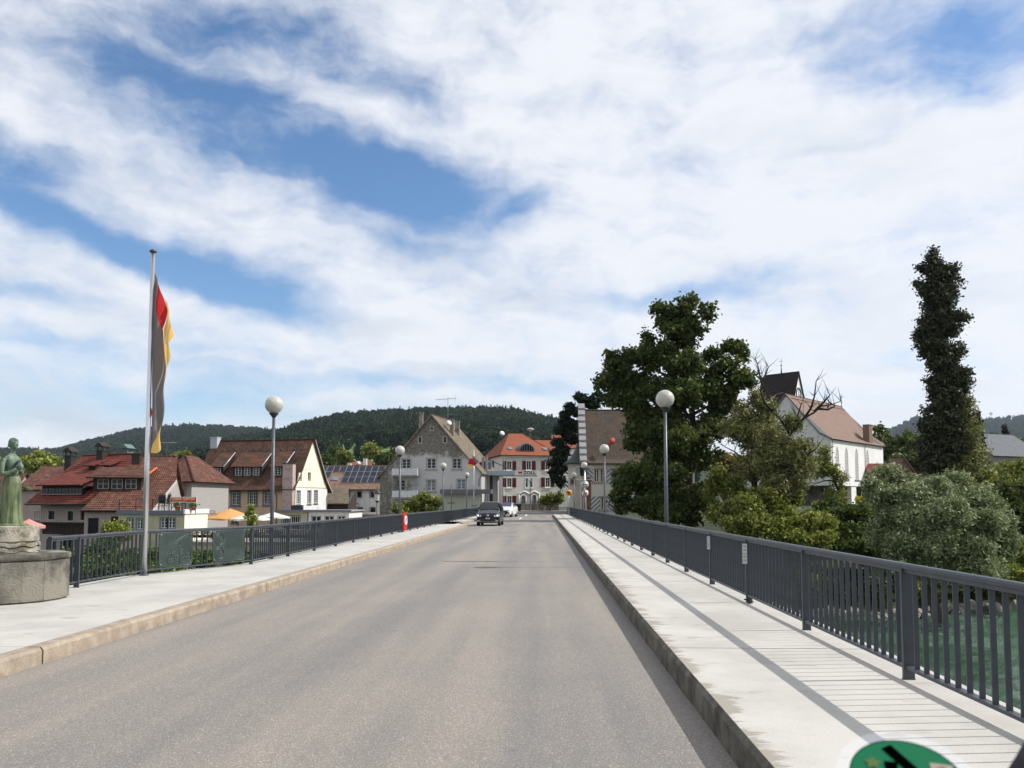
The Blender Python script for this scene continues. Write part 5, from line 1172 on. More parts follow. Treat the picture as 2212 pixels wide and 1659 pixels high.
# ---- B: flat-roofed terrace building in front of the inn
def terrace():
    D0 = 66; xl = at(256, 1110, D0).x; xr = at(399, 1110, D0).x; zt = at(330, 1107.5, D0).z; W = xr - xl
    h = House('terrace_building', 'low flat-roofed olive terrace building with grey-framed windows', 'building', (xl, D0), 0, -4.2, W, 4.6); Ht = zt + 4.2
    ws = [h.rect(cB, 1268, 1058, 1330, 1195), h.rect(cB, 1385, 1058, 1452, 1195), h.rect(cB, 1688, 1056, 1765, 1180), h.rect(cB, 1785, 1056, 1862, 1180)]
    lw = [(W * f, W * f + 1.0, .9, 2.1) for f in (.12, .34, .58, .82)]
    h.wall('front_wall', 'front', [(0, 0), (W, 0), (W, Ht), (0, Ht)], ws + lw, M_OLIVE)
    for i, q in enumerate(ws): h.window('front', q, nx=2, ny=3, sur=mat('blue_grey_surround', (.15, .18, .23), .7), sw=.10)
    for q in lw: h.window('front', q, nx=2, ny=3, sur=M_STONEG, sw=.1)
    h.wall('right_wall', 'right', [(0, 0), (4.6, 0), (4.6, Ht), (0, Ht)], [], M_CREAM)
    h.wall('left_wall', 'left', [(0, 0), (3, 0), (3, Ht), (0, Ht)], [], M_OLIVE)
    h.box('roof_deck', (W / 2, 2.3, Ht - .05), (W, 4.6, .1), M_CONC); h.box('roof_edge', (W / 2, -.08, Ht + .02), (W + .2, .2, .34), mat('roof_edge_grey', (.13, .15, .18), .6))
    # second, white-fronted part towards the inn door
    W2 = 0
    h.box('white_parapet', (W + .06, 2.2, Ht + .1), (.12, 4.9, .4), M_WREN)
    zt2 = Ht + .2
    # terrace railing
    g = thing('terrace_railing', (xl, D0 - .0, zt + .15), 0, 'thin black railing round the restaurant roof terrace', 'railing'); b = MB()
    n = int((W + W2) / 1.15)
    pm = MB(); pm.box((0, .1, .5), (.05, .05, 1.0)); po = pm.build('post', M_BLACK, g)
    for i in range(1, n + 1): share('post', po.data, g, ((W + W2) * i / n, 0, 0))
    for z in (.35, .65, .98): b = MB(); b.tube([(0, .1, z), (W + W2, .1, z)], .015, 5); b.build('rail', M_BLACK, g)
    # awning sign
    a0 = at(368.5, 1076, D0); a1 = at(425.5, 1074, D0); z0 = at(0, 1085.5, D0).z; z1 = at(0, 1073.5, D0).z
    sg = thing('restaurant_sign', ((a0.x + a1.x) / 2, D0 - .05, z0), R(1), 'red sign reading CHINA GARTEN above the roof terrace', 'sign'); w_ = a1.x - a0.x; hh = z1 - z0
    b = MB(); b.box((0, 0, hh / 2), (w_, .05, hh)); b.build('board', mat('sign_white_edge', (.75, .74, .72), .5), sg)
    b = MB(); b.box((0, -.035, hh / 2), (w_ - .1, .03, hh - .1)); b.build('red_panel', mat('sign_red', (.48, .01, .02), .5), sg)
    text('CHINA GARTEN', hh * .62, mat('sign_gold', (.85, .62, .25), .5), sg, (0, -.055, hh * .60), (math.pi / 2, 0, 0), extrude=.004, bold=.008, sx=1.0 * w_ / (hh * .62 * 8.4))
    text('RESTAURANT', hh * .22, MATS['sign_white_edge'], sg, (-.3, -.055, hh * .17), (math.pi / 2, 0, 0), name='small_lettering', extrude=.003, sx=1.9)
    b = MB(); [b.box((x, .02, -.5), (.05, .05, 1.0)) for x in (-w_ / 2 + .1, w_ / 2 - .1)]; b.build('sign_legs', M_BLACK, sg)
    # pots and stacked chairs
    M_TERR = mat('terracotta', (.42, .17, .10), .8, var=.2)
    def pot(ux, D, s, lb):
        p = at(ux, 1092, D); r = thing('flower_pot', (p.x, D, zt + .18), 0, lb, 'plant pot', 'terracotta pots on the roof terrace'); b = MB(); b.lathe([(.22 * s, 0), (.32 * s, .40 * s), (.36 * s, .40 * s), (.36 * s, .48 * s), (.3 * s, .48 * s)], 14); b.build('pot', M_TERR, r)
        foliage('leaves', r, [(0, 0, .6 * s, .4 * s, .4 * s, .3 * s)], 26, 9, .10, LM_SHRUB, clump=.16); return r
    
    pot(384, D0 + .9, .8, 'terracotta pot of green leaves under the red restaurant sign'); pot(418, D0 + .9, .7, 'terracotta pot at the right end of the roof terrace, by the door')
    for j, (ux, lb) in enumerate(((349, 'left stack of black chairs on the roof terrace'), (358, 'right stack of black chairs on the roof terrace'))):
        p = at(ux, 1090, D0 + 1.2); r = thing('chair_stack', (p.x, D0 + 1.2, zt + .15), R(20 - 60 * j), lb, 'chairs', 'stacked terrace chairs')
        for k in range(4):
            b = MB(); z = .14 * k
            b.box((0, 0, .45 + z), (.5, .5, .04)); b.tube([(-.24, .2, .45 + z), (-.27, .34, 1.0 + z), (0, .38, 1.12 + z), (.27, .34, 1.0 + z), (.24, .2, .45 + z)], .03, 6); b.box((0, .32, .82 + z), (.46, .04, .34))
            for sx in (-1, 1):
                for sy in (-1, 1): b.tube([(sx * .23, sy * .23, z), (sx * .2, sy * .2, .45 + z)], .018, 5)
                b.tube([(sx * .28, -.2, .66 + z), (sx * .28, .28, .68 + z)], .022, 5)
            b.build('chair', mat('chair_dark', (.025, .028, .032), .5), r)
terrace()

# ---- C: flat annex right of the inn
def annex():
    D0 = 90; xl, xr = at(601, 1110, D0).x, at(752, 1110, D0).x; zt = at(0, 1104.5, D0).z; W = xr - xl; zb = -3.7; Ht = zt - zb
    h = House('flat_annex', 'low white annex with flat grey roof below the cream gable', 'building', (xl, D0), 4, zb, W, 9.5)
    ws = [(W * a, W * b, Ht - 2.1, Ht - .55) for a, b in ((.06, .30), (.47, .60), (.66, .78), (.84, .94))]; lw = [(W * a, W * b, .8, 2.3) for a, b in ((.1, .2), (.3, .4), (.5, .62), (.72, .84))]
    h.wall('front_wall', 'front', [(0, 0), (W * .42, 0), (W * .42, Ht), (0, Ht)], [ws[0]] + lw[:2], M_OLIVE)
    h.wall('white_wall', 'front', [(W * .42, 0), (W, 0), (W, Ht), (W * .42, Ht)], ws[1:] + lw[2:], M_WREN)
    h.window('front', ws[0], nx=8, ny=1, sur=M_STONEG, sw=.14, fr=M_WFR)
    for q in ws[1:]: h.window('front', q, nx=2, ny=1, sur=M_STONEG, sw=.05)
    for q in lw: h.window('front', q, nx=2, ny=2, sur=M_STONEG, sw=.08)
    h.wall('right_wall', 'right', [(0, 0), (9.5, 0), (9.5, Ht), (0, Ht)], [], M_WREN); h.wall('left_wall', 'left', [(0, 0), (9.5, 0), (9.5, Ht), (0, Ht)], [], M_OLIVE)
    h.box('flat_roof', (W / 2, 4.7, Ht + .06), (W + .5, 10, .14), mat('flat_roof_grey', (.34, .35, .355), .8, col2=(.26, .27, .275), vscale=.5))
    h.box('roof_edge', (W / 2, -.34, Ht + .05), (W + .6, .08, .26), mat('roof_edge_grey', (.13, .15, .18), .6)); h.box('roof_box', (W * .12, 5, Ht + .4), (1.3, .9, .6), M_BLACK)
    downpipe(h.root, [(W * .42, -.06, Ht), (W * .42, -.06, 0)])
annex()

# ---- D: grey gable house by the bridge
def grey_house():
    p0 = at(820.6, 1085, 104); p1 = at(1039.4, 1085, 104); 
    W = (p1.x - p0.x); D = 9.0; zb = -.8
    h = House('gabled_house', 'tall grey house with stained gable wall facing the river and steep mossy roof', 'house', (p0.x, 104), 0, zb, W, D)
    apex = h.hit(cC(1385, 252)); el = h.hit(cC(800, 940)); er = h.hit(cC(1942, 880)); skew = .20       # the house axis runs slightly to the right going back
    def bk(p, extra=0): return (p[0] + skew * (D + extra), D + extra, p[1])
    m = bpy.data.materials.new('stained_grey_render'); m.use_nodes = True; t = m.node_tree; L = t.links.new; bs = t.nodes['Principled BSDF']; bs.inputs['Roughness'].default_value = .92
    tc = N(t, 'ShaderNodeTexCoord'); sp = N(t, 'ShaderNodeSeparateXYZ'); L(tc.outputs['Object'], sp.inputs[0])
    n1 = N(t, 'ShaderNodeTexNoise'); n1.inputs['Scale'].default_value = .55; n1.inputs['Detail'].default_value = 10; n1.inputs['Roughness'].default_value = .68; L(tc.outputs['Object'], n1.inputs[0])
    n2 = N(t, 'ShaderNodeTexNoise'); n2.inputs['Scale'].default_value = 3.5; n2.inputs['Detail'].default_value = 8; L(tc.outputs['Object'], n2.inputs[0])
    zl = h.hit(cC(1385, 715))[1]
    d1 = M2(t, 'MULTIPLY', M2(t, 'SUBTRACT', sp.outputs[2], zl - .2), .55)
    xs_ = M2(t, 'MULTIPLY', M2(t, 'SUBTRACT', W * .36, sp.outputs[0]), .22)           # old render also runs down on the left
    dd = M2(t, 'MAXIMUM', d1, M2(t, 'SUBTRACT', xs_, .35))
    k = M2(t, 'ADD', dd, M2(t, 'MULTIPLY', M2(t, 'SUBTRACT', n1.outputs[0], .5), 4.2))
    r = N(t, 'ShaderNodeMapRange'); r.inputs['From Min'].default_value = -.15; r.inputs['From Max'].default_value = .45; L(k, r.inputs[0])
    rp_ = N(t, 'ShaderNodeMapRange'); rp_.inputs['From Min'].default_value = .35; rp_.inputs['From Max'].default_value = .65; L(n2.outputs[0], rp_.inputs[0])
    dk = N(t, 'ShaderNodeMix', data_type='RGBA'); dk.inputs['A'].default_value = (.10, .092, .078, 1); dk.inputs['B'].default_value = (.22, .205, .175, 1); L(rp_.outputs[0], dk.inputs['Factor'])
    x = N(t, 'ShaderNodeMix', data_type='RGBA'); x.inputs['A'].default_value = (.47, .465, .455, 1); L(dk.outputs['Result'], x.inputs['B']); L(r.outputs[0], x.inputs['Factor']); L(x.outputs['Result'], bs.inputs['Base Color'])
    MS = mat('window_stone_pale', (.36, .345, .31), .85, var=.25, vscale=3)
    top = [h.rect(cC, 1368, 382, 1402, 418), h.rect(cC, 1232, 493, 1268, 564), h.rect(cC, 1514, 490, 1550, 562)]
    r1 = [h.rect(cC, 1052, 744, 1142, 848), h.rect(cC, 1333, 740, 1427, 848), h.rect(cC, 1620, 738, 1713, 848)]
    r2 = [h.rect(cC, 1330, 980, 1423, 1098), h.rect(cC, 1673, 975, 1762, 1082)]
    dr = [h.rect(cC, 990, 978, 1083, 1094), h.rect(cC, 1003, 1215, 1080, 1330)]
    out = [(0, 0), (W, 0), er, apex, el]
    h.wall('gable_wall', 'front', out, top + r1 + r2 + dr, m, depth=.22)
    for q in top: h.window('front', q, depth=.2, nx=1, ny=1, sur=MS, sw=.11)
    for q in r1: h.window('front', q, depth=.2, nx=2, ny=3, sur=MS, sw=.14, sill=MS)
    for q in r2: h.window('front', q, depth=.2, nx=2, ny=3, sur=MS, sw=.14, sill=MS, pane=M_PANEC)
    for q in dr: h.window('front', q, depth=.2, nx=2, ny=3, name='balcony_door')
    # sides and back, following the skewed plan
    b = MB()
    b.add([(0, 0, 0), (0, 0, el[1]), bk(el), (skew * D, D, 0)], [(0, 1, 2, 3)]); b.add([(W, 0, 0), (W, 0, er[1]), bk(er), (W + skew * D, D, 0)], [(0, 1, 2, 3)])
    b.add([(skew * D, D, 0), (W + skew * D, D, 0), bk(er), bk(apex), bk(el)], [(0, 1, 2, 3, 4)]); b.build('side_walls', mat('grey_render', (.42, .415, .40), .9, var=.15), h.root)
    f = -.35
    def fr_(p, lift=.0): return (p[0] + skew * f, f, p[1] + lift)
    eL0, eR0, ap = (el[0] - .45, el[1] - .30), (er[0] + .35, er[1] - .38), (apex[0], apex[1] + .12)
    # right slope in two pitches (flared foot), left slope long
    def mid(a, c, t, sag): return (a[0] + (c[0] - a[0]) * t, a[1] + (c[1] - a[1]) * t - sag)
    mr_, ml_ = mid(ap, eR0, .82, .10), mid(ap, eL0, .72, .18)
    roof(h.root, bk(mr_, .3), fr_(mr_), fr_(ap), bk(ap, .3), T_GREY, course=.17, step=.02); roof(h.root, bk(eR0, .3), fr_(eR0), fr_(mr_), bk(mr_, .3), T_GREY, 'eave_slope', course=.17, step=.02)
    roof(h.root, fr_(ml_), bk(ml_, .3), bk(ap, .3), fr_(ap), T_GREY, course=.17, step=.02); roof(h.root, fr_(eL0), bk(eL0, .3), bk(ml_, .3), fr_(ml_), T_GREY, 'eave_slope', course=.17, step=.02)
    ridge(h.root, fr_(ap, .03), bk((ap[0], ap[1] + .03), .3), T_GREY)
    # shed dormer on the right slope
    b = MB(); q0 = mid(ap, eR0, .72, 0); b.prism([(q0[0] + 1.1, 3.2, q0[1] - .5), (q0[0] + 1.9, 3.2, q0[1] - 1.3), (q0[0] + 1.9, 3.2, q0[1] - .35)], (.6, 3.2, 0)); b.build('dormer', M_GUT, h.root)
    # chimneys
    Mc = mat('chimney_render', (.30, .28, .24), .9, col2=(.15, .13, .11), vscale=2)
    def chim(u0, u1, ut, ub, yy, cap=None):
        a, _ = h.hit(cC(u0, ut), 'front', yy); c, z1 = h.hit(cC(u1, ut), 'front', yy); z0 = h.hit(cC(u0, ub), 'front', yy)[1]; chimney(h.root, (a + c) / 2, yy, z0 - .6, z1, c - a, .6, Mc)
    chim(1590, 1634, 305, 490, 1.6); chim(1648, 1698, 322, 420, 5.2); chim(1243, 1286, 225, 380, 6.5)
    dish(h.root, (*[h.hit(cC(1573, 343), 'front', 1.0)[0]], 1.0, h.hit(cC(1573, 343), 'front', 1.0)[1]), .40, R(15), M_WHITE)
    # aerial
    x0, z0 = h.hit(cC(1565, 300), 'front', 4); _, z1 = h.hit(cC(1565, 62), 'front', 4); xa = h.hit(cC(1425, 72), 'front', 4)[0]; xb = h.hit(cC(1650, 68), 'front', 4)[0]
    b = MB(); b.tube([(x0, 4, z0 - 1), (x0, 4, z1 + .15)], .045, 6); b.tube([(xa, 4.2, z1 - .15), (xb, 3.8, z1)], .03, 5); b.tube([(x0 - .7, 4.4, z1 - 2.3), (x0 + .9, 3.6, z1 - 2.2)], .02, 5)
    for i in range(14):
        t_ = i / 13; xx = xa + (xb - xa) * t_; b.tube([(xx, 3.6, z1 - .15 * (1 - t_)), (xx, 4.5, z1 - .15 * (1 - t_))], .012, 4)
    b.tube([(xb, 3.8, z1 - .45), (xb, 3.8, z1 + .5)], .018, 4)
    for i in range(8): xx = x0 - .7 + 1.6 * i / 7; b.tube([(xx, 3.7, z1 - 2.25), (xx, 4.3, z1 - 2.25)], .012, 4)
    b.build('television_aerial', mat('aerial_metal', (.20, .21, .22), .5, metal=.6), h.root)
    # balconies
    MBAL = mat('balcony_panel', (.60, .62, .64), .5, var=.1, vscale=2)
    for (y0, y1) in ((848, 928), (1098, 1180)):
        a, zt = h.hit(cC(938, y0), 'front', -1.3); c, zb_ = h.hit(cC(1222, y1), 'front', -1.3)
        b = MB(); b.box(((a + c) / 2, -.7, zb_ - .06), (c - a + .1, 1.35, .14)); bal = b.build('balcony', M_CONC, h.root)
        w1 = (c - a) * .60
        for x0_, x1_ in ((a, a + w1 - .03), (a + w1 + .03, c)):
            for j in range(3):
                zz0 = zb_ + .08 + (zt - zb_ - .1) * j / 3; zz1 = zb_ + .08 + (zt - zb_ - .1) * (j + .94) / 3; b = MB(); b.box(((x0_ + x1_) / 2, -1.36, (zz0 + zz1) / 2), (x1_ - x0_, .04, zz1 - zz0)); b.build('balcony_panel', MBAL, bal)
        b = MB(); b.box((c - .03, -.7, (zt + zb_) / 2), (.05, 1.3, zt - zb_)); b.box((a + .03, -.7, (zt + zb_) / 2), (.05, 1.3, zt - zb_)); b.build('balcony_side', MBAL, bal)
        b = MB(); b.tube([(a, -1.36, zt + .04), (c, -1.36, zt + .04), (c, -.1, zt + .04)], .03, 6); b.build('balcony_rail', M_ZINC, bal)
    for xx in (cC(945, 0), cC(1210, 0)):
        a = h.hit((xx[0], 1060), 'front', -1.2)[0]; b = MB(); b.box((a, -1.2, h.hit(cC(0, 930), 'front', -1.2)[1] / 2), (.10, .10, h.hit(cC(0, 930), 'front', -1.2)[1])); b.build('balcony_post', M_ZINC, h.root)
    downpipe(h.root, [(er[0] + .1, -.1, er[1] - .4), (er[0] - .3, -.08, er[1] - 1.1), (er[0] - .3, -.08, er[1] - 2)])
    return h
GH = grey_house()
# customs hut with a flat roof in front of the grey house
def hut():
    D0 = 101.5; xl, xr = at(cC(1520, 0)[0], 1085, D0).x, at(cC(1935, 0)[0], 1085, D0).x; zt = at(0, cC(0, 1135)[1], D0).z; W = xr - xl
    h = House('customs_office', 'low pale green customs office with a projecting flat grey roof', 'building', (xl, D0), 0, -.3, W, 2.3); Ht = zt + .3
    dw = h.rect(cC, 1845, 1150, 1872, 1262)
    h.wall('front_wall', 'front', [(0, 0), (W, 0), (W, Ht), (0, Ht)], [dw], mat('pale_green_render', (.40, .42, .355), .9, var=.12, vscale=1)); h.window('front', dw, nx=1, ny=1, sill=M_GUT)
    h.wall('side_wall', 'right', [(0, 0), (2.3, 0), (2.3, Ht), (0, Ht)], [], MATS['pale_green_render'])
    a0 = h.hit(cC(1475, 1120), 'front', -.9)[0]; a1 = h.hit(cC(2055, 1090), 'front', -.9)[0]; z0 = h.hit(cC(0, 1134), 'front', -.9)[1]; z1 = h.hit(cC(0, 1085), 'front', -.9)[1]
    h.box('flat_roof', ((a0 + a1) / 2, .6, (z0 + z1) / 2), (a1 - a0, 3.0, z1 - z0), mat('fascia_grey', (.12, .125, .14), .55, var=.1))
    for ux in (1985, 1915): a = h.hit(cC(ux, 1150), 'front')[0]; h.box('post', (a, .3, Ht / 2), (.14, .14, Ht), M_ZINC)
hut()
# shade of the recess between customs office and street, as a near-black colour
M_DARKB = mat('recess_shade', (.03, .03, .032), .6)

# ---- customs canopy across the road
def canopy():
    D0 = 106; a0, a1 = at(cD(248, 0)[0], 1085, D0), at(cD(990, 0)[0], 1085, D0); z0, z1 = at(0, cD(0, 774)[1], D0).z, at(0, cD(0, 727)[1], D0).z
    W = a1.x - a0.x; r = thing('customs_canopy', (a0.x, D0, 0), 0, 'flat blue-grey canopy over the road carrying a flag emblem and the word ZOLL', 'canopy')
    MC = mat('canopy_blue_grey', (.27, .335, .37), .5, var=.12, vscale=1.5); MG = mat('canopy_fascia_grey', (.52, .53, .54), .5)
    b = MB(); b.box((W / 2, 3.2, (z0 + z1) / 2), (W - .1, 6.3, z1 - z0 - .06)); b.build('roof_slab', MC, r)
    b = MB(); b.box((W * .33, -.0, (z0 + z1) / 2), (W * .66, .10, z1 - z0)); b.build('fascia', MC, r)
    b = MB(); b.box((W * .83, -.03, (z0 + z1) / 2), (W * .34, .14, z1 - z0 + .06)); b.build('sign_panel', MG, r)
    h_ = z1 - z0; xf = W * .7455; b0 = MB()
    for i, (nm, c) in enumerate((('black_band', (.012, .012, .012)), ('red_band', (.55, .01, .015)), ('gold_band', (.85, .50, .02)))):
        b = MB(); b.box((xf, -.112, z1 - .12 - h_ * .22 * (i + .5)), (.52, .02, h_ * .22)); b.build(nm, mat('emblem_' + nm, c, .5), r)
    text('ZOLL', h_ * 1.05, M_BLACK, r, (W * .885, -.115, (z0 + z1) / 2 + .01), (math.pi / 2, 0, 0), extrude=.008, bold=.014, sx=1.12)
    for xx in (cD(380, 0)[0], cD(420, 0)[0]):
        q = at(xx, 1085, D0 + 1).x - a0.x; b = MB(); zt = at(0, cD(0, 572)[1], D0 + 1).z; b.box((q, 1.0, zt / 2), (.34, .5, zt)); b.build('pylon', mat('pylon_grey', (.25, .25, .255), .7), r)
    for yy in (1.0, 4.0): b = MB(); q = at(cD(395, 0)[0], 1085, D0 + 1).x - a0.x; q2 = at(cD(755, 0)[0], 1085, D0).x - a0.x; b.tube([(q, yy, at(0, cD(0, 578)[1], D0).z), (q2, yy, z1)], .035, 6); b.build('tie_rod', M_GUT, r)
    b = MB(); q = at(cD(400, 0)[0], 1085, D0 + 1).x - a0.x; b.box((q, 4.4, z0 / 2), (1.9, 4.4, z0 - .05)); b.build('recess_block', M_DARKB, r)  # solid block standing in for the dark recess, its shade in the colour
canopy()

# ---- E: house with solar panels
def solar():
    D0 = 117; xl, xr = -38.0, at(822, 0 + 1085, D0).x + 1.5; ze = at(0, cC(0, 1062)[1], D0).z; zr = at(0, cC(0, 826)[1], 122.3).z; W = xr - xl; zb = -3.2
    h = House('solar_house', 'white house behind the bridge with rows of black solar panels on its roof', 'house', (xl, D0), 0, zb, W, 10); Ht = ze - zb; Rz = zr - zb
    ws = [h.rect(cC, a, 1108, a + 52, 1178) for a in (408, 542, 688)]; lo = [h.rect(cC, 556, 1290, 604, 1360), h.rect(cC, 690, 1288, 748, 1362)]
    h.wall('front_wall', 'front', [(0, 0), (W, 0), (W, Ht), (0, Ht)], ws + lo, M_WREN)
    for q in ws + lo: h.window('front', q, nx=1, ny=1, sur=M_STONEG, sw=.08, fr=M_WFR)
    h.wall('side_wall', 'right', [(0, 0), (10, 0), (10, Ht), (5.2, Rz), (0, Ht)], [], M_WREN); h.wall('side_wall', 'left', [(0, 0), (10, 0), (10, Ht), (5.2, Rz), (0, Ht)], [], M_WREN)
    o = .55; k = (Rz - Ht) / 5.2; eL, eR, rR, rL = Vector((-.3, -o, Ht - o * k)), Vector((W + .3, -o, Ht - o * k)), Vector((W + .3, 5.2, Rz)), Vector((-.3, 5.2, Rz))
    roof(h.root, eL, eR, rR, rL, T_OLD, course=.33); roof(h.root, (W + .3, 10.5, Ht - .3), (-.3, 10.5, Ht - .3), rL, rR, T_OLD, course=.33); ridge(h.root, rL, rR, T_OLD); gutter(h.root, eL, eR)
    M_SOL = mat('solar_glass', (.006, .008, .018), .25, spec=.2); M_SOF = mat('solar_frame', (.26, .27, .30), .5, metal=.3)
    v = (rL - eL).normalized(); u = Vector((1, 0, 0)); nn = u.cross(v); sl = (rL - eL).length; pw, ph = 1.0, 1.62
    b = MB(); b.box((0, 0, 0), (pw - .05, ph - .05, .03)); s0 = b.build('solar_panel', M_SOL, h.root)
    f = MB(); [f.box((sx * (pw - .05) / 2, 0, 0), (.035, ph - .015, .045)) for sx in (-1, 1)]; [f.box((0, sy * (ph - .05) / 2, 0), (pw - .06, .035, .045)) for sy in (-1, 1)]; [f.box((0, sy, .017), (pw - .06, .014, .004)) for sy in (-.4, 0, .4)]; f0 = f.build('panel_frame', M_SOF, s0)
    e = Matrix((u, v, nn)).transposed().to_euler(); first = True
    xs0 = h.hit(cC(122, 860), 'front', 3.5)[0]
    n = int((W - xs0) / pw)
    for row in range(3):
        for i in range(-3, n):
            x = xs0 + pw * (i + .5); x_px = VPX + F * (x + xl) / (D0 + 4.2 - row * 1.4)
            cx = (x_px * 1.649 - 1100) * 3.16
            if row > 0 and 205 - (row - 1) * 60 < cx < 375 - (row - 1) * 10: continue
            if row == 2 and cx < 330: continue
            p = eL + u * (x + .3) + v * (sl - .28 - ph * (row + .5)) + nn * .10
            if first: s0.location = p; s0.rotation_euler = e; first = False; continue
            c = s0.copy(); C.objects.link(c); c.location = p; g = f0.copy(); C.objects.link(g); g.parent = c
    # roof window in the bare patch
    a = h.hit(cC(303, 950), 'front', 2.4)[0]; p = Vector((a, -o, Ht - o * k)) + v * 3.0 + nn * .08; b = MB(); b.box((0, 0, 0), (1.0, 1.15, .10)); sk = b.build('roof_window', M_ZINC, h.root); sk.location = p; sk.rotation_euler = e
    b = MB(); b.box((0, 0, .055), (.8, .95, .02)); b.build('pane', M_PANEC, sk)
    a, z = h.hit(cC(553, 795), 'front', 5); dish(h.root, (a, 5.2, z), .42, 0, mat('dish_grey', (.45, .46, .46), .5))
    # little glazed lean-to
    a0, zt = h.hit(cC(365, 1248), 'front', -2); a1 = h.hit(cC(525, 1248), 'front', -2)[0]; b = MB()
    for i in range(7): x = a0 + (a1 - a0) * i / 6; b.tube([(x, -2, zt - .5), (x, -.05, zt + .15)], .03, 4)
    b.build('glazing_bars', M_WFR, h.root); b = MB(); b.add([(a0, -2, zt - .52), (a1, -2, zt - .52), (a1, -.05, zt + .13), (a0, -.05, zt + .13)], [(0, 1, 2, 3)]); b.build('glazed_roof', M_PANEC, h.root)
solar()
def leanto():
    D0 = 110; a = at(690, 1085, D0).x; c = at(752, 1085, D0).x; h = House('barn', 'old barn with a mossy lean-to roof between the cream gable and the solar house', 'barn', (a, D0), 0, -3.4, c - a, 6); ze = at(0, cC(0, 1238)[1], D0).z + 3.4; zr = at(0, cC(0, 1062)[1], D0 + 5).z + 3.4; W = h.W
    h.wall('front_wall', 'front', [(0, 0), (W, 0), (W, ze - .2), (0, ze - .2)], [], mat('barn_boards', (.05, .035, .025), .9, var=.4, vscale=2)); b = MB(); b.add([(W, 0, 0), (W, 5, 0), (W, 5, zr - .2), (W, 0, ze - .2)], [(0, 1, 2, 3)]); b.build('side_wall', MATS['barn_boards'], h.root)
    roof(h.root, (-1.5, -.5, ze - .1), (W + .3, -.5, ze - .1), (W - 1.2, 5, zr), (-1.5, 5, zr), T_GREY, course=.25)
leanto()

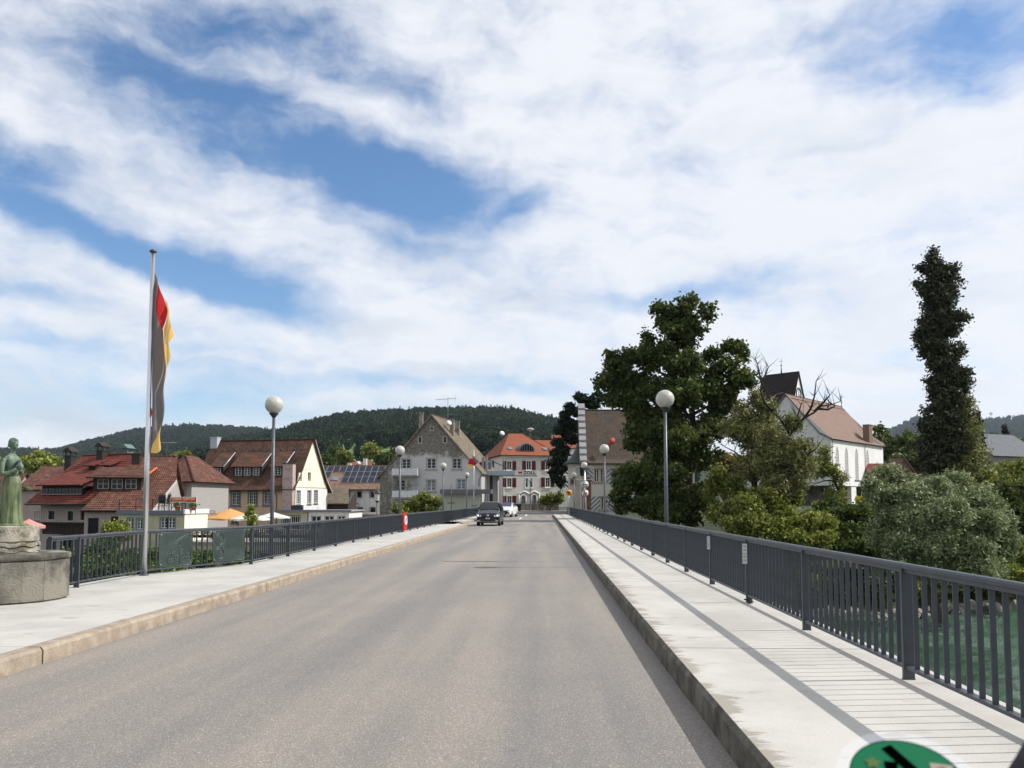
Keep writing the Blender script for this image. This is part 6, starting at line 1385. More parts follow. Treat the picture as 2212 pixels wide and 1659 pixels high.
# ---- F: customs building with red shutters
def red_shutters():
    D0 = 140; p = at(cD(594, 0)[0], 1085, D0); q = at(cD(1212, 0)[0], 1085, D0 + 2.5); rot = math.degrees(math.atan2(2.5, q.x - p.x)); rot = 16
    W = (q.x - p.x) / math.cos(R(rot)); D = 16; zb = .6
    h = House('shuttered_house', 'pale house with dark red shutters and orange hipped roof at the road end', 'house', (p.x, D0), rot, zb, W, D)
    ze = h.hit(cD(900, 545))[1]; rows = []
    ws = [(cD, 652, 610, 702, 705), (cD, 872, 608, 922, 705), (cD, 1085, 610, 1132, 705), (cD, 652, 800, 702, 900), (cD, 1085, 795, 1132, 898)]
    up = [h.rect(*w_) for w_ in ws]; lo = [h.rect(cD, 654, 1000, 702, 1080), h.rect(cD, 1088, 1000, 1135, 1080)]; mid = [h.rect(cD, 860, 800, 888, 905), h.rect(cD, 912, 800, 940, 905)]; dr = [h.rect(cD, 810, 1005, 856, 1092), h.rect(cD, 932, 1000, 978, 1092)]
    MR = mat('house_render_warm', (.62, .60, .56), .9, col2=(.54, .52, .48), vscale=.8, bump=.2, bscale=40); MSH = mat('shutter_dark_red', (.13, .012, .018), .5, var=.2)
    h.wall('front_wall', 'front', [(0, -.6), (W, -.6), (W, ze), (0, ze)], up + lo + mid + dr, MR)
    for q_ in up: h.window('front', q_, nx=2, ny=3, sur=M_WHITE, sw=.14, sill=M_WHITE, shut=MSH, shw=.72, zsill=.14)
    for q_ in lo: h.window('front', q_, nx=2, ny=2, sur=M_WHITE, sw=.14, shut=MSH, shw=.72)
    for q_ in mid: h.window('front', q_, nx=1, ny=2, sur=M_WHITE, sw=.12, sill=M_WHITE, pane=M_PANEC)
    for q_ in dr:
        h.window('front', q_, nx=2, ny=2, name='door'); cx = (q_[0] + q_[1]) / 2; w_ = q_[1] - q_[0]
        b = MB(); n = 12; arc = [(cx + (w_ / 2 + .1) * math.cos(math.pi * i / n), q_[3] - .15 + (w_ / 2 + .1) * .8 * math.sin(math.pi * i / n)) for i in range(n + 1)]
        b.tube([(q_[1] + .1, -.06, q_[2])] + [(x, -.06, z) for x, z in arc] + [(q_[0] - .1, -.06, q_[2])], .13, 6); b.build('door_surround', M_WHITE, h.root)
        b = MB(); b.prism([(x, -.02, z) for x, z in [(cx + w_ / 2 * math.cos(math.pi * i / n), q_[3] + w_ / 2 * .6 * math.sin(math.pi * i / n)) for i in range(n + 1)]], (0, .04, 0)); b.build('fanlight', M_PANE, h.root)
    # double curved hood over the doors
    x0, z0 = h.hit(cD(785, 975)); x1, _ = h.hit(cD(1015, 975)); ztop = h.hit(cD(900, 950))[1]; pts = []
    for i in range(33):
        t = i / 32; pts.append((x0 + (x1 - x0) * t, -.10, z0 + (ztop - z0) * (.5 - .5 * math.cos(t * 4 * math.pi)) + .0))
    b = MB(); b.tube(pts, .14, 6); b.tube([(x0, -.08, z0), (x0 + .1, -.08, 0)], .10, 6); b.tube([(x1, -.08, z0), (x1 - .1, -.08, .6)], .10, 6); b.build('door_hood', M_WHITE, h.root)
    b = MB(); b.box((W / 2, -.12, ze - .15), (W + .1, .24, .34)); b.box((W / 2, -.05, ze - .75), (W, .1, .08)); b.build('cornice', MR, h.root)
    lw = [h.rect(cD, 478, 602, 508, 705, 'left'), h.rect(cD, 478, 805, 508, 905, 'left')]
    h.wall('side_wall', 'left', [(0, -.6), (D, -.6), (D, ze), (0, ze)], lw, MR)
    for q_ in lw: h.window('left', q_, nx=1, ny=2, sur=M_WHITE, sw=.1)
    h.wall('side_wall', 'right', [(0, -.6), (D, -.6), (D, ze), (0, ze)], [], MR); h.wall('rear_wall', 'back', [(0, -.6), (W, -.6), (W, ze), (0, ze)], [], MR)
    b = MB(); b.box((.25, -.03, ze / 2), (.5, .06, ze - .35)); b.build('quoin', M_WHITE, h.root)
    # hipped roof
    yr = D / 2; rl = h.hit(cD(670, 298), 'front', yr); rr = h.hit(cD(815, 298), 'front', yr); o = .5; Z = rl[1]
    eL, eR = Vector((-o, -o, ze)), Vector((W + o, -o, ze)); bL, bR = Vector((-o, D + o, ze)), Vector((W + o, D + o, ze)); rL, rR = Vector((rl[0], yr, Z)), Vector((rr[0] + .2, yr, Z))
    roof(h.root, eL, eR, rR, rL, T_ORANGE, course=.22, step=.018); roof(h.root, bL, eL, rL, rL, T_ORANGE, course=.22, step=.018); roof(h.root, eR, bR, rR, rR, T_ORANGE, course=.22, step=.018); roof(h.root, bR, bL, rL, rR, T_ORANGE, course=.3)
    ridge(h.root, rL, rR, T_ORANGE); [ridge(h.root, a, c, T_ORANGE, .1, 'hip_tiles') for a, c in ((eL, rL), (eR, rR))]
    # lower ridge of the rear wing
    a, z = h.hit(cD(925, 372), 'front', 12); c, _ = h.hit(cD(1150, 372), 'front', 12)
    roof(h.root, (a - .5, 8.5, z - 2.8), (c + 2, 8.5, z - 2.8), (c + 2, 12, z), (a, 12, z), T_ORANGE, 'rear_roof', course=.3)
    # arched dormer with tall panes
    k = (Z - ze) / (yr + o); yf = .9; a0, z0 = h.hit(cD(783, 492), 'front', yf); a1, _ = h.hit(cD(965, 492), 'front', yf); zt = h.hit(cD(875, 405), 'front', yf)[1]; n = 16
    arc = [(a0 + (a1 - a0) * .5 * (1 - math.cos(math.pi * i / n)), yf, z0 + (zt - z0) * math.sin(math.pi * i / n) ** .8) for i in range(n + 1)]
    b = MB(); b.prism(arc, (0, 3.2, 0)); d = b.build('dormer', M_ZINC, h.root)
    ain = [(a0 + (a1 - a0) * (.08 + .84 * .5 * (1 - math.cos(math.pi * i / n))), yf - .02, z0 + .05 + (zt - z0) * .86 * math.sin(math.pi * i / n) ** .8) for i in range(n + 1)]
    b = MB(); b.prism(ain, (0, -.02, 0)); b.build('pane', M_PANE, d)
    b = MB()
    for f_ in (.2, .35, .5, .65, .8):
        x = a0 + (a1 - a0) * f_; b.box((x, yf - .07, z0 + (zt - z0) * .40), (.07, .06, (zt - z0) * (.8 if abs(f_ - .5) < .2 else .62)))
    b.tube([(x, y - .05, z) for x, y, z in ain], .05, 5); b.build('glazing_bar', M_ZINC, d)
    for ux, uy in ((685, 470), (1077, 475)):
        a, z = h.hit(cD(ux, uy), 'front', 1.6); yy = (z - ze) / k - o; a, z = h.hit(cD(ux, uy), 'front', yy); b = MB(); b.box((0, 0, 0), (.8, 1.1, .12)); w_ = b.build('roof_window', M_ZINC, h.root); w_.location = (a, yy - .05, z + .08); w_.rotation_euler = (math.atan(k), 0, 0); b = MB(); b.box((0, 0, .07), (.62, .9, .02)); b.build('pane', M_PANEC, w_)
    a, z = h.hit(cD(592, 300), 'front', 4); dish(h.root, (a, 4, z), .5, R(10), M_WHITE)
    b = MB(); b.tube([(a, 4, z - 1.6), (a, 4, z)], .05, 5); b.build('dish_mast', M_GUT, h.root)
    downpipe(h.root, [(.15, -.15, ze - .1), (.15, -.1, ze - .9), (.15, -.1, 0)])
red_shutters()
# warning siren on its own mast behind the orange roof
q = at(cD(916, 0)[0], 1085, 150); zs = at(0, cD(0, 268)[1], 150).z; r = thing('siren', (q.x, 150, 0), 0, 'mushroom-shaped siren on a thin mast behind the orange roof', 'siren')
b = MB(); b.tube([(0, 0, 6), (0, 0, zs - .4)], .07, 6); b.build('mast', M_GUT, r); b = MB(); b.lathe([(.25, zs - .55), (.30, zs - .35), (.70, zs - .15), (.72, zs - .05), (.4, zs + .15), (.05, zs + .22)], 16); b.build('siren_head', mat('siren_grey', (.35, .36, .37), .5), r)

# ---- G: white wing in the sun beyond the canopy
def white_wing():
    h = House('white_wing', 'white sunlit house side with small windows beyond the customs canopy', 'house', (-17, 118), 1.5, .1, 8.8, 20); Ht = 5.6; D = 20
    ws = [h.rect(cD, x, 845, x + 14, 925, 'right') for x in (462, 485, 510, 532, 552)] + [h.rect(cD, x, 1015, x + 14, 1075, 'right') for x in (475, 500, 525, 550)]
    ws = [w_ for w_ in ws if 0 < w_[0] and w_[1] < D - .5]; ok = []
    for w_ in ws:
        if all(w_[0] > o_[1] + .1 or w_[1] < o_[0] - .1 or w_[2] > o_[3] or w_[3] < o_[2] for o_ in ok) and w_[1] - w_[0] > .2: ok.append(w_)
    h.wall('street_wall', 'right', [(0, -.5), (D, -.5), (D, Ht), (0, Ht)], ok, M_WREN)
    for w_ in ok: h.window('right', w_, nx=2, ny=2, sur=M_STONEG, sw=.08)
    h.wall('front_wall', 'front', [(0, -.5), (8.8, -.5), (8.8, Ht), (4.4, 8.8), (0, Ht)], [], M_WREN)
    roof(h.root, (9.2, -.4, Ht - .2), (9.2, D, Ht - .2), (4.4, D, 9), (4.4, -.4, 9), T_GREY, course=.25); roof(h.root, (-.4, D, Ht - .2), (-.4, -.4, Ht - .2), (4.4, -.4, 9), (4.4, D, 9), T_GREY, course=.25)
    p = at(cD(487, 0)[0], cD(0, 965)[1], 113); rr = thing('satellite_dish', (p.x, 113, p.z), 0, 'grey satellite dish by the white wing below the customs canopy', 'dish'); dish(rr, (0, 0, 0), .55, R(20), mat('dish_grey', (.45, .46, .46), .5), 'reflector'); b = MB(); b.tube([(0, .1, -p.z + .2), (0, .1, 0)], .05, 6); b.build('mast', M_GUT, rr)
white_wing()

# ---- low wall and bin at the end of the road
MW = mat('street_wall_concrete', (.26, .24, .20), .95, col2=(.10, .095, .08), vscale=1.2, detail=10, aniso=(1.6, 1.6, .5))
a, c = at(cD(762, 0)[0], 1085, 126).x, at(cD(1235, 0)[0], 1085, 126).x; zt = at(0, cD(0, 1090)[1], 126).z
r = thing('street_wall', (a, 126, .45), 0, 'stained low concrete wall across the end of the road', 'wall'); n = 6
for i in range(n): b = MB(); w_ = (c - a) / n; b.box((w_ * (i + .5), 0, (zt - .45) / 2), (w_ - .05, .3, zt - .45)); b.build('wall_section', MW, r)
b = MB(); b.box(((c - a) / 2, -.35, .03), (c - a + 2, .5, .14)); b.build('kerb', M_CONC, r)
p = at(cD(772, 0)[0], cD(0, 1160)[1], 122); r = thing('waste_bin', (p.x, 122, .5), 0, 'black wheeled waste bin at the left end of the low street wall', 'bin')
b = MB(); b.box((0, 0, .55), (.95, .8, 1.0), taper=1.1); b.build('bin_body', M_BLACK, r); b = MB(); b.box((0, 0, 1.1), (1.12, .95, .12)); b.build('lid', mat('bin_lid', (.03, .035, .03), .5), r)

# ---- H: old house with striped shutters and raised verge
def old_customs():
    D0 = 112; xl = at(1262.8, 1085, D0).x; W = 15.5; zb = -1.0
    h = House('old_house', 'old pale house with steep brown tiled roof, striped shutters and raised gable wall', 'house', (xl, D0), 0, zb, W, 11)
    ze = h.hit(cE(800, 822))[1]; MR = mat('old_pale_render', (.50, .48, .42), .92, col2=(.44, .425, .375), vscale=.5, bump=.25, bscale=30); MSN = mat('sandstone_trim', (.34, .27, .15), .85, var=.25, vscale=3)
    u1 = [h.rect(cE, 722, 905, 770, 1048), h.rect(cE, 797, 905, 848, 1048)]; u2 = [h.rect(cE, 1058, 905, 1102, 1048), h.rect(cE, 1122, 905, 1170, 1048)]; l1 = [h.rect(cE, 805, 1235, 852, 1382)]; l2 = [(l1[0][0] + 4.9, l1[0][1] + 4.9, l1[0][2], l1[0][3])]
    h.wall('front_wall', 'front', [(0, 0), (W, 0), (W, ze), (0, ze)], u1 + u2 + l1 + l2, MR, depth=.25)
    MS1, MS2 = mat('shutter_pale', (.42, .44, .45), .6), mat('shutter_grey_stripe', (.13, .135, .145), .6)
    for pr, lowr in ((u1, 0), (u2, 0), (l1, 1), (l2, 1)):
        for q_ in pr: h.window('front', q_, depth=.2, nx=2, ny=4, sur=MSN, sw=.09, bar=.02)
        a0, a1, z0, z1 = pr[0][0], pr[-1][1], pr[0][2], pr[0][3]
        b = MB(); b.box(((a0 + a1) / 2, -.10, z1 + .15), (a1 - a0 + .5, .2, .12)); b.box(((a0 + a1) / 2, -.08, z0 - .15), (a1 - a0 + .5, .16, .12)); b.build('window_moulding', MSN, h.root)
        for k, (c0, c1) in enumerate(((a0 - 1.62, a0 - .22), (a1 + .22, a1 + 1.62))):
            b = MB(); b.box(((c0 + c1) / 2, -.06, (z0 + z1) / 2), (c1 - c0, .06, z1 - z0 + .3)); sh = b.build('shutter', MS1, h.root); b = MB(); w_, hh = c1 - c0, z1 - z0 + .3
            sgn = (1 if k == 0 else -1) * (-1 if lowr else 1)
            for q in range(-4, 9):
                poly = clip([(0, q * .62), (0, q * .62 + .30), (w_, q * .62 + .30 - sgn * w_ * .95), (w_, q * .62 - sgn * w_ * .95)], w_, hh)
                if len(poly) > 2: b.add([(c0 + x, -.094, z0 - .15 + z) for x, z in poly], [tuple(range(len(poly)))])
            b.build('painted_stripes', MS2, sh)
    b = MB(); b.box((W / 2 + .2, -.12, ze - .18), (W - .4, .24, .28)); b.build('cornice', MSN, h.root)
    h.wall('side_wall', 'left', [(0, 0), (11, 0), (11, ze), (5.5, ze + 8), (0, ze)], [], MR)
    yr = 5.5; Z = h.hit(cE(800, 200), 'front', yr)[1]; o = .55
    yb = 1.0; k = (Z - ze - .5) / (yr - yb); zb_ = ze + .55
    roof(h.root, (.3, yb, zb_), (W, yb, zb_), (W, yr, Z), (.3, yr, Z), T_CUST, course=.17, step=.016); roof(h.root, (.3, -o, ze - .12), (W, -o, ze - .12), (W, yb, zb_), (.3, yb, zb_), T_CUST, 'eave_slope', course=.17, step=.016)
    roof(h.root, (W, 11.5, ze - .1), (.3, 11.5, ze - .1), (.3, yr, Z), (W, yr, Z), T_CUST, course=.3); ridge(h.root, (.3, yr, Z), (W, yr, Z), T_GREY); gutter(h.root, (.1, -o - .05, ze - .16), (W, -o - .05, ze - .16))
    # raised verge wall: stepped cover stones climbing the slope
    MV = mat('verge_render', (.30, .30, .30), .85, var=.12, vscale=1); top0 = h.hit(cE(605, 790))[1]; n = 9
    for i in range(n):
        t0, t1 = i / n, (i + 1) / n; y0, y1 = -.3 + (yr + .3) * t0, -.3 + (yr + .3) * t1; za = ze - .3 + (Z + .9 - ze) * t0; zc = ze - .3 + (Z + .9 - ze) * t1
        b = MB(); b.prism([(-.62, y0, za - 1.6), (-.62, y1, zc - 1.6), (-.62, y1, zc + .38), (-.62, y0, za + .66)], (.98, 0, 0)); v = b.build('verge_stone', MV, h.root)
        b = MB(); b.prism([(-.68, y0 - .06, za + .50), (-.68, y0 - .01, za + .50), (-.68, y0 - .01, za + .62), (-.68, y0 - .06, za + .60)], (1.10, 0, -.22)); b.build('cover_stone', M_STONEG, v)
    b = MB(); b.prism([(-.62, -.3, 0), (-.62, .3, 0), (-.62, .3, ze), (-.62, -.3, ze)], (.9, 0, 0)); b.build('corner_pier', MR, h.root)
    b = MB(); b.box((.62, -.08, (ze + 0) / 2 - 1.0), (.55, .12, ze - 2.2)); b.build('rusty_pilaster', mat('rusty_stone', (.17, .10, .055), .9, var=.4, vscale=2), h.root)
    downpipe(h.root, [(-.35, -.38, ze - .2), (-.35, -.38, .2)])
    # red dish on a bracket
    a, z = h.hit(cE(945, 570), 'front', -.2); yy = 1.4; dish(h.root, (a, yy - .3, z), .62, R(-50), mat('dish_red', (.45, .07, .045), .55)); b = MB(); b.tube([(a, yy + .2, z - .4), (a - .6, yy, z - 1.0), (a - .4, yy + .4, z - 1.6)], .06, 6); b.build('dish_bracket', M_BLACK, h.root)
    # turret with a bell roof on the left
    cx, cy = -.55, 4.2; a0 = h.hit(cE(362, 1000), 'front', cy)[0]; rad = 1.75; zt = h.hit(cE(450, 838), 'front', cy - 1)[1]
    b = MB(); b.lathe([(rad + .1, 0), (rad, .6), (rad, zt - .5), (rad + .10, zt)], 8); o_ = b.build('turret', MR, h.root); 
    for f_ in o_.data.polygons: f_.use_smooth = False
    o_.location = (cx, cy, 0); o_.rotation_euler = (0, 0, R(22.5))
    b = MB(); hz = h.hit(cE(530, 560), 'front', cy)[1] - zt; prof = [(rad + .75, -.05), (rad + .2, .35), (rad - .45, .95), (rad - 1.0, 1.8), (rad - 1.45, 3.0), (rad - 1.75, hz * .8), (.1, hz + .6)]
    b.lathe(prof, 24); t_ = b.build('turret_roof', mat('turret_slate', (.035, .042, .04), .55, col2=(.022, .026, .026), vscale=2), h.root); t_.location = (cx, cy, zt)
    q_ = h.rect(cE, 448, 1022, 472, 1072, 'front', cy - rad + .1); b = MB(); b.box(((q_[0] + q_[1]) / 2, cy - rad + .06, (q_[2] + q_[3]) / 2), (q_[1] - q_[0] + .5, .2, q_[3] - q_[2] + .5)); w_ = b.build('turret_window', MSN, h.root); b = MB(); b.box(((q_[0] + q_[1]) / 2, cy - rad - .05, (q_[2] + q_[3]) / 2), (q_[1] - q_[0], .06, q_[3] - q_[2])); b.build('pane', M_PANE, w_)
old_customs()

# ---- I: church
def church():
    c = (47.0, 130.0); rot = math.degrees(math.atan2(.75, .66)); h = House('church', 'white church with tall pointed windows, pinkish tiled roof and dark saddleback tower', 'church', c, rot, -.2, 24.5, 14.74)
    # local x runs along the sunlit long wall, y goes back to the left; the long wall is the local front
    zb, ze = 4.65 + .2, 12.35 + .2; L_, Wd = 24.5, 14.74; Z = 20.3 + .2
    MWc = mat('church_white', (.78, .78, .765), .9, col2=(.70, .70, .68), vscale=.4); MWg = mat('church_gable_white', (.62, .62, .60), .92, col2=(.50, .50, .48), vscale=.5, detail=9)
    def pointed(a0, a1, z0, z1): 
        cx = (a0 + a1) / 2; n = 5; hz = (a1 - a0) * 1.5; l = [(a0 + (cx - a0) * (1 - math.cos(math.pi / 2 * i / n)) ** 1.0, z1 - hz + hz * math.sin(math.pi / 2 * i / n) ** 1.0) for i in range(n + 1)]
        return [(a0, z0)] + l + [(2 * cx - x, z) for x, z in l[-2::-1]] + [(a1, z0)]
    W_ = []
    for x0, y0, x1, y1 in ((829, 1025, 872, 1212), (928, 1038, 975, 1382), (1038, 1050, 1082, 1385), (1156, 1062, 1198, 1382)):
        a0, z1 = h.hit(cF(x0, y0)); a1, z0 = h.hit(cF(x1, y1)); z0 = h.hit(cF((x0 + x1) / 2, y1))[1]; z1 = h.hit(cF((x0 + x1) / 2, y0))[1]; W_.append(pointed(a0, a1, z0, z1))
    # add windows along the hidden remainder
    P2 = [[Vector((0, zb, 0)), Vector((L_, zb, 0)), Vector((L_, ze, 0)), Vector((0, ze, 0))]] + [[Vector((a, z, 0)) for a, z in w_] for w_ in W_]
    flat = [p for q in P2 for p in q]; tr = tessellate_polygon(P2); b = MB(); b.v = [(p.x, 0, p.y) for p in flat]
    for t in tr: b.f.append(tuple(t)); b.m.append(0); b.sm.append(False)
    for w_ in W_: n = len(w_); b.add([(a, 0, z) for a, z in w_] + [(a, .07, z) for a, z in w_], [(k, (k + 1) % n, (k + 1) % n + n, k + n) for k in range(n)])
    b.build('long_wall', MWc, h.root)
    for w_ in W_:
        b = MB(); b.prism([(a, .05, z) for a, z in w_], (0, .06, 0)); o = b.build('window', mat('leaded_glass', (.50, .46, .455), .5, spec=.3, col2=(.42, .39, .39), vscale=4), h.root)
        a0, a1 = w_[0][0], w_[-1][0]; b = MB(); b.box(((a0 + a1) / 2, -.06, w_[0][1] - .07), (a1 - a0 + .5, .22, .14)); b.build('sill', M_STONEG, o)
        b = MB(); z = w_[0][1] + .5
        while z < w_[4][1]: b.box(((a0 + a1) / 2, .04, z), (a1 - a0, .03, .03)); z += .55
        b.build('glazing_bar', M_STONEG, o)
    def gy(t): return t * Wd
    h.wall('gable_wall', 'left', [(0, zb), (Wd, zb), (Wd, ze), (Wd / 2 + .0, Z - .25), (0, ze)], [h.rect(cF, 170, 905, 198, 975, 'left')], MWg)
    q_ = h.rect(cF, 170, 905, 198, 975, 'left'); h.window('left', q_, nx=1, ny=2, sur=M_STONEG)
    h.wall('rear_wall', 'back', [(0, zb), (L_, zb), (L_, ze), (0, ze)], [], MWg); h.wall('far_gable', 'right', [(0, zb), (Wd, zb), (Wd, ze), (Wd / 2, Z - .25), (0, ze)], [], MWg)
    # undercroft: dark recess and piers below the overhanging nave
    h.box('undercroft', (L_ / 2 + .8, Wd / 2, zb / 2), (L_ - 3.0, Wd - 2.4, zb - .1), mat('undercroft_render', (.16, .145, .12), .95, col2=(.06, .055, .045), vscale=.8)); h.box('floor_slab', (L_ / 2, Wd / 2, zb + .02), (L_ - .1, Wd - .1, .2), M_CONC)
    for x in (.4, 8.4): h.box('pier', (x + 1.4, .5, zb / 2), (1.6 if x < 5 else 2.2, .8, zb - .1), MWc)
    yr = Wd / 2; k = (Z - ze) / yr; o = .35; yb = 1.7; zz = ze + .95
    for s in (0, 1):
        f = (lambda y: y) if s == 0 else (lambda y: Wd - y)
        a = [(-.2, f(-o), ze - .12), (L_ + .2, f(-o), ze - .12), (L_ + .2, f(yb), zz), (-.2, f(yb), zz)]; c2 = [(-.2, f(yb), zz), (L_ + .2, f(yb), zz), (L_ + .2, yr, Z), (-.2, yr, Z)]
        if s: a = [a[1], a[0], a[3], a[2]]; c2 = [c2[1], c2[0], c2[3], c2[2]]
        roof(h.root, *a, T_CHUR, 'eave_slope', course=.25, step=.015); roof(h.root, *c2, T_CHUR, course=.25, step=.015)
    ridge(h.root, (-.2, yr, Z), (L_ + .2, yr, Z), T_CHUR); gutter(h.root, (0, -o - .05, ze - .15), (L_, -o - .05, ze - .15))
    for i in range(26): x = .9 + i * .92; b = MB(); b.box((x, yr - .62, Z - .62 * (Z - zz) / (yr - yb) + .07), (.26, .22, .14)); b.build('roof_vent', mat('vent_dark', (.10, .05, .04), .8), h.root)
    b = MB(); b.prism([(-.30, -o, ze - .2), (-.30, yb, zz - .08), (-.30, yr, Z - .1), (-.30, yr, Z + .12), (-.30, yb, zz + .12), (-.30, -o, ze)], (.12, 0, 0)); b.prism([(-.30, Wd + o, ze - .2), (-.30, Wd - yb, zz - .08), (-.30, yr, Z - .1), (-.30, yr, Z + .12), (-.30, Wd - yb, zz + .12), (-.30, Wd + o, ze)], (.12, 0, 0)); b.build('verge', M_STONEG, h.root)
    downpipe(h.root, [(.2, -.35, ze - .2), (.35, -.1, ze - .9), (.35, -.1, zb)]); a = h.hit(cF(1140, 1015))[0]; downpipe(h.root, [(a, -.35, ze - .2), (a + .1, -.1, ze - .9), (a + .1, -.1, zb)])
    # brick chimney near the far eave
    a, _ = h.hit(cF(1165, 900), 'front', .6); c2, zt = h.hit(cF(1228, 805), 'front', .6); chimney(h.root, (a + c2) / 2, .9, ze, zt, (c2 - a) * .55, 1.1, mat('chimney_brick', (.23, .15, .12), .9, var=.4, vscale=5), capm=M_GUT)
    def cross(x, y, z, s, name): b = MB(); b.tube([(x, y, z - .3), (x, y, z + 2.2 * s)], [.07, .035], 6); b.ball((x, y, z + .75 * s), .13 * s, 10); b.tube([(x - .45 * s, y, z + 1.7 * s), (x + .45 * s, y, z + 1.7 * s)], .035, 5); b.tube([(x, y - .45 * s, z + 1.7 * s), (x, y + .45 * s, z + 1.7 * s)], .035, 5); b.build(name, M_GUT, h.root)
    cross(L_, yr, Z, 1.1, 'ridge_cross')
    # chancel beyond, lower and narrower
    h.box('chancel', (L_ + 2.6, Wd / 2, (zb + ze) / 2 + .2), (5, Wd - 3.4, ze - zb + .2), MWc); roof(h.root, (L_ + .2, 1.2, ze + .4), (L_ + 5.4, 1.2, ze + .4), (L_ + 2, yr, Z - 2), (L_ + .2, yr, Z - 2), T_CHUR, 'chancel_roof'); roof(h.root, (L_ + 5.4, 1.2, ze + .4), (L_ + 5.4, Wd - 1.2, ze + .4), (L_ + 2, yr, Z - 2), (L_ + 2, yr, Z - 2), T_CHUR, 'chancel_roof')
    # tower behind: ridge runs across the nave, gable with the clock faces the sunny side
    inv = h.inv; P_ = inv @ (at(1723.8, 801.9, 155) - h.c); Q_ = inv @ (at(1657.5, 808.3, 160.2) - h.c)
    tx, ty0, Zt = P_.x, P_.y, P_.z; Lt = Q_.y - P_.y; hw = 3.05; zet = Zt - 6.9
    T = thing('tower_tmp', (0, 0, 0), 0, None, None); T.parent = h.root; T.name = 'tower'
    b = MB(); b.box((tx, ty0 + Lt / 2, zet / 2), (2 * hw, Lt, zet)); b.build('tower_walls', MWc, T)
    b = MB(); b.prism([(tx - hw, ty0 + .01, zet), (tx + hw, ty0 + .01, zet), (tx, ty0 + .01, Zt - .15)], (0, .3, 0)); b.build('tower_gable', MWc, T)
    roof(T, (tx - hw - .3, ty0 + Lt + .3, zet - .5), (tx - hw - .3, ty0 - .25, zet - .5), (tx, ty0 - .25, Zt), (tx, ty0 + Lt + .3, Zt), T_SLATE, 'tower_roof', course=.35); roof(T, (tx + hw + .3, ty0 - .25, zet - .5), (tx + hw + .3, ty0 + Lt + .3, zet - .5), (tx, ty0 + Lt + .3, Zt), (tx, ty0 - .25, Zt), T_SLATE, 'tower_roof', course=.35)
    cz = zet + 2.35; n = 28; b = MB(); b.tube([(tx + 1.05 * math.cos(a), ty0 - .03, cz + 1.25 * math.sin(a)) for a in [2 * math.pi * i / n for i in range(n + 1)]], .11, 6); 
    for i in range(12): a = i * math.pi / 6; b.tube([(tx + .78 * math.cos(a), ty0 - .03, cz + .95 * math.sin(a)), (tx + .98 * math.cos(a), ty0 - .03, cz + 1.18 * math.sin(a))], .07, 5)
    b.tube([(tx, ty0 - .08, cz), (tx + .1, ty0 - .08, cz + .95)], .05, 5); b.tube([(tx, ty0 - .08, cz), (tx + .45, ty0 - .08, cz - .40)], .06, 5); b.build('clock', mat('clock_black', (.03, .028, .03), .5), T)
    b = MB(); x, y, z = tx, ty0 + Lt * .5, Zt; b.tube([(x, y, z - .2), (x, y, z + 1.5)], [.16, .05], 8); b.ball((x, y, z + 1.55), .17, 10); b.tube([(x, y, z + 1.5), (x, y, z + 3.0)], .035, 5); b.tube([(x, y - .4, z + 2.4), (x, y + .4, z + 2.4)], .035, 5); b.build('tower_cross', M_GUT, T)
church()
def chapel():
    D0 = 140; a = at(1905, 1085, D0).x; c = at(1975, 1085, D0).x; h = House('sacristy', 'low annex with red tiled roof beside the church, half hidden by silver foliage', 'building', (at(1878, 1085, D0).x, D0), 8, 1.5, 9, 7)
    ze = h.hit((1900, 1028))[1]; zr = h.hit((1900, 1006), 'front', 2.5)[1]; W = 9
    h.wall('front_wall', 'front', [(0, 0), (W, 0), (W, ze), (0, ze)], [], M_WREN); roof(h.root, (-.3, -.4, ze), (W, -.4, ze), (W, 2.6, zr + .4), (.5, 2.6, zr + .4), T_RED, course=.3)
    g = h.hit((1951, 990), 'front', 1)[1]; x0 = h.hit((1930, 1000), 'front', 1)[0]; x1 = h.hit((1974, 1000), 'front', 1)[0]; xm = (x0 + x1) / 2 - .2
    b = MB(); b.prism([(x0, .6, ze - 2), (x1, .6, ze - 2), (x1, .6, ze + .4), (xm, .6, g), (x0, .6, ze + .4)], (0, 4, 0)); b.build('gable', mat('brown_shingle', (.14, .09, .07), .9, var=.3), h.root)
    roof(h.root, (x1 + .4, .3, ze + .1), (x1 + .4, 4.8, ze + .1), (xm, 4.8, g + .15), (xm, .3, g + .15), T_CHUR, 'gable_roof', course=.3)
chapel()

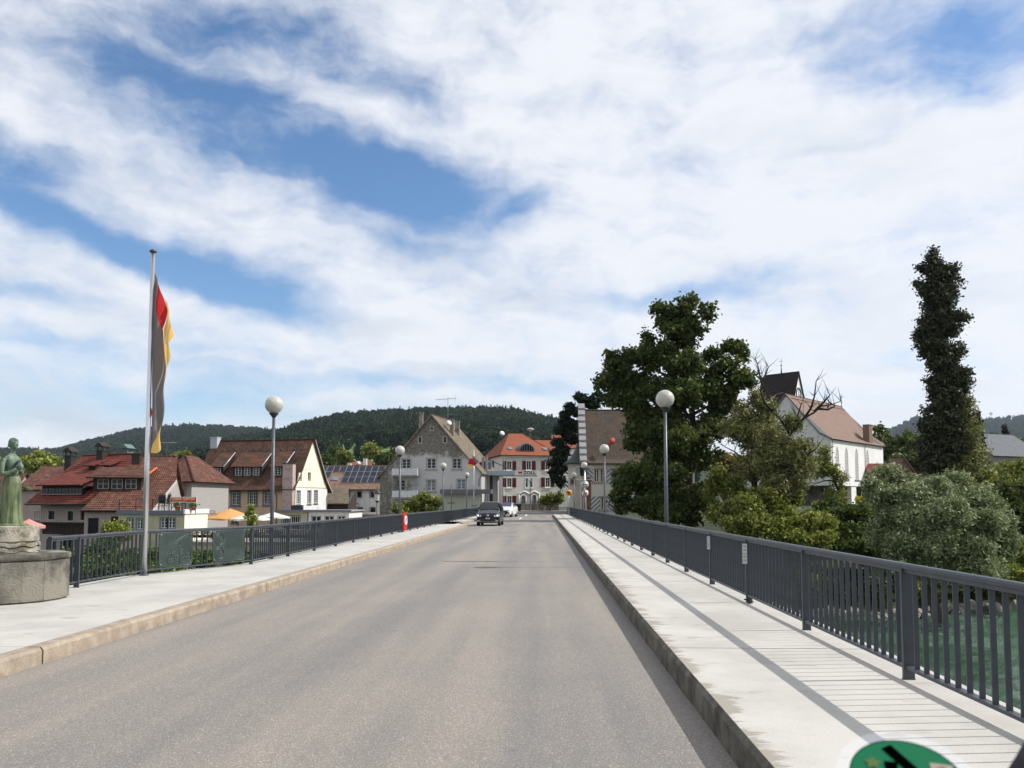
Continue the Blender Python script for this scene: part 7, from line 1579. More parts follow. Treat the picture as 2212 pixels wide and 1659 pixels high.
# ---- J: red-roofed houses on the left
def red_house():
    h = House('red_roofed_house', 'broad house with bright red tiled roof, long dormer and dark balcony', 'house', (-51.6, 77.9), -20, -3.7, 9.3, 11.5)
    W = h.W; zt = 1.75 + 3.7; Z = 6.95 + 3.7; M = mat('dull_pink_render', (.36, .30, .275), .92, var=.12, vscale=.7); y0 = .9; D = 11.5
    ws = [h.rect(cB, 82, 965, 158, 1068, 'front', y0), h.rect(cB, 262, 962, 336, 1072, 'front', y0), h.rect(cB, 505, 965, 572, 1088, 'front', y0), h.rect(cB, 672, 950, 752, 1080, 'front', y0)]
    ws = [w_ for w_ in ws if w_[1] < W]; lw = [(1.0, 2.2, .6, 1.9), (3.4, 4.6, .3, 2.0), (6.2, 7.4, .6, 1.9)]
    P0 = h.P; h.P = lambda pl, a, z, off=0.0: (Vector((a, y0 - off, z)) if pl == 'front' else P0(pl, a, z, off))
    h.wall('front_wall', 'front', [(0, 0), (W, 0), (W, zt + .3), (0, zt + .3)], ws + lw, M)
    for q in ws: h.window('front', q, nx=2, ny=1, sur=mat('pale_surround', (.42, .40, .37), .8), sw=.10, fr=mat('dark_frame', (.05, .04, .035), .6))
    for q in lw: h.window('front', q, nx=2, ny=1, sur=MATS['pale_surround'], sw=.1, fr=MATS['dark_frame'])
    h.P = P0
    h.wall('side_wall', 'right', [(y0, 0), (D, 0), (D, zt), (6, Z - .2), (y0, zt + .2)], [], M); h.wall('side_wall', 'left', [(y0, 0), (D, 0), (D, zt), (6, Z - .2), (y0, zt + .2)], [], M)
    yr = 6.0; o = .5; eL, eR, rR, rL = (-.5, -o, zt - .05), (W + .3, -o, zt - .05), (W + .3, yr, Z), (-.5, yr, Z)
    roof(h.root, eL, eR, rR, rL, T_RED, course=.33, step=.035); roof(h.root, (W + .3, D + .5, zt), (-.5, D + .5, zt), rL, rR, T_RED, course=.33); ridge(h.root, rL, rR, T_RED, .13); gutter(h.root, eL, eR)
    b = MB(); b.prism([(W + .31, -o, zt - .25), (W + .31, yr, Z - .2), (W + .31, yr, Z + .05), (W + .31, -o, zt)], (.06, 0, 0)); b.build('bargeboard', M_GUT, h.root)
    k = (Z - zt) / (yr + o); DW = mat('dark_timber', (.022, .014, .010), .8, var=.3)
    def shed(x0, x1, yf, hgt, yt, wins=0, nm='dormer'):
        z0 = zt + (yf + o) * k; z1 = z0 + hgt; ztp = zt + (yt + o) * k; b = MB(); b.box(((x0 + x1) / 2, yf + .03, (z0 + z1) / 2), (x1 - x0, .06, z1 - z0 + .2))
        for x in (x0, x1): b.prism([(x - .03, yf, z0 - .1), (x - .03, yf, z1), (x - .03, yt, ztp)], (.06, 0, 0))
        d = b.build(nm, DW, h.root); roof(d, (x0 - .3, yf - .55, z1 - .12), (x1 + .3, yf - .55, z1 - .12), (x1 + .3, yt, ztp + .05), (x0 - .3, yt, ztp + .05), T_RED, 'dormer_roof', course=.33, step=.03, th=.1)
        for i in range(wins):
            x = x0 + (x1 - x0) * (i + .5) / wins; b = MB(); b.box((x, yf - .02, z0 + .42), (.9, .05, .62)); w_ = b.build('window', MATS['dark_frame'], d); b = MB(); [b.box((x + s * .22, yf - .05, z0 + .44), (.36, .02, .48)) for s in (-1, 1)]; b.build('pane', M_PANE, d)
            b = MB(); b.box((x, yf - .08, z0 + .1), (.95, .08, .04)); b.build('sill', MATS['pale_surround'], d)
    shed(.6, 6.3, .55, 1.15, 3.6, 6); shed(6.9, 7.9, 1.2, .5, 3.0); shed(3.0, 3.9, 3.9, .55, 5.2); shed(5.2, 6.2, 3.9, .55, 5.3)
    MCm = mat('dark_chimney', (.035, .028, .026), .85, var=.3); MG = mat('copper_green_cap', (.10, .16, .145), .6)
    def ch(u0, u1, ut, ub, yy, cap, cm): a, _ = h.hit(cB(u0, ut), 'front', yy); c, z1 = h.hit(cB(u1, ut), 'front', yy); z0 = h.hit(cB(u0, ub), 'front', yy)[1]; chimney(h.root, (a + c) / 2, yy, z0 - .8, z1, (c - a) * .85, .75, MCm, cap, cm)
    ch(495, 590, 270, 380, 8.5, 'house', MCm); ch(902, 990, 205, 330, 5.6, 'house', MCm); ch(1218, 1305, 228, 370, 6.8, 'house', MG)
    # balcony with dark boards and flower troughs
    b = MB(); b.box((5.8, -.1, zt - 2.9), (5.6, 2.0, .15)); bal = b.build('balcony', DW, h.root)
    for i in range(26): b = MB() if i == 0 else b; b.box((3.05 + i * .22, -1.08, zt - 2.35), (.17, .04, .95)); 
    b.build('balcony_boards', DW, bal); b = MB(); b.box((5.8, -1.15, zt - 1.85), (5.7, .25, .12)); b.build('flower_trough', DW, bal)
red_house()
def brown_house():
    c0 = at(178, 1085, 71.4); h = House('tiled_house', 'house with weathered brown-red roof, wide dormer and whitewashed end wall, behind the flagpole', 'house', (-41.04, 69.2), 14, -3.7, 5.5, 15)
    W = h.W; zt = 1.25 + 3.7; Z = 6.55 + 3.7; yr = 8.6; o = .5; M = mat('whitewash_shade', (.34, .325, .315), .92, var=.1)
    h.wall('front_wall', 'front', [(0, 0), (W, 0), (W, zt), (0, zt)], [(2.2, 4.3, 2.4, 4.3), (.3, 1.2, 2.5, 4.2)], MATS['dull_pink_render']); h.window('front', (2.2, 4.3, 2.4, 4.3), nx=3, ny=1, fr=mat('deep_red_frame', (.10, .015, .012), .6)); h.window('front', (.3, 1.2, 2.5, 4.2), nx=1, ny=1, fr=MATS['dark_frame'])
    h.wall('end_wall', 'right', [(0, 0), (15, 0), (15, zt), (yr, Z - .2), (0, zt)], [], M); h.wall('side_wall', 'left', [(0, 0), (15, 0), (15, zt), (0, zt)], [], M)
    eL, eR, rR, rL = (-.2, -o, zt - .1), (W + .25, -o, zt - .1), (W + .45, yr, Z), (2.2, yr, Z); tm = .54; mz = zt - .1 + (Z - zt + .1) * tm; my = -o + (yr + o) * tm; mR, mL = (W + 1.25, my, mz), (1.1, my, mz)
    roof(h.root, eL, eR, mR, mL, T_RBR, course=.33, step=.035); roof(h.root, mL, mR, rR, rL, T_RBR, course=.33, step=.035); roof(h.root, (W + .25, 15.5, zt), (-.2, 15.5, zt), rL, rR, T_RBR, course=.33); ridge(h.root, rL, rR, T_RBR, .13); gutter(h.root, eL, eR, M_GUT)
    b = MB(); b.prism([(W + .26, -o, zt - .35), (W + 1.26, my, mz - .25), (W + 1.26, my, mz - .02), (W + .26, -o, zt - .08)], (.07, 0, 0)); b.build('bargeboard', mat('bargeboard_pale', (.42, .40, .37), .8), h.root)
    k = (Z - zt) / (yr + o); yf = 2.6; z0 = zt + (yf + o) * k; z1 = z0 + 1.25; yt = 6.4; ztp = zt + (yt + o) * k; x0, x1 = -.1, 4.0
    b = MB(); b.box(((x0 + x1) / 2, yf + .03, (z0 + z1) / 2), (x1 - x0, .06, z1 - z0 + .2)); [b.prism([(x - .03, yf, z0 - .1), (x - .03, yf, z1), (x - .03, yt, ztp)], (.06, 0, 0)) for x in (x0, x1)]; d = b.build('dormer', MATS['dark_timber'], h.root)
    roof(d, (x0 - .5, yf - .5, z1 - .1), (x1 + .5, yf - .5, z1 - .1), (x1 + .5, yt, ztp + .05), (x0 - .5, yt, ztp + .05), T_RBR, 'dormer_roof', course=.33, step=.03, th=.1)
    for i in range(3): x = x0 + .85 + i * 1.2; b = MB(); [b.box((x + s * .46, yf - .02, z0 + .55), (.06, .06, .95)) for s in (-1, 0, 1)]; [b.box((x, yf - .02, z0 + .1 + j * .45), (.95, .05, .05)) for j in range(3)]; w_ = b.build('window', mat('frame_brown_grey', (.30, .28, .25), .6), d); b = MB(); b.box((x, yf - .005, z0 + .55), (.9, .02, .9)); b.build('pane', M_PANE, d)
    b = MB(); b.box((x1 + .55, (yf + yt) / 2 - .3, 0), (.16, (yt - yf) * 1.12, .10)); ob = b.build('orange_flashing', mat('orange_edge_tile', (.62, .13, .04), .7), h.root); ob.location = (0, 0, (z1 + ztp) / 2 + .05); 
    ob.rotation_euler = (0, 0, 0); ob.data.transform(Matrix.Translation((-(x1 + .55), -((yf + yt) / 2 - .3), 0))); ob.location = (x1 + .55, (yf + yt) / 2 - .3, (z1 + ztp) / 2 + .05); ob.rotation_euler = (math.atan2(ztp - z1, yt - yf + .5), 0, 0)
    a, _ = h.hit(cB(1335, 250), 'front', 7.5); c, z1_ = h.hit(cB(1436, 250), 'front', 7.5); chimney(h.root, (a + c) / 2, 7.5, Z - 2.2, z1_, c - a, 1.0, MATS['dark_chimney'])
brown_house()
def side_wing():
    D0 = 84; xl, xr = at(362, 1085, D0).x, at(416, 1085, D0).x; h = House('side_wing', 'plain whitewashed wing with hipped brown roof between the red roofs and the inn', 'house', (xl, D0), -6, -3.7, xr - xl, 8)
    W = h.W; ze = h.hit(cB(1900, 575))[1]; Z = h.hit(cB(1785, 262), 'front', 3.5)[1]; q = (.35, 1.0, ze - 2.6, ze - 1.5)
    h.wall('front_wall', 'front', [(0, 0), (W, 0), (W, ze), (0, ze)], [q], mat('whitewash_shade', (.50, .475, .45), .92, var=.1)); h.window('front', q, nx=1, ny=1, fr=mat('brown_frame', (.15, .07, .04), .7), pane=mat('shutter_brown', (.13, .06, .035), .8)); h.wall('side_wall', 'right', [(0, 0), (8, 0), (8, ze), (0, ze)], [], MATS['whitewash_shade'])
    o = .6; A = Vector((-.1, 3.5, Z)); roof(h.root, (-o, -o, ze - .15), (W + o, -o, ze - .15), A, A, T_RBR, course=.33, step=.03); roof(h.root, (W + o, -o, ze - .15), (W + o, 8.5, ze - .15), (-.1, 6, Z), A, T_RBR, course=.33, step=.03); ridge(h.root, (W + o, -o, ze - .1), A, T_RBR, .12, 'hip_tiles'); ridge(h.root, (-o - .4, -o - .4, ze), A, T_RBR, .13, 'hip_tiles')
side_wing()
def far_roofs():
    def simple(nm, lb, ux0, ux1, uye, uyr, D0, dep, rot, tm, wm, zb=-3.7, hip=0.0):
        x0, x1 = at(ux0, 1085, D0).x, at(ux1, 1085, D0).x; h = House(nm, lb, 'house', (x0, D0), rot, zb, x1 - x0, dep); W = h.W; ze = h.hit((ux0, uye))[1]; Z = h.hit((ux0, uyr), 'front', dep / 2)[1]
        h.wall('front_wall', 'front', [(0, 0), (W, 0), (W, ze), (0, ze)], [], wm); h.wall('side_wall', 'right', [(0, 0), (dep, 0), (dep, ze), (dep / 2, Z if not hip else ze), (0, ze)], [], wm); h.wall('side_wall', 'left', [(0, 0), (dep, 0), (dep, ze), (dep / 2, Z if not hip else ze), (0, ze)], [], wm)
        roof(h.root, (-.4, -.4, ze), (W + .4, -.4, ze), (W + .4 - hip, dep / 2, Z), (-.4 + hip, dep / 2, Z), tm, course=.33); roof(h.root, (W + .4, dep + .4, ze), (-.4, dep + .4, ze), (-.4 + hip, dep / 2, Z), (W + .4 - hip, dep / 2, Z), tm, course=.4)
        if hip: roof(h.root, (W + .4, -.4, ze), (W + .4, dep + .4, ze), (W + .4 - hip, dep / 2, Z), (W + .4 - hip, dep / 2, Z), tm, course=.33); roof(h.root, (-.4, dep + .4, ze), (-.4, -.4, ze), (-.4 + hip, dep / 2, Z), (-.4 + hip, dep / 2, Z), tm, course=.33)
        ridge(h.root, (-.4 + hip, dep / 2, Z), (W + .4 - hip, dep / 2, Z), tm); return h
    simple('old_roofed_house', 'long brown tiled roof behind the statue and the red house', 40, 150, 1058, 1007, 95, 10, 0, T_RBR, MATS['dull_pink_render'])
    simple('far_left_house', 'orange-tiled roof at the left edge of the picture behind the statue', -200, 2, 1098, 1020, 100, 9, 0, T_RBR, MATS['dull_pink_render'])
    simple('distant_house', 'small bright orange roof between the inn and the tiled house', 392, 424, 1018, 998, 128, 9, 0, T_ORANGE, MATS['dull_pink_render'], hip=2)
    simple('distant_house', 'small orange roof above the solar panels, left of the grey house', 748, 792, 1010, 998, 170, 8, 0, T_ORANGE, M_WREN)
    simple('right_edge_house', 'slate-grey roof with skylights above the trees at the right edge', 2150, 2330, 985, 938, 150, 14, 25, tiles('slate_blue_tiles', [(.10, .11, .125), (.14, .15, .17), (.19, .20, .22)], .25, .25), mat('timber_grey', (.22, .20, .18), .9), zb=.5)
    simple('white_house', 'bright white house half hidden behind the pine', 1196, 1262, 968, 940, 172, 10, 0, T_ORANGE, M_WREN, zb=0)
    simple('yellow_house', 'glimpse of a yellow wall through the big tree', 1590, 1668, 1122, 1100, 96, 6, 0, T_CHUR, mat('yellow_render', (.66, .42, .10), .9), zb=-3)
    for ux, uy, D0, lb in ((755, 1000, 160, 'white chimney with a flat cap beside the small orange roof'), (789, 990, 160, 'taller white chimney with a flat cap left of the grey house'), (432, 1000, 125, 'dark chimney with white side left of the inn')):
        p = at(ux, uy, D0); r = thing('chimney_stack', (p.x, D0, -1), 0, lb, 'chimney', 'distant chimneys'); b = MB(); b.box((0, 0, (p.z + 1) / 2), (.7, .7, p.z + 1)); b.build('stack', M_WREN, r); b = MB(); b.box((0, 0, p.z + 1.12), (1.1, 1.0, .1)); b.build('cap', M_GUT, r)
far_roofs()
# rooftop aerial behind the flag
p = at(cB(1765, 0)[0], cB(0, 95)[1], 90); r = thing('rooftop_aerial', (p.x, 90, 5.4), 0, 'two-armed television aerial above the brown roof, right of the big flag', 'aerial'); hh = p.z - 5.4
b = MB(); b.tube([(0, 0, 0), (0, 0, hh)], .03, 6); b.build('mast', M_GUT, r)
for zz, l in ((hh, 2.2), (hh - 1.6, 2.4)):
    b = MB(); b.tube([(-l / 2, .1, zz), (l / 2, -.1, zz)], .02, 5); [b.tube([(-l / 2 + l * i / 9, .4, zz), (-l / 2 + l * i / 9, -.4, zz)], .01, 4) for i in range(10)]; b.build('aerial_arm', mat('aerial_pale', (.35, .36, .37), .5), r)

# ---- parasols on the river terrace
def parasol(ux, uyt, uyb, hw, D0, m, lb, nseg=8, top=None, seed=0):
    c = at(ux, uyb, D0); zt = at(ux, uyt, D0).z; rad = hw * D0 / F; r = thing('parasol', (c.x, D0, -2.9), R(seed), lb, 'parasol', 'parasols on the river terrace'); z0, z1 = c.z + 2.9, zt + 2.9
    b = MB(); b.tube([(0, 0, 0), (0, 0, z1)], .05, 8); b.build('pole', M_ALU, r); b = MB(); vs = [(0, 0, z1)]
    for k in range(nseg * 4):
        a = 2 * math.pi * k / (nseg * 4); f = k % 4; q = {0: 1.0, 1: .955, 2: .94, 3: .955}[f]; vs.append((rad * q * math.cos(a), rad * q * math.sin(a), z0 + (.0 if f == 0 else .05)))
    n = nseg * 4
    for k in range(n): x, y, z = vs[1 + k]; vs.append((x * .5, y * .5, z1 - (z1 - z0) * .52))
    for k in range(n): x, y, z = vs[1 + k]; vs.append((x, y, z - .16 - .05 * math.sin(k * 1.7)))
    fs = [(0, 1 + n + k, 1 + n + (k + 1) % n) for k in range(n)] + [(1 + k, 1 + (k + 1) % n, 1 + n + (k + 1) % n, 1 + n + k) for k in range(n)] + [(1 + k, 1 + 2 * n + k, 1 + 2 * n + (k + 1) % n, 1 + (k + 1) % n) for k in range(n)]
    b.add(vs, fs); b.build('canopy', m, r); return r, z0, z1, rad
MOR, MCV, MPK = clothmat('parasol_orange', (.80, .43, .17), .35), clothmat('parasol_white', (.80, .80, .79), .35), clothmat('parasol_pink', (.78, .33, .31), .35)
pr, z0, z1, rad = parasol(497, 1098.5, 1120, 63, 80, MOR, 'large orange parasol with printed lettering, in front of the inn', seed=12)
text('Schneider', .42, mat('parasol_print', (.30, .14, .06), .7), pr, (-1.1 - .5, -rad * .52, z0 + (z1 - z0) * .46), (R(72), 0, R(-20)), extrude=.003)
b = MB(); b.tube([(-1.5 + .28 * math.cos(a), -rad * .40, z0 + (z1 - z0) * .66 + .14 * math.sin(a)) for a in [k * .5236 for k in range(13)]], .04, 5); b.build('printed_emblem', MATS['parasol_print'], pr)
parasol(415, 1112, 1124, 30, 78, MCV, 'white parasol to the left of the orange one', seed=5); parasol(541, 1107, 1121, 42, 74, MCV, 'white parasol overlapping the right side of the orange one', seed=30); parasol(590, 1106, 1117, 36, 84, MCV, 'white parasol behind the nearest left lamp post', seed=15)
parasol(62, 1121, 1137, 34, 56, MPK, 'pink parasol beside the statue pedestal', seed=8)

# ---- traffic signs
def round_sign(ux, uy, rad_u, D0, lb, face, rimm, draw, cat='sign', post=True):
    p = at(ux, uy, D0); rad = rad_u * D0 / F; gzv = gz(p.x, D0); r = thing('road_sign', (p.x, D0, max(gzv, -.1)), 0, lb, cat); z = p.z - max(gzv, -.1)
    b = MB(); b.tube([(0, .02, z), (0, .05, z)], rad, 32); b.build('backing', M_ZINC, r); b = MB(); b.tube([(0, -.005, z), (0, .015, z)], rad * .985, 32); b.build('rim', rimm, r); b = MB(); b.tube([(0, -.015, z), (0, .01, z)], rad * (.80 if rimm is not face else .95), 32); b.build('face', face, r)
    if post: b = MB(); b.tube([(0, .08, 0), (0, .08, z + rad * .8)], .035, 8); b.build('post', M_ALU, r)
    draw(r, z, rad); return r
MSW, MSR, MYE = mat('sign_face_white', (.78, .78, .78), .4), mat('sign_rim_red', (.55, .01, .02), .4), mat('sign_amber', (.80, .30, .015), .45)
def d30(r, z, rad): text('30', rad * 1.15, M_BLACK, r, (0, -.026, z), (math.pi / 2, 0, 0), extrude=.004, bold=.012)
x3 = cE(610, 1188); s30 = round_sign(x3[0], x3[1], cE(658, 0)[0] - x3[0], 90, 'round red-rimmed 30 speed limit sign on the right of the bridge end', MSW, MSR, d30)
def dz(r, z, rad):
    b = MB(); b.box((0, -.024, z + rad * .02), (rad * 1.45, .012, rad * .26)); b.build('bar', M_BLACK, r); text('ZOLL', rad * .36, mat('sign_grey_print', (.18, .18, .18), .6), r, (0, -.024, z + rad * .48), (math.pi / 2, 0, 0), extrude=.003, bold=.003); text('DOUANE', rad * .32, MATS['sign_grey_print'], r, (0, -.024, z - rad * .44), (math.pi / 2, 0, 0), extrude=.003, bold=.003)
xz = cE(607, 1083); rr_ = round_sign(xz[0], xz[1], cE(655, 0)[0] - xz[0], 90.3, 'round white customs sign with a black bar, above the 30 sign', MSW, mat('sign_rim_pale', (.50, .48, .46), .5), dz)
def de(r, z, rad):
    b = MB(); s = rad
    def poly(ps): b.prism([(x * s, -.03, z + y * s) for x, y in ps], (0, .012, 0))
    poly([(-.10, -.35), (.10, -.35), (.17, .22), (.06, .45), (-.10, .42), (-.17, .2)]); poly([(-.12, .40), (-.30, .36), (-.12, .28)])
    for sg in (-1, 1):
        for j in range(4): x0 = .16 + .13 * j; poly([(sg * x0, .30 + .03 * j), (sg * (x0 + .085), .34 + .03 * j), (sg * (x0 + .11), -.28 + .10 * j), (sg * (x0 + .02), -.22 + .08 * j)][::sg])
        poly([(sg * .1, .28), (sg * .66, .40), (sg * .62, .24), (sg * .1, .12)][::sg]); poly([(sg * .08, -.32), (sg * .30, -.5), (sg * .12, -.52), (0, -.36)][::sg])
    poly([(-.07, -.34), (.07, -.34), (.13, -.66), (-.13, -.66)]); b.build('eagle', M_BLACK, r)
xe = cE(420, 1177); round_sign(xe[0], xe[1], cE(456, 0)[0] - xe[0], 96, 'round amber sign with a black eagle, left of the turret lamp', MYE, MYE, de)
# bent tubular frame beside the lamp
pa = at(cE(485, 0)[0], cE(0, 1022)[1], 92); pb_ = at(cE(712, 0)[0], cE(0, 872)[1], 92); r = thing('tubular_frame', (pa.x, 92, 0), 0, 'empty rounded metal tube frame above the customs sign', 'sign frame'); w_ = pb_.x - pa.x; z0, z1 = pa.z, pb_.z
b = MB(); q = .22; pts = [(q, 0, z0), (w_ - q, 0, z0), (w_, 0, z0 + q), (w_, 0, z1 - q), (w_ - q, 0, z1), (q, 0, z1), (0, 0, z1 - q), (0, 0, z0 + q), (q, 0, z0)]; b.tube(pts, .03, 6); b.build('tube', M_ALU, r); b = MB(); b.tube([(w_ * .55, 0, -.6), (w_ * .55, 0, z1)], .05, 8); b.build('post', M_ALU, r)
# old-style lantern beyond the left railing
p = at(cC(768, 0)[0], cC(0, 1195)[1], 78); r = thing('lantern', (p.x, 78, -3.6), 0, 'black old-fashioned lantern on a post, beyond the left railing', 'street lantern'); z = p.z + 3.6
b = MB(); b.tube([(0, 0, 0), (0, 0, z - .2)], [.07, .045], 8); b.build('post', M_GUT, r); b = MB(); b.lathe([(.20, z - .15), (.30, z + .55)], 6, smooth=False); b.build('lantern_glass', mat('lantern_glass', (.45, .47, .46), .2), r); b = MB(); b.lathe([(.40, z + .55), (.42, z + .60), (.12, z + .95), (.05, z + 1.05), (.03, z + 1.25)], 6, smooth=False); b.lathe([(.10, z - .35), (.22, z - .15)], 6, smooth=False); b.build('lantern_hood', M_GUT, r)
# thin post with crosspiece by the customs office
p = at(cC(1605, 0)[0], cC(0, 1020)[1], 95); r = thing('flag_stub', (p.x, 95, -.5), 0, 'thin grey post with a small crosspiece before the customs office', 'post'); b = MB(); b.tube([(0, 0, 0), (0, 0, p.z + .5)], .04, 6); b.build('post', M_GUT, r); b = MB(); zc = at(0, cC(0, 1238)[1], 95).z + .5; b.box((0, 0, zc), (.85, .2, .10)); b.build('crosspiece', M_GUT, r)


# ------------------------------------------------------------------ lower terrace in front of the inn
def lower_terrace():
    D0 = 64; xl, xr = at(402, 1085, D0).x, at(742, 1085, D0).x; W = xr - xl; h = House('river_terrace', 'long lower terrace on an olive basement wall, below the parasols', 'terrace', (xl, D0), 0, -4.4, W, 27); H = 4.4 - 1.45
    ws = []
    for ux in (447, 515, 575, 640, 705):
        a = h.hit((ux, 1190))[0]; ws.append((a - .6, a + .6, .75, 2.2))
    h.wall('basement_wall', 'front', [(0, 0), (W, 0), (W, H), (0, H)], ws, M_OLIVE)
    for q in ws: h.window('front', q, nx=2, ny=2, sur=M_STONEG, sw=.1, sill=M_WHITE)
    h.box('terrace_floor', (W / 2, 13.4, H - .02), (W + .3, 27, .22), M_CONC); h.wall('end_wall', 'left', [(0, 0), (20, 0), (20, H), (0, H)], [], M_OLIVE); h.wall('end_wall', 'right', [(0, 0), (20, 0), (20, H), (0, H)], [], M_OLIVE)
    pm = MB(); pm.box((0, .1, .5), (.04, .04, 1.0)); po = pm.build('post', M_WHITE, h.root); po.location = (0, 0, H + .1)
    for i in range(1, 19): share('post', po.data, h.root, (W * i / 18, 0, H + .1))
    for z in (.35, .65, 1.0): b = MB(); b.tube([(0, .1, H + .1 + z), (W, .1, H + .1 + z)], .022, 5); b.build('rail', M_WHITE, h.root)
    for i in range(9):
        b = MB(); x = W * (i + .5) / 9; b.box((x, -.08, H + .55), (2.0, .25, .22)); bx_ = b.build('flower_box', mat('flower_box_dark', (.06, .035, .025), .8), h.root)
        foliage('flowers', h.root, [(x, -.1, H + .78, .95, .22, .2)], 30, 8, .09, LM_SHRUB if i % 2 else LM_OCHRE, clump=.14, seed=i)['kind'] = 'stuff'
    # tables and chairs glimpsed between the bars
    for i in range(8):
        x = xl + W * (i + .7) / 9; y = D0 + 3.0 + (i % 3) * 4.2; r = thing('terrace_table', (x, y, -1.34), 0, 'round terrace table under or beside a parasol', 'table', 'tables on the river terrace'); b = MB(); b.lathe([(.55, .72), (.57, .74), (.55, .76)], 16); b.build('tabletop', M_WHITE, r); b = MB(); b.tube([(0, 0, 0), (0, 0, .72)], .04, 6); b.build('pedestal', M_GUT, r)
lower_terrace()

# ------------------------------------------------------------------ far hills and forest
def hill_fn(prof, D0, D1, z0, drop):
    us = [p[0] for p in prof]; vs = [p[1] for p in prof]
    def f(ux, t):
        D = D0 + (D1 - D0) * t; uy = float(np.interp(ux, us, vs)); d = ray(ux, uy); zr = EYE.z + d.z * (D1 / d.y) - drop
        if t <= 1: z = z0 + (zr - z0) * (t ** 1.15)
        else: z = zr - (t - 1) * (D1 - D0) * .45
        x = d.x * D / d.y; z += 3.5 * math.sin(x * .021 + D * .013) * min(1, t * 3) * (1 - max(0, min(1, t)) ** 4)
        return x, D, z
    return f
def hill(name, prof, D0, D1, z0, drop, m, ulo, uhi, du=14):
    f = hill_fn(prof, D0, D1, z0, drop); cols = int((uhi - ulo) / du) + 1; rows = 34; b = MB()
    for j in range(rows + 1):
        for i in range(cols): b.v.append(f(ulo + du * i, j / (rows - 6)))
    b.f = [(j * cols + i, j * cols + i + 1, (j + 1) * cols + i + 1, (j + 1) * cols + i) for j in range(rows) for i in range(cols - 1)]; b.m = [0] * len(b.f); b.sm = [True] * len(b.f)
    return struct(b.build(name, m)), f
M_MEAD = mat('hill_meadow', (.13, .21, .045), .95, col2=(.075, .13, .035), vscale=.012, detail=8)
M_FLOOR = mat('forest_floor', (.018, .032, .012), .95, var=.3, vscale=.05)
main_prof = [(420, 960), (540, 935), (609, 926), (625, 918), (658, 906.8), (727, 889.6), (788, 884.5), (863, 881.4), (917, 879), (968, 877.5), (1038, 876), (1104, 877.5), (1149, 889.6), (1210, 901.6), (1290, 928), (1400, 950), (1600, 975)]
left_prof = [(-900, 960), (-300, 985), (-100, 975), (0, 966), (131, 967.7), (164, 956), (210, 945), (263, 931.6), (312, 920.7), (411, 915), (493, 918), (576, 924), (650, 930), (800, 945), (1000, 960)]
right_prof = [(1300, 985), (1600, 985), (1830, 962), (1890, 946), (1916, 932), (1971, 903), (1997, 897), (2030, 905), (2080, 916), (2121, 906), (2160, 903), (2212, 897), (2400, 900), (2700, 930)]
right_low = [(1300, 990), (1600, 985), (1880, 965), (1950, 955), (2050, 950), (2140, 940), (2212, 948), (2400, 950), (2800, 960)]
_, fm = hill('hillside', main_prof, 330, 1500, 3, 17, M_MEAD, 420, 1500)
_, fl_ = hill('far_hillside', left_prof, 900, 2700, 6, 18, M_MEAD, -700, 1000, 20)
_, fr = hill('distant_hills', right_prof, 1500, 4200, 4, 16, M_FLOOR, 1500, 2700, 20)
_, fr2 = hill('low_hills', right_low, 500, 1400, 2, 12, M_FLOOR, 1450, 2700, 20)
protos = bpy.data.collections.new('tree_shapes')
def proto(kind, seed):
    rr = random.Random(seed)
    if kind == 'c':
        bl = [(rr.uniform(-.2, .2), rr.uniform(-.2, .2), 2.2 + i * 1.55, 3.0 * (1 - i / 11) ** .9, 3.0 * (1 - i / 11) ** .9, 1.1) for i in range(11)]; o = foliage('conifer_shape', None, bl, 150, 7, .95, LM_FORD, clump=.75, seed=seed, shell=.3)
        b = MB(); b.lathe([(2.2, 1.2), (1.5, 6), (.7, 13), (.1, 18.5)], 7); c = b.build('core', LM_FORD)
    else:
        bl = [(rr.uniform(-2.6, 2.6), rr.uniform(-2.6, 2.6), rr.uniform(6, 12.5), rr.uniform(2.2, 3.4), rr.uniform(2.2, 3.4), rr.uniform(2.0, 3.2)) for i in range(7)] + [(0, 0, 8, 3.4, 3.4, 4.6)]; o = foliage('broadleaf_shape', None, bl, 210, 7, 1.15, LM_FOR, clump=.9, seed=seed, shell=.6, spread=.12)
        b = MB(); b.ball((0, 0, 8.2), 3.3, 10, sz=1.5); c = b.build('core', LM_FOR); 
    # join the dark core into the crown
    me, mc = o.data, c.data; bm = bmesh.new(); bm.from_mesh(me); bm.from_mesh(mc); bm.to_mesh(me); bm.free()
    bpy.data.objects.remove(c); C.objects.unlink(o); protos.objects.link(o); return o
PR = [proto('d', s) for s in (11, 12, 13, 14)] + [proto('c', s) for s in (21, 22)]
names = sorted(range(6), key=lambda i: PR[i].name)            # collection order used by the picker
order = {p.name: i for i, p in enumerate(sorted(PR, key=lambda o: o.name))}
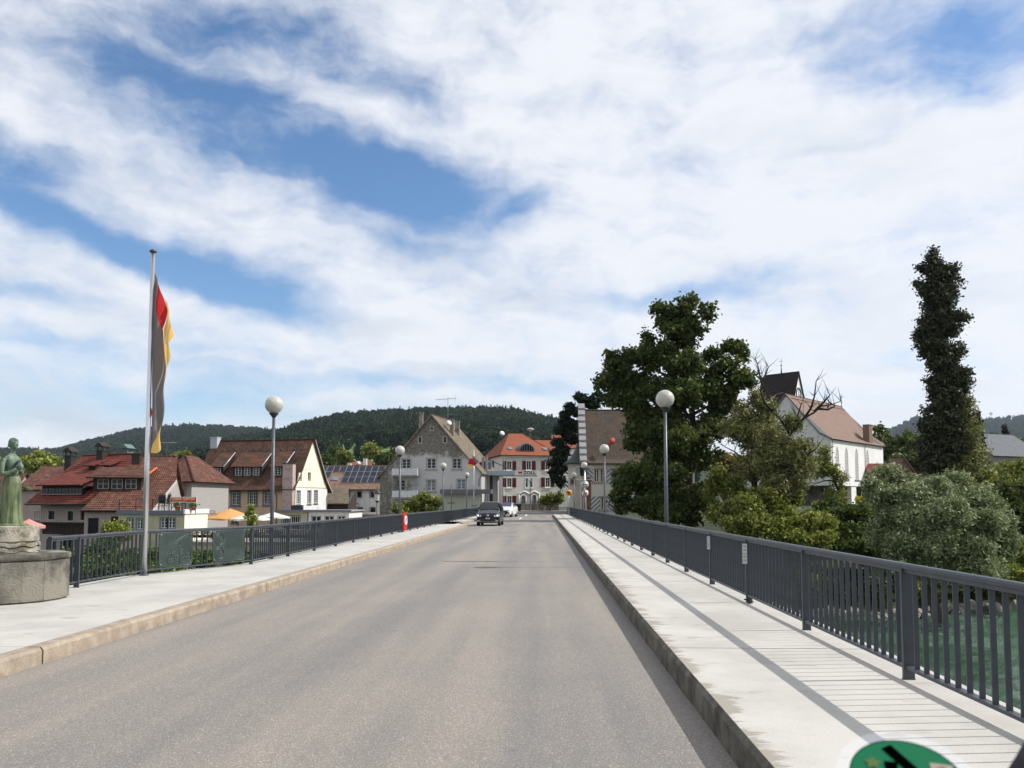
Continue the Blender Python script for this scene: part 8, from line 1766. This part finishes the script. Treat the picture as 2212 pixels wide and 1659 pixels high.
def scatter(name, pts, kinds, scs, tints=None):
    me = bpy.data.meshes.new(name); me.from_pydata(pts, [], []); a = me.attributes.new('kind_index', 'INT', 'POINT'); a.data.foreach_set('value', [order[PR[k].name] for k in kinds]); s = me.attributes.new('size', 'FLOAT', 'POINT'); s.data.foreach_set('value', scs)
    o = bpy.data.objects.new(name, me); C.objects.link(o); o['kind'] = 'stuff'
    g = bpy.data.node_groups.new('scatter_' + name, 'GeometryNodeTree'); g.interface.new_socket('Geometry', in_out='INPUT', socket_type='NodeSocketGeometry'); g.interface.new_socket('Geometry', in_out='OUTPUT', socket_type='NodeSocketGeometry')
    gi, go = g.nodes.new('NodeGroupInput'), g.nodes.new('NodeGroupOutput'); ip = g.nodes.new('GeometryNodeInstanceOnPoints'); ci = g.nodes.new('GeometryNodeCollectionInfo'); ci.inputs['Collection'].default_value = protos; ci.inputs['Separate Children'].default_value = True; ci.inputs['Reset Children'].default_value = True
    na = g.nodes.new('GeometryNodeInputNamedAttribute'); na.data_type = 'INT'; na.inputs['Name'].default_value = 'kind_index'; nb_ = g.nodes.new('GeometryNodeInputNamedAttribute'); nb_.data_type = 'FLOAT'; nb_.inputs['Name'].default_value = 'size'
    rv = g.nodes.new('FunctionNodeRandomValue'); rv.data_type = 'FLOAT_VECTOR'; rv.inputs[0].default_value = (0, 0, 0); rv.inputs[1].default_value = (.12, .12, 6.283)
    l = g.links.new; l(gi.outputs[0], ip.inputs['Points']); l(ci.outputs[0], ip.inputs['Instance']); ip.inputs['Pick Instance'].default_value = True; l(na.outputs[0], ip.inputs['Instance Index']); l(rv.outputs[0], ip.inputs['Rotation']); l(nb_.outputs[0], ip.inputs['Scale']); l(ip.outputs[0], go.inputs[0])
    md = o.modifiers.new('scatter', 'NODES'); md.node_group = g; return o
def forest(name, f, ulo, uhi, n, tlo, thi, seed, con=.3, gaps=True, smin=.75, smax=1.25):
    rr = random.Random(seed); pts, kd, sc_ = [], [], []; tries = 0
    while len(pts) < n and tries < n * 6:
        tries += 1; t = tlo + (thi - tlo) * rr.random(); u = ulo + (uhi - ulo) * rr.random()
        x, y, z = f(u, t)
        if gaps and t < .44 and u < 1120:
            g = math.sin(x * .020 + 1.3) * math.sin(y * .017 + .5) + .6 * math.sin(x * .051 + y * .03)
            if g > -.35 - (0.44 - t) and rr.random() < .985: continue
        elif rr.random() > .35 + .65 * y / 1500 and y < 1500: continue
        c = con * (.4 + 1.2 * (math.sin(x * .012 + 2) * math.sin(y * .009) > 0)); k = rr.choice((4, 5)) if rr.random() < c else rr.choice((0, 1, 2, 3))
        pts.append((x, y, z - .8)); kd.append(k); sc_.append(rr.uniform(smin, smax) * (1.0 if k < 4 else .95))
    o = scatter(name, pts, kd, sc_); return o
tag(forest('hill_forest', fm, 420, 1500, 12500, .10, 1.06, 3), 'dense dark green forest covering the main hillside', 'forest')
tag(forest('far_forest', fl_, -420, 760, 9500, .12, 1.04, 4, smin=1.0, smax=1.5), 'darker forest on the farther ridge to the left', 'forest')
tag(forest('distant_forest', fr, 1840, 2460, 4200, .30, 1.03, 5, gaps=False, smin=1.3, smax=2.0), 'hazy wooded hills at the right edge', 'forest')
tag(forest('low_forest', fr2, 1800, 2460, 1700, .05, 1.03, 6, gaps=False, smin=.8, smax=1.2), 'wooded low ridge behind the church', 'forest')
# small tower on the right-hand hilltop, mast on the far ridge
p = at(1996, 897, 4150); r = thing('hilltop_tower', (p.x, 4150, p.z - 20), 0, 'tiny square tower on the summit of the far right hill', 'tower'); b = MB(); b.box((0, 0, 14), (9, 9, 42)); b.box((0, 0, 36), (11, 11, 3)); b.build('tower_shaft', M_GUT, r)
p = at(2141, 906, 4150); r = thing('hilltop_mast', (p.x, 4150, p.z - 20), 0, 'tiny pale mast on the ridge at the right edge', 'mast'); b = MB(); b.tube([(0, 0, 0), (0, 0, 62)], 2.0, 6); b.box((0, 0, 50), (11, 11, 10)); b.build('mast_shaft', M_WREN, r)

# ------------------------------------------------------------------ trees and shrubs
def c6(x, y): return ((2050 + x / 1.6587) / 1.649, (1000 + y / 1.6587) / 1.649)
def c7(x, y): return ((2600 + x / 1.6594) / 1.649, (1200 + y / 1.6594) / 1.649)
K6 = 1 / 1.6587 / 1.649; K7 = 1 / 1.6594 / 1.649
def B6(x, y, rx, ry, D, w_=1.0, dy=None): u = c6(x, y); return ub(u[0], u[1], rx * K6, ry * K6, D, dy, w_)
def B7(x, y, rx, ry, D, w_=1.0, dy=None): u = c7(x, y); return ub(u[0], u[1], rx * K7, ry * K7, D, dy, w_)
DT = 82
big = [B6(690, 130, 42, 50, DT), B6(780, 190, 38, 60, DT - 1), B6(500, 165, 40, 42, DT), B6(600, 170, 75, 65, DT), B6(660, 250, 105, 80, DT), B6(520, 240, 60, 60, DT + 1), B6(610, 350, 130, 80, DT), B6(430, 345, 55, 45, DT), B6(340, 440, 70, 45, DT), B6(215, 440, 40, 25, DT + 1), B6(250, 500, 85, 60, DT + 1), B6(190, 590, 60, 60, DT + 1), B6(300, 600, 130, 90, DT + 2),
       B6(470, 460, 130, 100, DT), B6(640, 480, 150, 110, DT - 1), B6(250, 700, 100, 60, DT + 1), B6(400, 700, 160, 130, DT), B6(600, 680, 180, 130, DT - 2), B6(780, 600, 130, 120, DT - 1), B6(820, 440, 60, 50, DT), B6(930, 385, 80, 38, DT), B6(995, 440, 40, 45, DT), B6(900, 500, 70, 40, DT - 1), B6(960, 570, 80, 40, DT - 1), B6(1035, 590, 38, 34, DT - 1), B6(900, 650, 70, 50, DT - 1), B6(860, 730, 90, 70, DT - 1),
       B6(380, 880, 120, 100, DT), B6(600, 900, 200, 150, DT - 2), B6(820, 850, 110, 90, DT - 2), B6(340, 960, 70, 50, DT), B6(520, 1080, 150, 120, DT - 1), B6(740, 1020, 130, 110, DT - 2)]
bt = at(*c6(680, 1400), DT); tree('maple_tree', (bt.x, DT), 'large dark spreading tree behind the nearest right lamp', big, .55, 7200, 11, .25, LM_DARK, seed=8, nb=24, clump=.45, shell=.2, spread=.15, sub=15)
DS = 77
low = [B6(330, 1130, 90, 60, DS), B6(260, 1250, 70, 70, DS), B6(420, 1200, 110, 110, DS), B6(330, 1330, 80, 50, DS), B6(560, 1180, 130, 90, DS - 1), B6(520, 1330, 140, 90, DS - 1), B6(680, 1260, 100, 130, DS - 2), B6(640, 1400, 130, 60, DS - 2)]
bt = at(*c6(480, 1500), DS); tree('maple_sapling', (bt.x, DS), 'dark green lower tree under the big tree, reaching down to the railing', low, .2, 3000, 11, .23, LM_DARK, seed=9, nb=8, clump=.42, shell=.2, spread=.15, sub=9)
# pine behind the old house
E5 = lambda x, y, rx, ry, D: ub(*cE(x + (18 if D > 126 and x < 450 else 0), y), (.78 if D > 126 else 1) * rx / 3.318 / 1.649, ry / 3.318 / 1.649, D)
DP = 128; pine = [E5(560, 40, 70, 45, DP), E5(640, 110, 110, 40, DP), E5(430, 160, 70, 35, DP), E5(520, 230, 110, 50, DP), E5(360, 260, 60, 35, DP), E5(420, 370, 120, 60, DP), E5(300, 430, 70, 40, DP), E5(430, 520, 120, 60, DP), E5(280, 570, 60, 40, DP), E5(340, 680, 90, 60, DP), E5(240, 700, 40, 30, DP), E5(290, 800, 80, 45, DP), E5(210, 820, 40, 25, DP), E5(320, 900, 90, 60, DP), E5(230, 960, 70, 45, DP), E5(310, 1050, 60, 60, DP), E5(760, 40, 70, 40, DP + 2), E5(720, 140, 60, 40, DP + 2)]
bt = at(*cE(430, 1340), DP); tree('pine_tree', (bt.x, DP), 'black-green pine standing behind the turret roof', pine, .4, 2100, 10, .36, LM_PINE, seed=5, nb=14, clump=.6, shell=.2, bark=M_BARKD, flat=.3, sub=7)
# small leafy shrub before the shuttered house
bt = [E5(130, 1270, 60, 40, 124), E5(200, 1250, 60, 50, 124), E5(300, 1240, 50, 60, 124)]
tree('shrub', (at(*cE(190, 1300), 124).x, 124), 'leafy shrub hanging over the low street wall', bt, .06, 260, 9, .22, LM_MID, cat='shrub', seed=3, nb=3, clump=.35)
# willows with bare crooked limbs
def willow(label, base, trunk, branches, bl, m, n, D, seed, size=.16, r0=.2):
    p = at(*base, D); z0 = gz(p.x, D) - .1; root = thing('willow_tree', (p.x, D, z0), 0, label, 'tree')
    def P(q, dy=0): v = at(*q, D + dy); return (v.x - p.x, dy, v.z - z0)
    tr = [((0, 0, 0), r0 * 1.2)] + [(P(q), r0 * (1 - i / (len(trunk) + 1.5))) for i, q in enumerate(trunk)]
    br = []; rr = random.Random(seed)
    for b_ in branches:
        k = len(b_); pts = [(P(q, (i * .5 if seed % 2 else -i * .5)), r0 * .45 * (1 - i / k) + .012) for i, q in enumerate(b_)]; br.append(pts)
        for i in range(1, k):
            for j in range(3): a = Vector(pts[i][0]); e = a + Vector((rr.uniform(-.9, .9), rr.uniform(-.6, .6), rr.uniform(.3, 1.5))); br.append([(a, .03), (a.lerp(e, .5) + Vector((rr.uniform(-.1, .1), 0, 0)), .02), (e, .008)])
    limbs(root, tr, br, M_BARKD); foliage('crown', root, [(b[0] - p.x, b[1] - D, b[2] - z0, *b[3:]) for b in bl], n, 12, size, m, clump=.42, seed=seed, shell=.2, elong=3.0, spread=.2)
    return root
g6 = lambda x, y: c6(x, y)
willow('willow with a crooked dark trunk left of the church tower', c6(1060, 1300), [c6(1055, 1100), c6(1048, 1000), c6(1060, 920), c6(1100, 820), c6(1115, 740), c6(1118, 660)],
       [[c6(1118, 660), c6(1100, 600), c6(1085, 540), c6(1075, 490), c6(1060, 465)], [c6(1095, 600), c6(1120, 560), c6(1140, 510)], [c6(1112, 740), c6(1150, 700), c6(1190, 670), c6(1230, 660)], [c6(1050, 1000), c6(1000, 1060), c6(940, 1010), c6(880, 980)], [c6(1100, 830), c6(1060, 780), c6(1010, 740)]],
       [B6(1000, 800, 60, 90, 74), B6(1060, 700, 40, 60, 74), B6(950, 880, 90, 70, 74), B6(1060, 930, 90, 110, 74), B6(1130, 760, 60, 60, 74), B6(1120, 870, 70, 90, 74), B6(1180, 950, 80, 90, 74), B6(1060, 1090, 110, 90, 74), B6(1200, 1080, 90, 80, 73)], LM_WILLOW, 1500, 74, 31, .13, .26)
willow('willow with bare antler-like branches in front of the church gable', c7(345, 820), [c7(335, 800), c7(345, 700), c7(350, 640), c7(355, 580)],
       [[c7(355, 580), c7(385, 530), c7(440, 480), c7(500, 445), c7(540, 410), c7(600, 400), c7(655, 380)], [c7(355, 580), c7(330, 530), c7(290, 480), c7(250, 440)], [c7(440, 480), c7(480, 420), c7(500, 350), c7(510, 260)], [c7(520, 425), c7(580, 430), c7(620, 410)], [c7(390, 530), c7(400, 470), c7(420, 400)], [c7(335, 800), c7(400, 730), c7(470, 690), c7(520, 650)], [c7(500, 440), c7(560, 380), c7(590, 345)], [c7(250, 440), c7(200, 380), c7(180, 320), c7(190, 220)]],
       [B7(370, 510, 60, 50, 70), B7(330, 640, 50, 50, 70), B7(420, 650, 90, 50, 70), B7(300, 700, 80, 60, 70), B7(400, 760, 110, 80, 70), B7(230, 600, 60, 80, 71), B7(220, 760, 70, 80, 71), B7(330, 880, 120, 80, 70)], LM_WILLOW, 850, 70, 32, .13, .24)
willow('thin small-leaved tree in front of the church corner', c7(645, 1040), [c7(643, 980), c7(640, 900), c7(615, 850), c7(590, 800)],
       [[c7(590, 800), c7(560, 760), c7(530, 740), c7(500, 730)], [c7(615, 850), c7(560, 850), c7(500, 870)], [c7(640, 900), c7(670, 850), c7(690, 820)], [c7(590, 800), c7(570, 730), c7(560, 680)]],
       [B7(560, 690, 50, 50, 95), B7(530, 780, 60, 60, 95), B7(600, 780, 50, 50, 95), B7(640, 850, 50, 50, 95), B7(660, 960, 50, 50, 95), B7(600, 930, 50, 50, 95)], LM_MID, 260, 95, 33, .15, .22)
# shrubs along the right bank
def shrub(label, blobs, m, n, size=.2, seed=1, clump=.4, name='shrub', **kw):
    x = sum(b[0] for b in blobs) / len(blobs); y = sum(b[1] for b in blobs) / len(blobs); return tree(name, (x, y), label, blobs, .10, n, 10, size, m, cat='shrub', seed=seed, nb=4, clump=clump, **{'sub': 7, **kw, 'shell': .25})
shrub('ochre-coloured shrub left of the crooked willow trunk', [B6(900, 1060, 90, 60, 84), B6(960, 1110, 70, 60, 84)], LM_OCHRE, 520, .16, 41)
shrub('glossy green shrub with yellow tints right of the sapling, above the railing', [B6(850, 1200, 90, 90, 70), B6(980, 1260, 120, 90, 70), B6(880, 1350, 110, 90, 69), B6(1040, 1360, 110, 90, 68), B6(980, 1450, 120, 50, 67)], LM_MID, 1700, .18, 42, shell=.5)
shrub('dark undergrowth beneath the crooked willow', [B6(1150, 1180, 110, 80, 73), B6(1180, 1300, 110, 90, 71), B6(780, 1330, 60, 60, 74)], LM_MID, 800, .2, 43)
shrub('light green shrub right above the railing, left of the dark hollow', [B7(440, 1080, 110, 70, 67), B7(530, 1130, 80, 70, 66), B7(360, 1150, 120, 60, 66), B7(480, 1200, 110, 50, 65), B7(300, 1080, 80, 70, 68)], LM_LIGHT, 1500, .19, 44, shell=.5)
shrub('bright green shrub below the bare-branched willow', [B7(110, 1000, 110, 90, 68), B7(240, 960, 110, 90, 69), B7(200, 1090, 110, 70, 67), B7(350, 980, 80, 60, 70), B7(60, 1100, 90, 60, 66)], LM_MID, 1700, .19, 45, shell=.5)
shrub('dark bramble thicket between the light shrub and the silver willow', [B7(640, 1080, 90, 60, 72), B7(720, 1050, 90, 50, 72), B7(700, 1170, 110, 90, 70), B7(620, 1220, 60, 60, 68), B7(800, 1250, 100, 60, 66)], LM_DARK, 1500, .2, 46, shell=.5)
shrub('yellow clipped hedge under the church windows', [B7(765, 962, 30, 12, 112), B7(810, 964, 32, 12, 112), B7(788, 960, 50, 14, 112)], LM_YEL, 340, .13, 47, .18, name='hedge', shell=.6, spread=.05)
shrub('low green planting below the yellow hedge', [B7(560, 985, 60, 22, 104), B7(790, 995, 55, 18, 110), B7(700, 1010, 60, 20, 104), B7(520, 1000, 40, 20, 104)], LM_LIGHT, 420, .16, 48, .25)
# big silver willow at the water's edge
sv = []
for x, y, rx, ry, dd in ((930, 800, 90, 60, 2), (1040, 830, 90, 60, 2), (900, 900, 100, 90, 1), (1060, 930, 130, 100, 0), (1200, 900, 130, 90, 1), (1340, 850, 80, 70, 2), (1330, 920, 120, 90, 1), (1450, 920, 100, 70, 1), (1540, 1000, 90, 90, 0), (1280, 1040, 160, 120, -2), (1450, 1090, 150, 120, -1), (1590, 1130, 90, 100, 0), (1100, 1080, 140, 100, -1), (960, 1060, 110, 100, 1), (900, 1180, 90, 90, 1), (1050, 1230, 150, 100, -1), (1250, 1230, 160, 110, -2), (1440, 1250, 150, 110, -2), (1590, 1260, 100, 90, 0), (1630, 1200, 60, 60, 0), (1150, 1350, 130, 70, -1), (1380, 1370, 160, 80, -2), (1540, 1370, 100, 60, -1), (1270, 1450, 90, 50, -2), (1470, 1440, 90, 50, -2)):
    sv.append(B7(x, y + (18 if y < 950 else 0), rx * .9, ry * .86, 60 + dd))
p = at(*c7(1250, 1550), 60); tree('silver_willow', (p.x, 60), 'huge silvery green willow bush at the water edge', sv, .4, 13500, 12, .105, LM_SILVER, seed=51, nb=18, clump=.36, shell=.2, elong=2.8, spread=.14, sub=14)
# ivy-clad poplar
def B8(x, y, rx, ry, D): u = ((3000 + x / 1.3827) / 1.649, (850 + y / 1.3827) / 1.649); k = 1 / 1.3827 / 1.649; return ub(u[0], u[1], rx * k, ry * k, D)
pp = [B8(447, 75, 22, 32, 82), B8(400, 150, 30, 30, 82), B8(450, 140, 45, 45, 82), B8(520, 170, 40, 45, 82), B8(420, 230, 60, 60, 82), B8(530, 240, 55, 60, 82), B8(470, 320, 90, 70, 82), B8(570, 390, 50, 35, 82), B8(430, 410, 75, 60, 82), B8(520, 450, 80, 40, 82), B8(390, 490, 50, 60, 82), B8(450, 540, 80, 50, 82), B8(570, 550, 45, 40, 82), B8(420, 580, 40, 30, 82), B8(500, 620, 80, 50, 82), B8(600, 650, 35, 35, 82), B8(500, 700, 90, 50, 82), B8(600, 740, 40, 50, 82), B8(500, 780, 85, 60, 82), B8(500, 860, 95, 70, 82), B8(490, 950, 100, 70, 82), B8(600, 900, 50, 60, 82), B8(470, 1040, 100, 80, 82), B8(560, 1080, 90, 80, 82), B8(440, 1120, 70, 60, 82), B8(620, 1020, 45, 60, 82)]
p = at(*((3000 + 490 / 1.3827) / 1.649, 1120), 82); pp += [B8((448, 468, 480, 482, 482, 470, 452, 465, 500, 520, 520, 512, 505, 515, 515, 515)[i], 120 + i * 62, (24, 52, 68, 78, 80, 80, 72, 64, 68, 76, 80, 86, 92, 96, 98, 96)[i], 60, 82) for i in range(16)]; pr_ = tree('poplar_tree', (p.x, 82), 'tall narrow dark poplar clad in ivy, right of the church', pp, .45, 7500, 10, .19, LM_POP, seed=52, nb=18, clump=.38, shell=.2, spread=.16, sub=12)
foliage('ivy', pr_, [(b[0] - p.x, b[1] - 82 - 1.2, b[2] - pr_.location.z, b[3], b[4], b[5]) for b in (B8(600, 960, 50, 80, 82), B8(620, 1080, 60, 70, 82), B8(590, 830, 40, 40, 82), B8(560, 1130, 70, 40, 82))], 420, 9, .17, LM_WILLOW, clump=.35, seed=53)
# spruce and background trees on the right
def spruce(label, ux, uyt, uyb, hw, D, seed, m=LM_FORD):
    bl = []; n = 12
    for i in range(n): t = i / (n - 1); bl.append(ub(ux, uyt + (uyb - uyt) * (t * .97 + .02), hw * (.08 + .92 * t), (uyb - uyt) / n * .75, D))
    p = at(ux, uyb, D); tree('spruce_tree', (p.x, D), label, bl, .25, 700, 9, .36, m, seed=seed, nb=3, clump=.5, shell=.25, spread=.12, bark=M_BARKD)
spruce('narrow dark spruce right of the ivy-clad poplar', 2111, 888, 1010, 17, 140, 61); spruce('small dark spruce before the hills at the right edge', 2171, 921, 985, 14, 190, 62)
def bgtree(label, bl, m, n, size, seed, cl=.8): x = bl[0][0]; y = bl[0][1]; tree('broadleaf_tree', (x, y), label, bl, .3, n, 9, size, m, seed=seed, nb=6, clump=cl, shell=.25, spread=.14, sub=8)
bgtree('olive-brown trees behind the church, left part', [ub(1905, 950, 40, 26, 200), ub(1925, 975, 40, 30, 195), ub(1950, 960, 36, 30, 200), ub(1935, 1000, 50, 30, 190)], LM_DARK, 900, .55, 63)
bgtree('olive-brown trees behind the poplar', [ub(1985, 965, 36, 28, 190), ub(1990, 1000, 50, 34, 185), ub(1960, 1010, 40, 26, 180)], LM_DARK, 800, .55, 64)
bgtree('round dark tree between the spruce and the slate roof', [ub(2140, 965, 30, 22, 170), ub(2150, 985, 34, 24, 168), ub(2125, 985, 30, 26, 168), ub(2190, 965, 34, 22, 175)], LM_MID, 700, .45, 65)
bgtree('broad green tree below the slate roof', [ub(2130, 1030, 50, 30, 105), ub(2190, 1020, 50, 34, 105), ub(2160, 1060, 60, 34, 102), ub(2230, 1040, 50, 50, 103), ub(2090, 1050, 40, 30, 104)], LM_MID, 1300, .3, 66, .55)
bgtree('dark green tree mass at the right edge above the railing', [ub(2190, 1090, 40, 40, 84), ub(2230, 1070, 40, 60, 84), ub(2170, 1120, 40, 40, 83), ub(2215, 1150, 50, 50, 82), ub(2250, 1120, 50, 60, 82)], LM_DARK, 1500, .24, 67, .5)
shrub('sunlit shrub at the foot of the tree mass by the right edge', [ub(2195, 1215, 40, 26, 66), ub(2235, 1200, 40, 40, 66), ub(2180, 1240, 30, 20, 64)], LM_LIGHT, 800, .18, 49)
for (lb, u0, u1, D, sd) in (('dark trees filling the gap under the silver willow, left part', 1760, 1850, 78, 71), ('dark trees filling the gap behind the silver willow', 1850, 1960, 80, 72)):
    bgtree(lb, [ub(u0 + 20, 1130, 60, 40, D), ub((u0 + u1) / 2, 1140, 60, 40, D), ub(u1 - 10, 1120, 60, 44, D)], LM_DARK, 900, .26, sd, .5)
# left side
shrub('dark laurel bush behind the left railing, below the balconies', [ub(880, 1094, 16, 12, 88), ub(905, 1088, 18, 18, 88), ub(922, 1082, 20, 14, 88), ub(942, 1086, 12, 12, 88), ub(900, 1100, 40, 14, 88), ub(935, 1100, 18, 12, 88)], LM_MID, 620, .24, 81, .34)
shrub('yellow-green bush left of the tall flagpole behind the railing', [ub(250, 1140, 20, 12, 60), ub(262, 1152, 26, 14, 60), ub(243, 1158, 22, 16, 60)], LM_LIGHT, 520, .15, 82, .3)
shrub('green shrubs seen between the bars left of the flagpole', [ub(190, 1200, 36, 26, 58), ub(235, 1195, 36, 30, 58), ub(280, 1205, 36, 26, 57), ub(215, 1235, 50, 24, 56), ub(150, 1210, 40, 30, 58)], LM_SHRUB, 1200, .15, 83, .35)
shrub('green shrubs seen between the bars right of the flagpole', [ub(330, 1200, 26, 26, 58), ub(322, 1230, 30, 24, 57), ub(430, 1215, 36, 20, 60), ub(380, 1240, 60, 16, 56)], LM_SHRUB, 700, .15, 84, .35)
shrub('brownish climbing plant on the terrace basement wall', [ub(430, 1185, 16, 24, 70), ub(455, 1180, 14, 18, 70), ub(440, 1205, 20, 16, 69)], LM_OCHRE, 300, .13, 85, .3)
shrub('green hedge below the terrace, behind the barred railing', [ub(520, 1205, 50, 16, 64), ub(600, 1190, 50, 14, 66), ub(680, 1178, 50, 12, 68), ub(760, 1160, 60, 12, 72)], LM_SHRUB, 1100, .16, 86, .35)
shrub('slender feathery young tree in front of the white parasol', [ub(541, 1098, 5, 10, 66), ub(538, 1112, 12, 9, 66), ub(545, 1120, 16, 8, 66), ub(543, 1140, 12, 20, 66)], LM_LIGHT, 170, .13, 87, .22)
bgtree('olive green tree behind the long pale roof on the left', [ub(85, 990, 22, 12, 160), ub(112, 996, 20, 10, 158), ub(70, 1000, 26, 10, 160), ub(100, 1008, 40, 10, 156)], LM_LIGHT, 420, .5, 88)
bgtree('tree at the left edge behind the statue head', [ub(-10, 1010, 40, 16, 160), ub(20, 1015, 30, 12, 160)], LM_MID, 260, .5, 89)
# trees at the foot of the hill between the roofs
for i, (ux, uy, rx, ry, D, m, lb) in enumerate(((700, 995, 22, 16, 300, LM_DARK, 'dark tree on the meadow right of the cream gable'), (745, 985, 18, 16, 320, LM_MID, 'round tree on the meadow above the solar panels, left'), (800, 972, 22, 20, 330, LM_LIGHT, 'pale green tree on the meadow above the solar panels'), (725, 975, 18, 14, 340, LM_DARK, 'dark tree above the meadow, between gable and lamp'), (830, 990, 20, 16, 290, LM_DARK, 'dark tree beside the left lamp globe'), (395, 985, 20, 12, 330, LM_MID, 'tree at the hill foot above the tiled roof'))):
    bgtree(lb, [ub(ux, uy, rx * .6, ry * .6, D), ub(ux - rx * .4, uy + ry * .3, rx * .5, ry * .5, D), ub(ux + rx * .4, uy + ry * .3, rx * .5, ry * .5, D)], m, 420, .8, 91 + i, 1.2)

for i in range(9):
    x0 = 10 + i * 5.2; y0 = shore(x0) + 2.6; shrub('low dark bank growth above the boulders, %s from the bridge' % ('nearest', 'second', 'third', 'fourth', 'fifth', 'sixth', 'seventh', 'eighth', 'farthest')[i], [(x0 + dx, y0 + dy, -5.4 + dz, 1.7, 1.4, 1.1) for dx, dy, dz in ((-1.6, 0, 0), (1.2, .3, .3), (0, 1.4, 1.0), (2.6, 1.2, .8), (-2.4, 1.5, 1.1))], LM_DARK if i % 2 else LM_MID, 620, .2, 101 + i)
# ------------------------------------------------------------------ air
b = MB(); b.box((0, 1200, 270), (11300, 8900, 560)); hz = b.build('haze', bpy.data.materials.new('haze')); hz['kind'] = 'stuff'
hm = hz.data.materials[0]; hm.use_nodes = True; t = hm.node_tree; t.nodes.clear(); o_ = N(t, 'ShaderNodeOutputMaterial'); pv = N(t, 'ShaderNodeVolumePrincipled'); pv.inputs['Color'].default_value = (.72, .84, 1, 1); pv.inputs['Density'].default_value = .00004; pv.inputs['Anisotropy'].default_value = .2; t.links.new(pv.outputs[0], o_.inputs['Volume'])
# ------------------------------------------------------------------ boulders along the right shore
M_ROCK = mat('shore_rock', (.34, .32, .28), .9, col2=(.16, .15, .13), vscale=1.2, bump=.5, bscale=6)
rocks = []
for s in range(4):
    rr = random.Random(s + 90); bm = bmesh.new(); bmesh.ops.create_icosphere(bm, subdivisions=2, radius=.5)
    for v in bm.verts: v.co *= 1 + rr.uniform(-.22, .22); v.co.z *= .7
    me = bpy.data.meshes.new('boulder'); bm.to_mesh(me); bm.free(); me.materials.append(M_ROCK); rocks.append(me)
rr = random.Random(4)
for i in range(90):
    x = 8 + i * .62 + rr.uniform(-.3, .3); y = shore(x) + rr.uniform(-.9, .9); o = bpy.data.objects.new('boulder', rocks[i % 4]); C.objects.link(o); o.location = (x, y, -6.95 + rr.uniform(-.1, .25)); o.rotation_euler = (rr.uniform(0, 1), rr.uniform(0, 1), rr.uniform(0, 6)); s = rr.uniform(.5, 1.5); o.scale = (s, s * rr.uniform(.6, 1), s * .8)
    tag(o, 'pale boulder in the line of stones along the right water edge', 'boulder', 'boulders along the right shore')
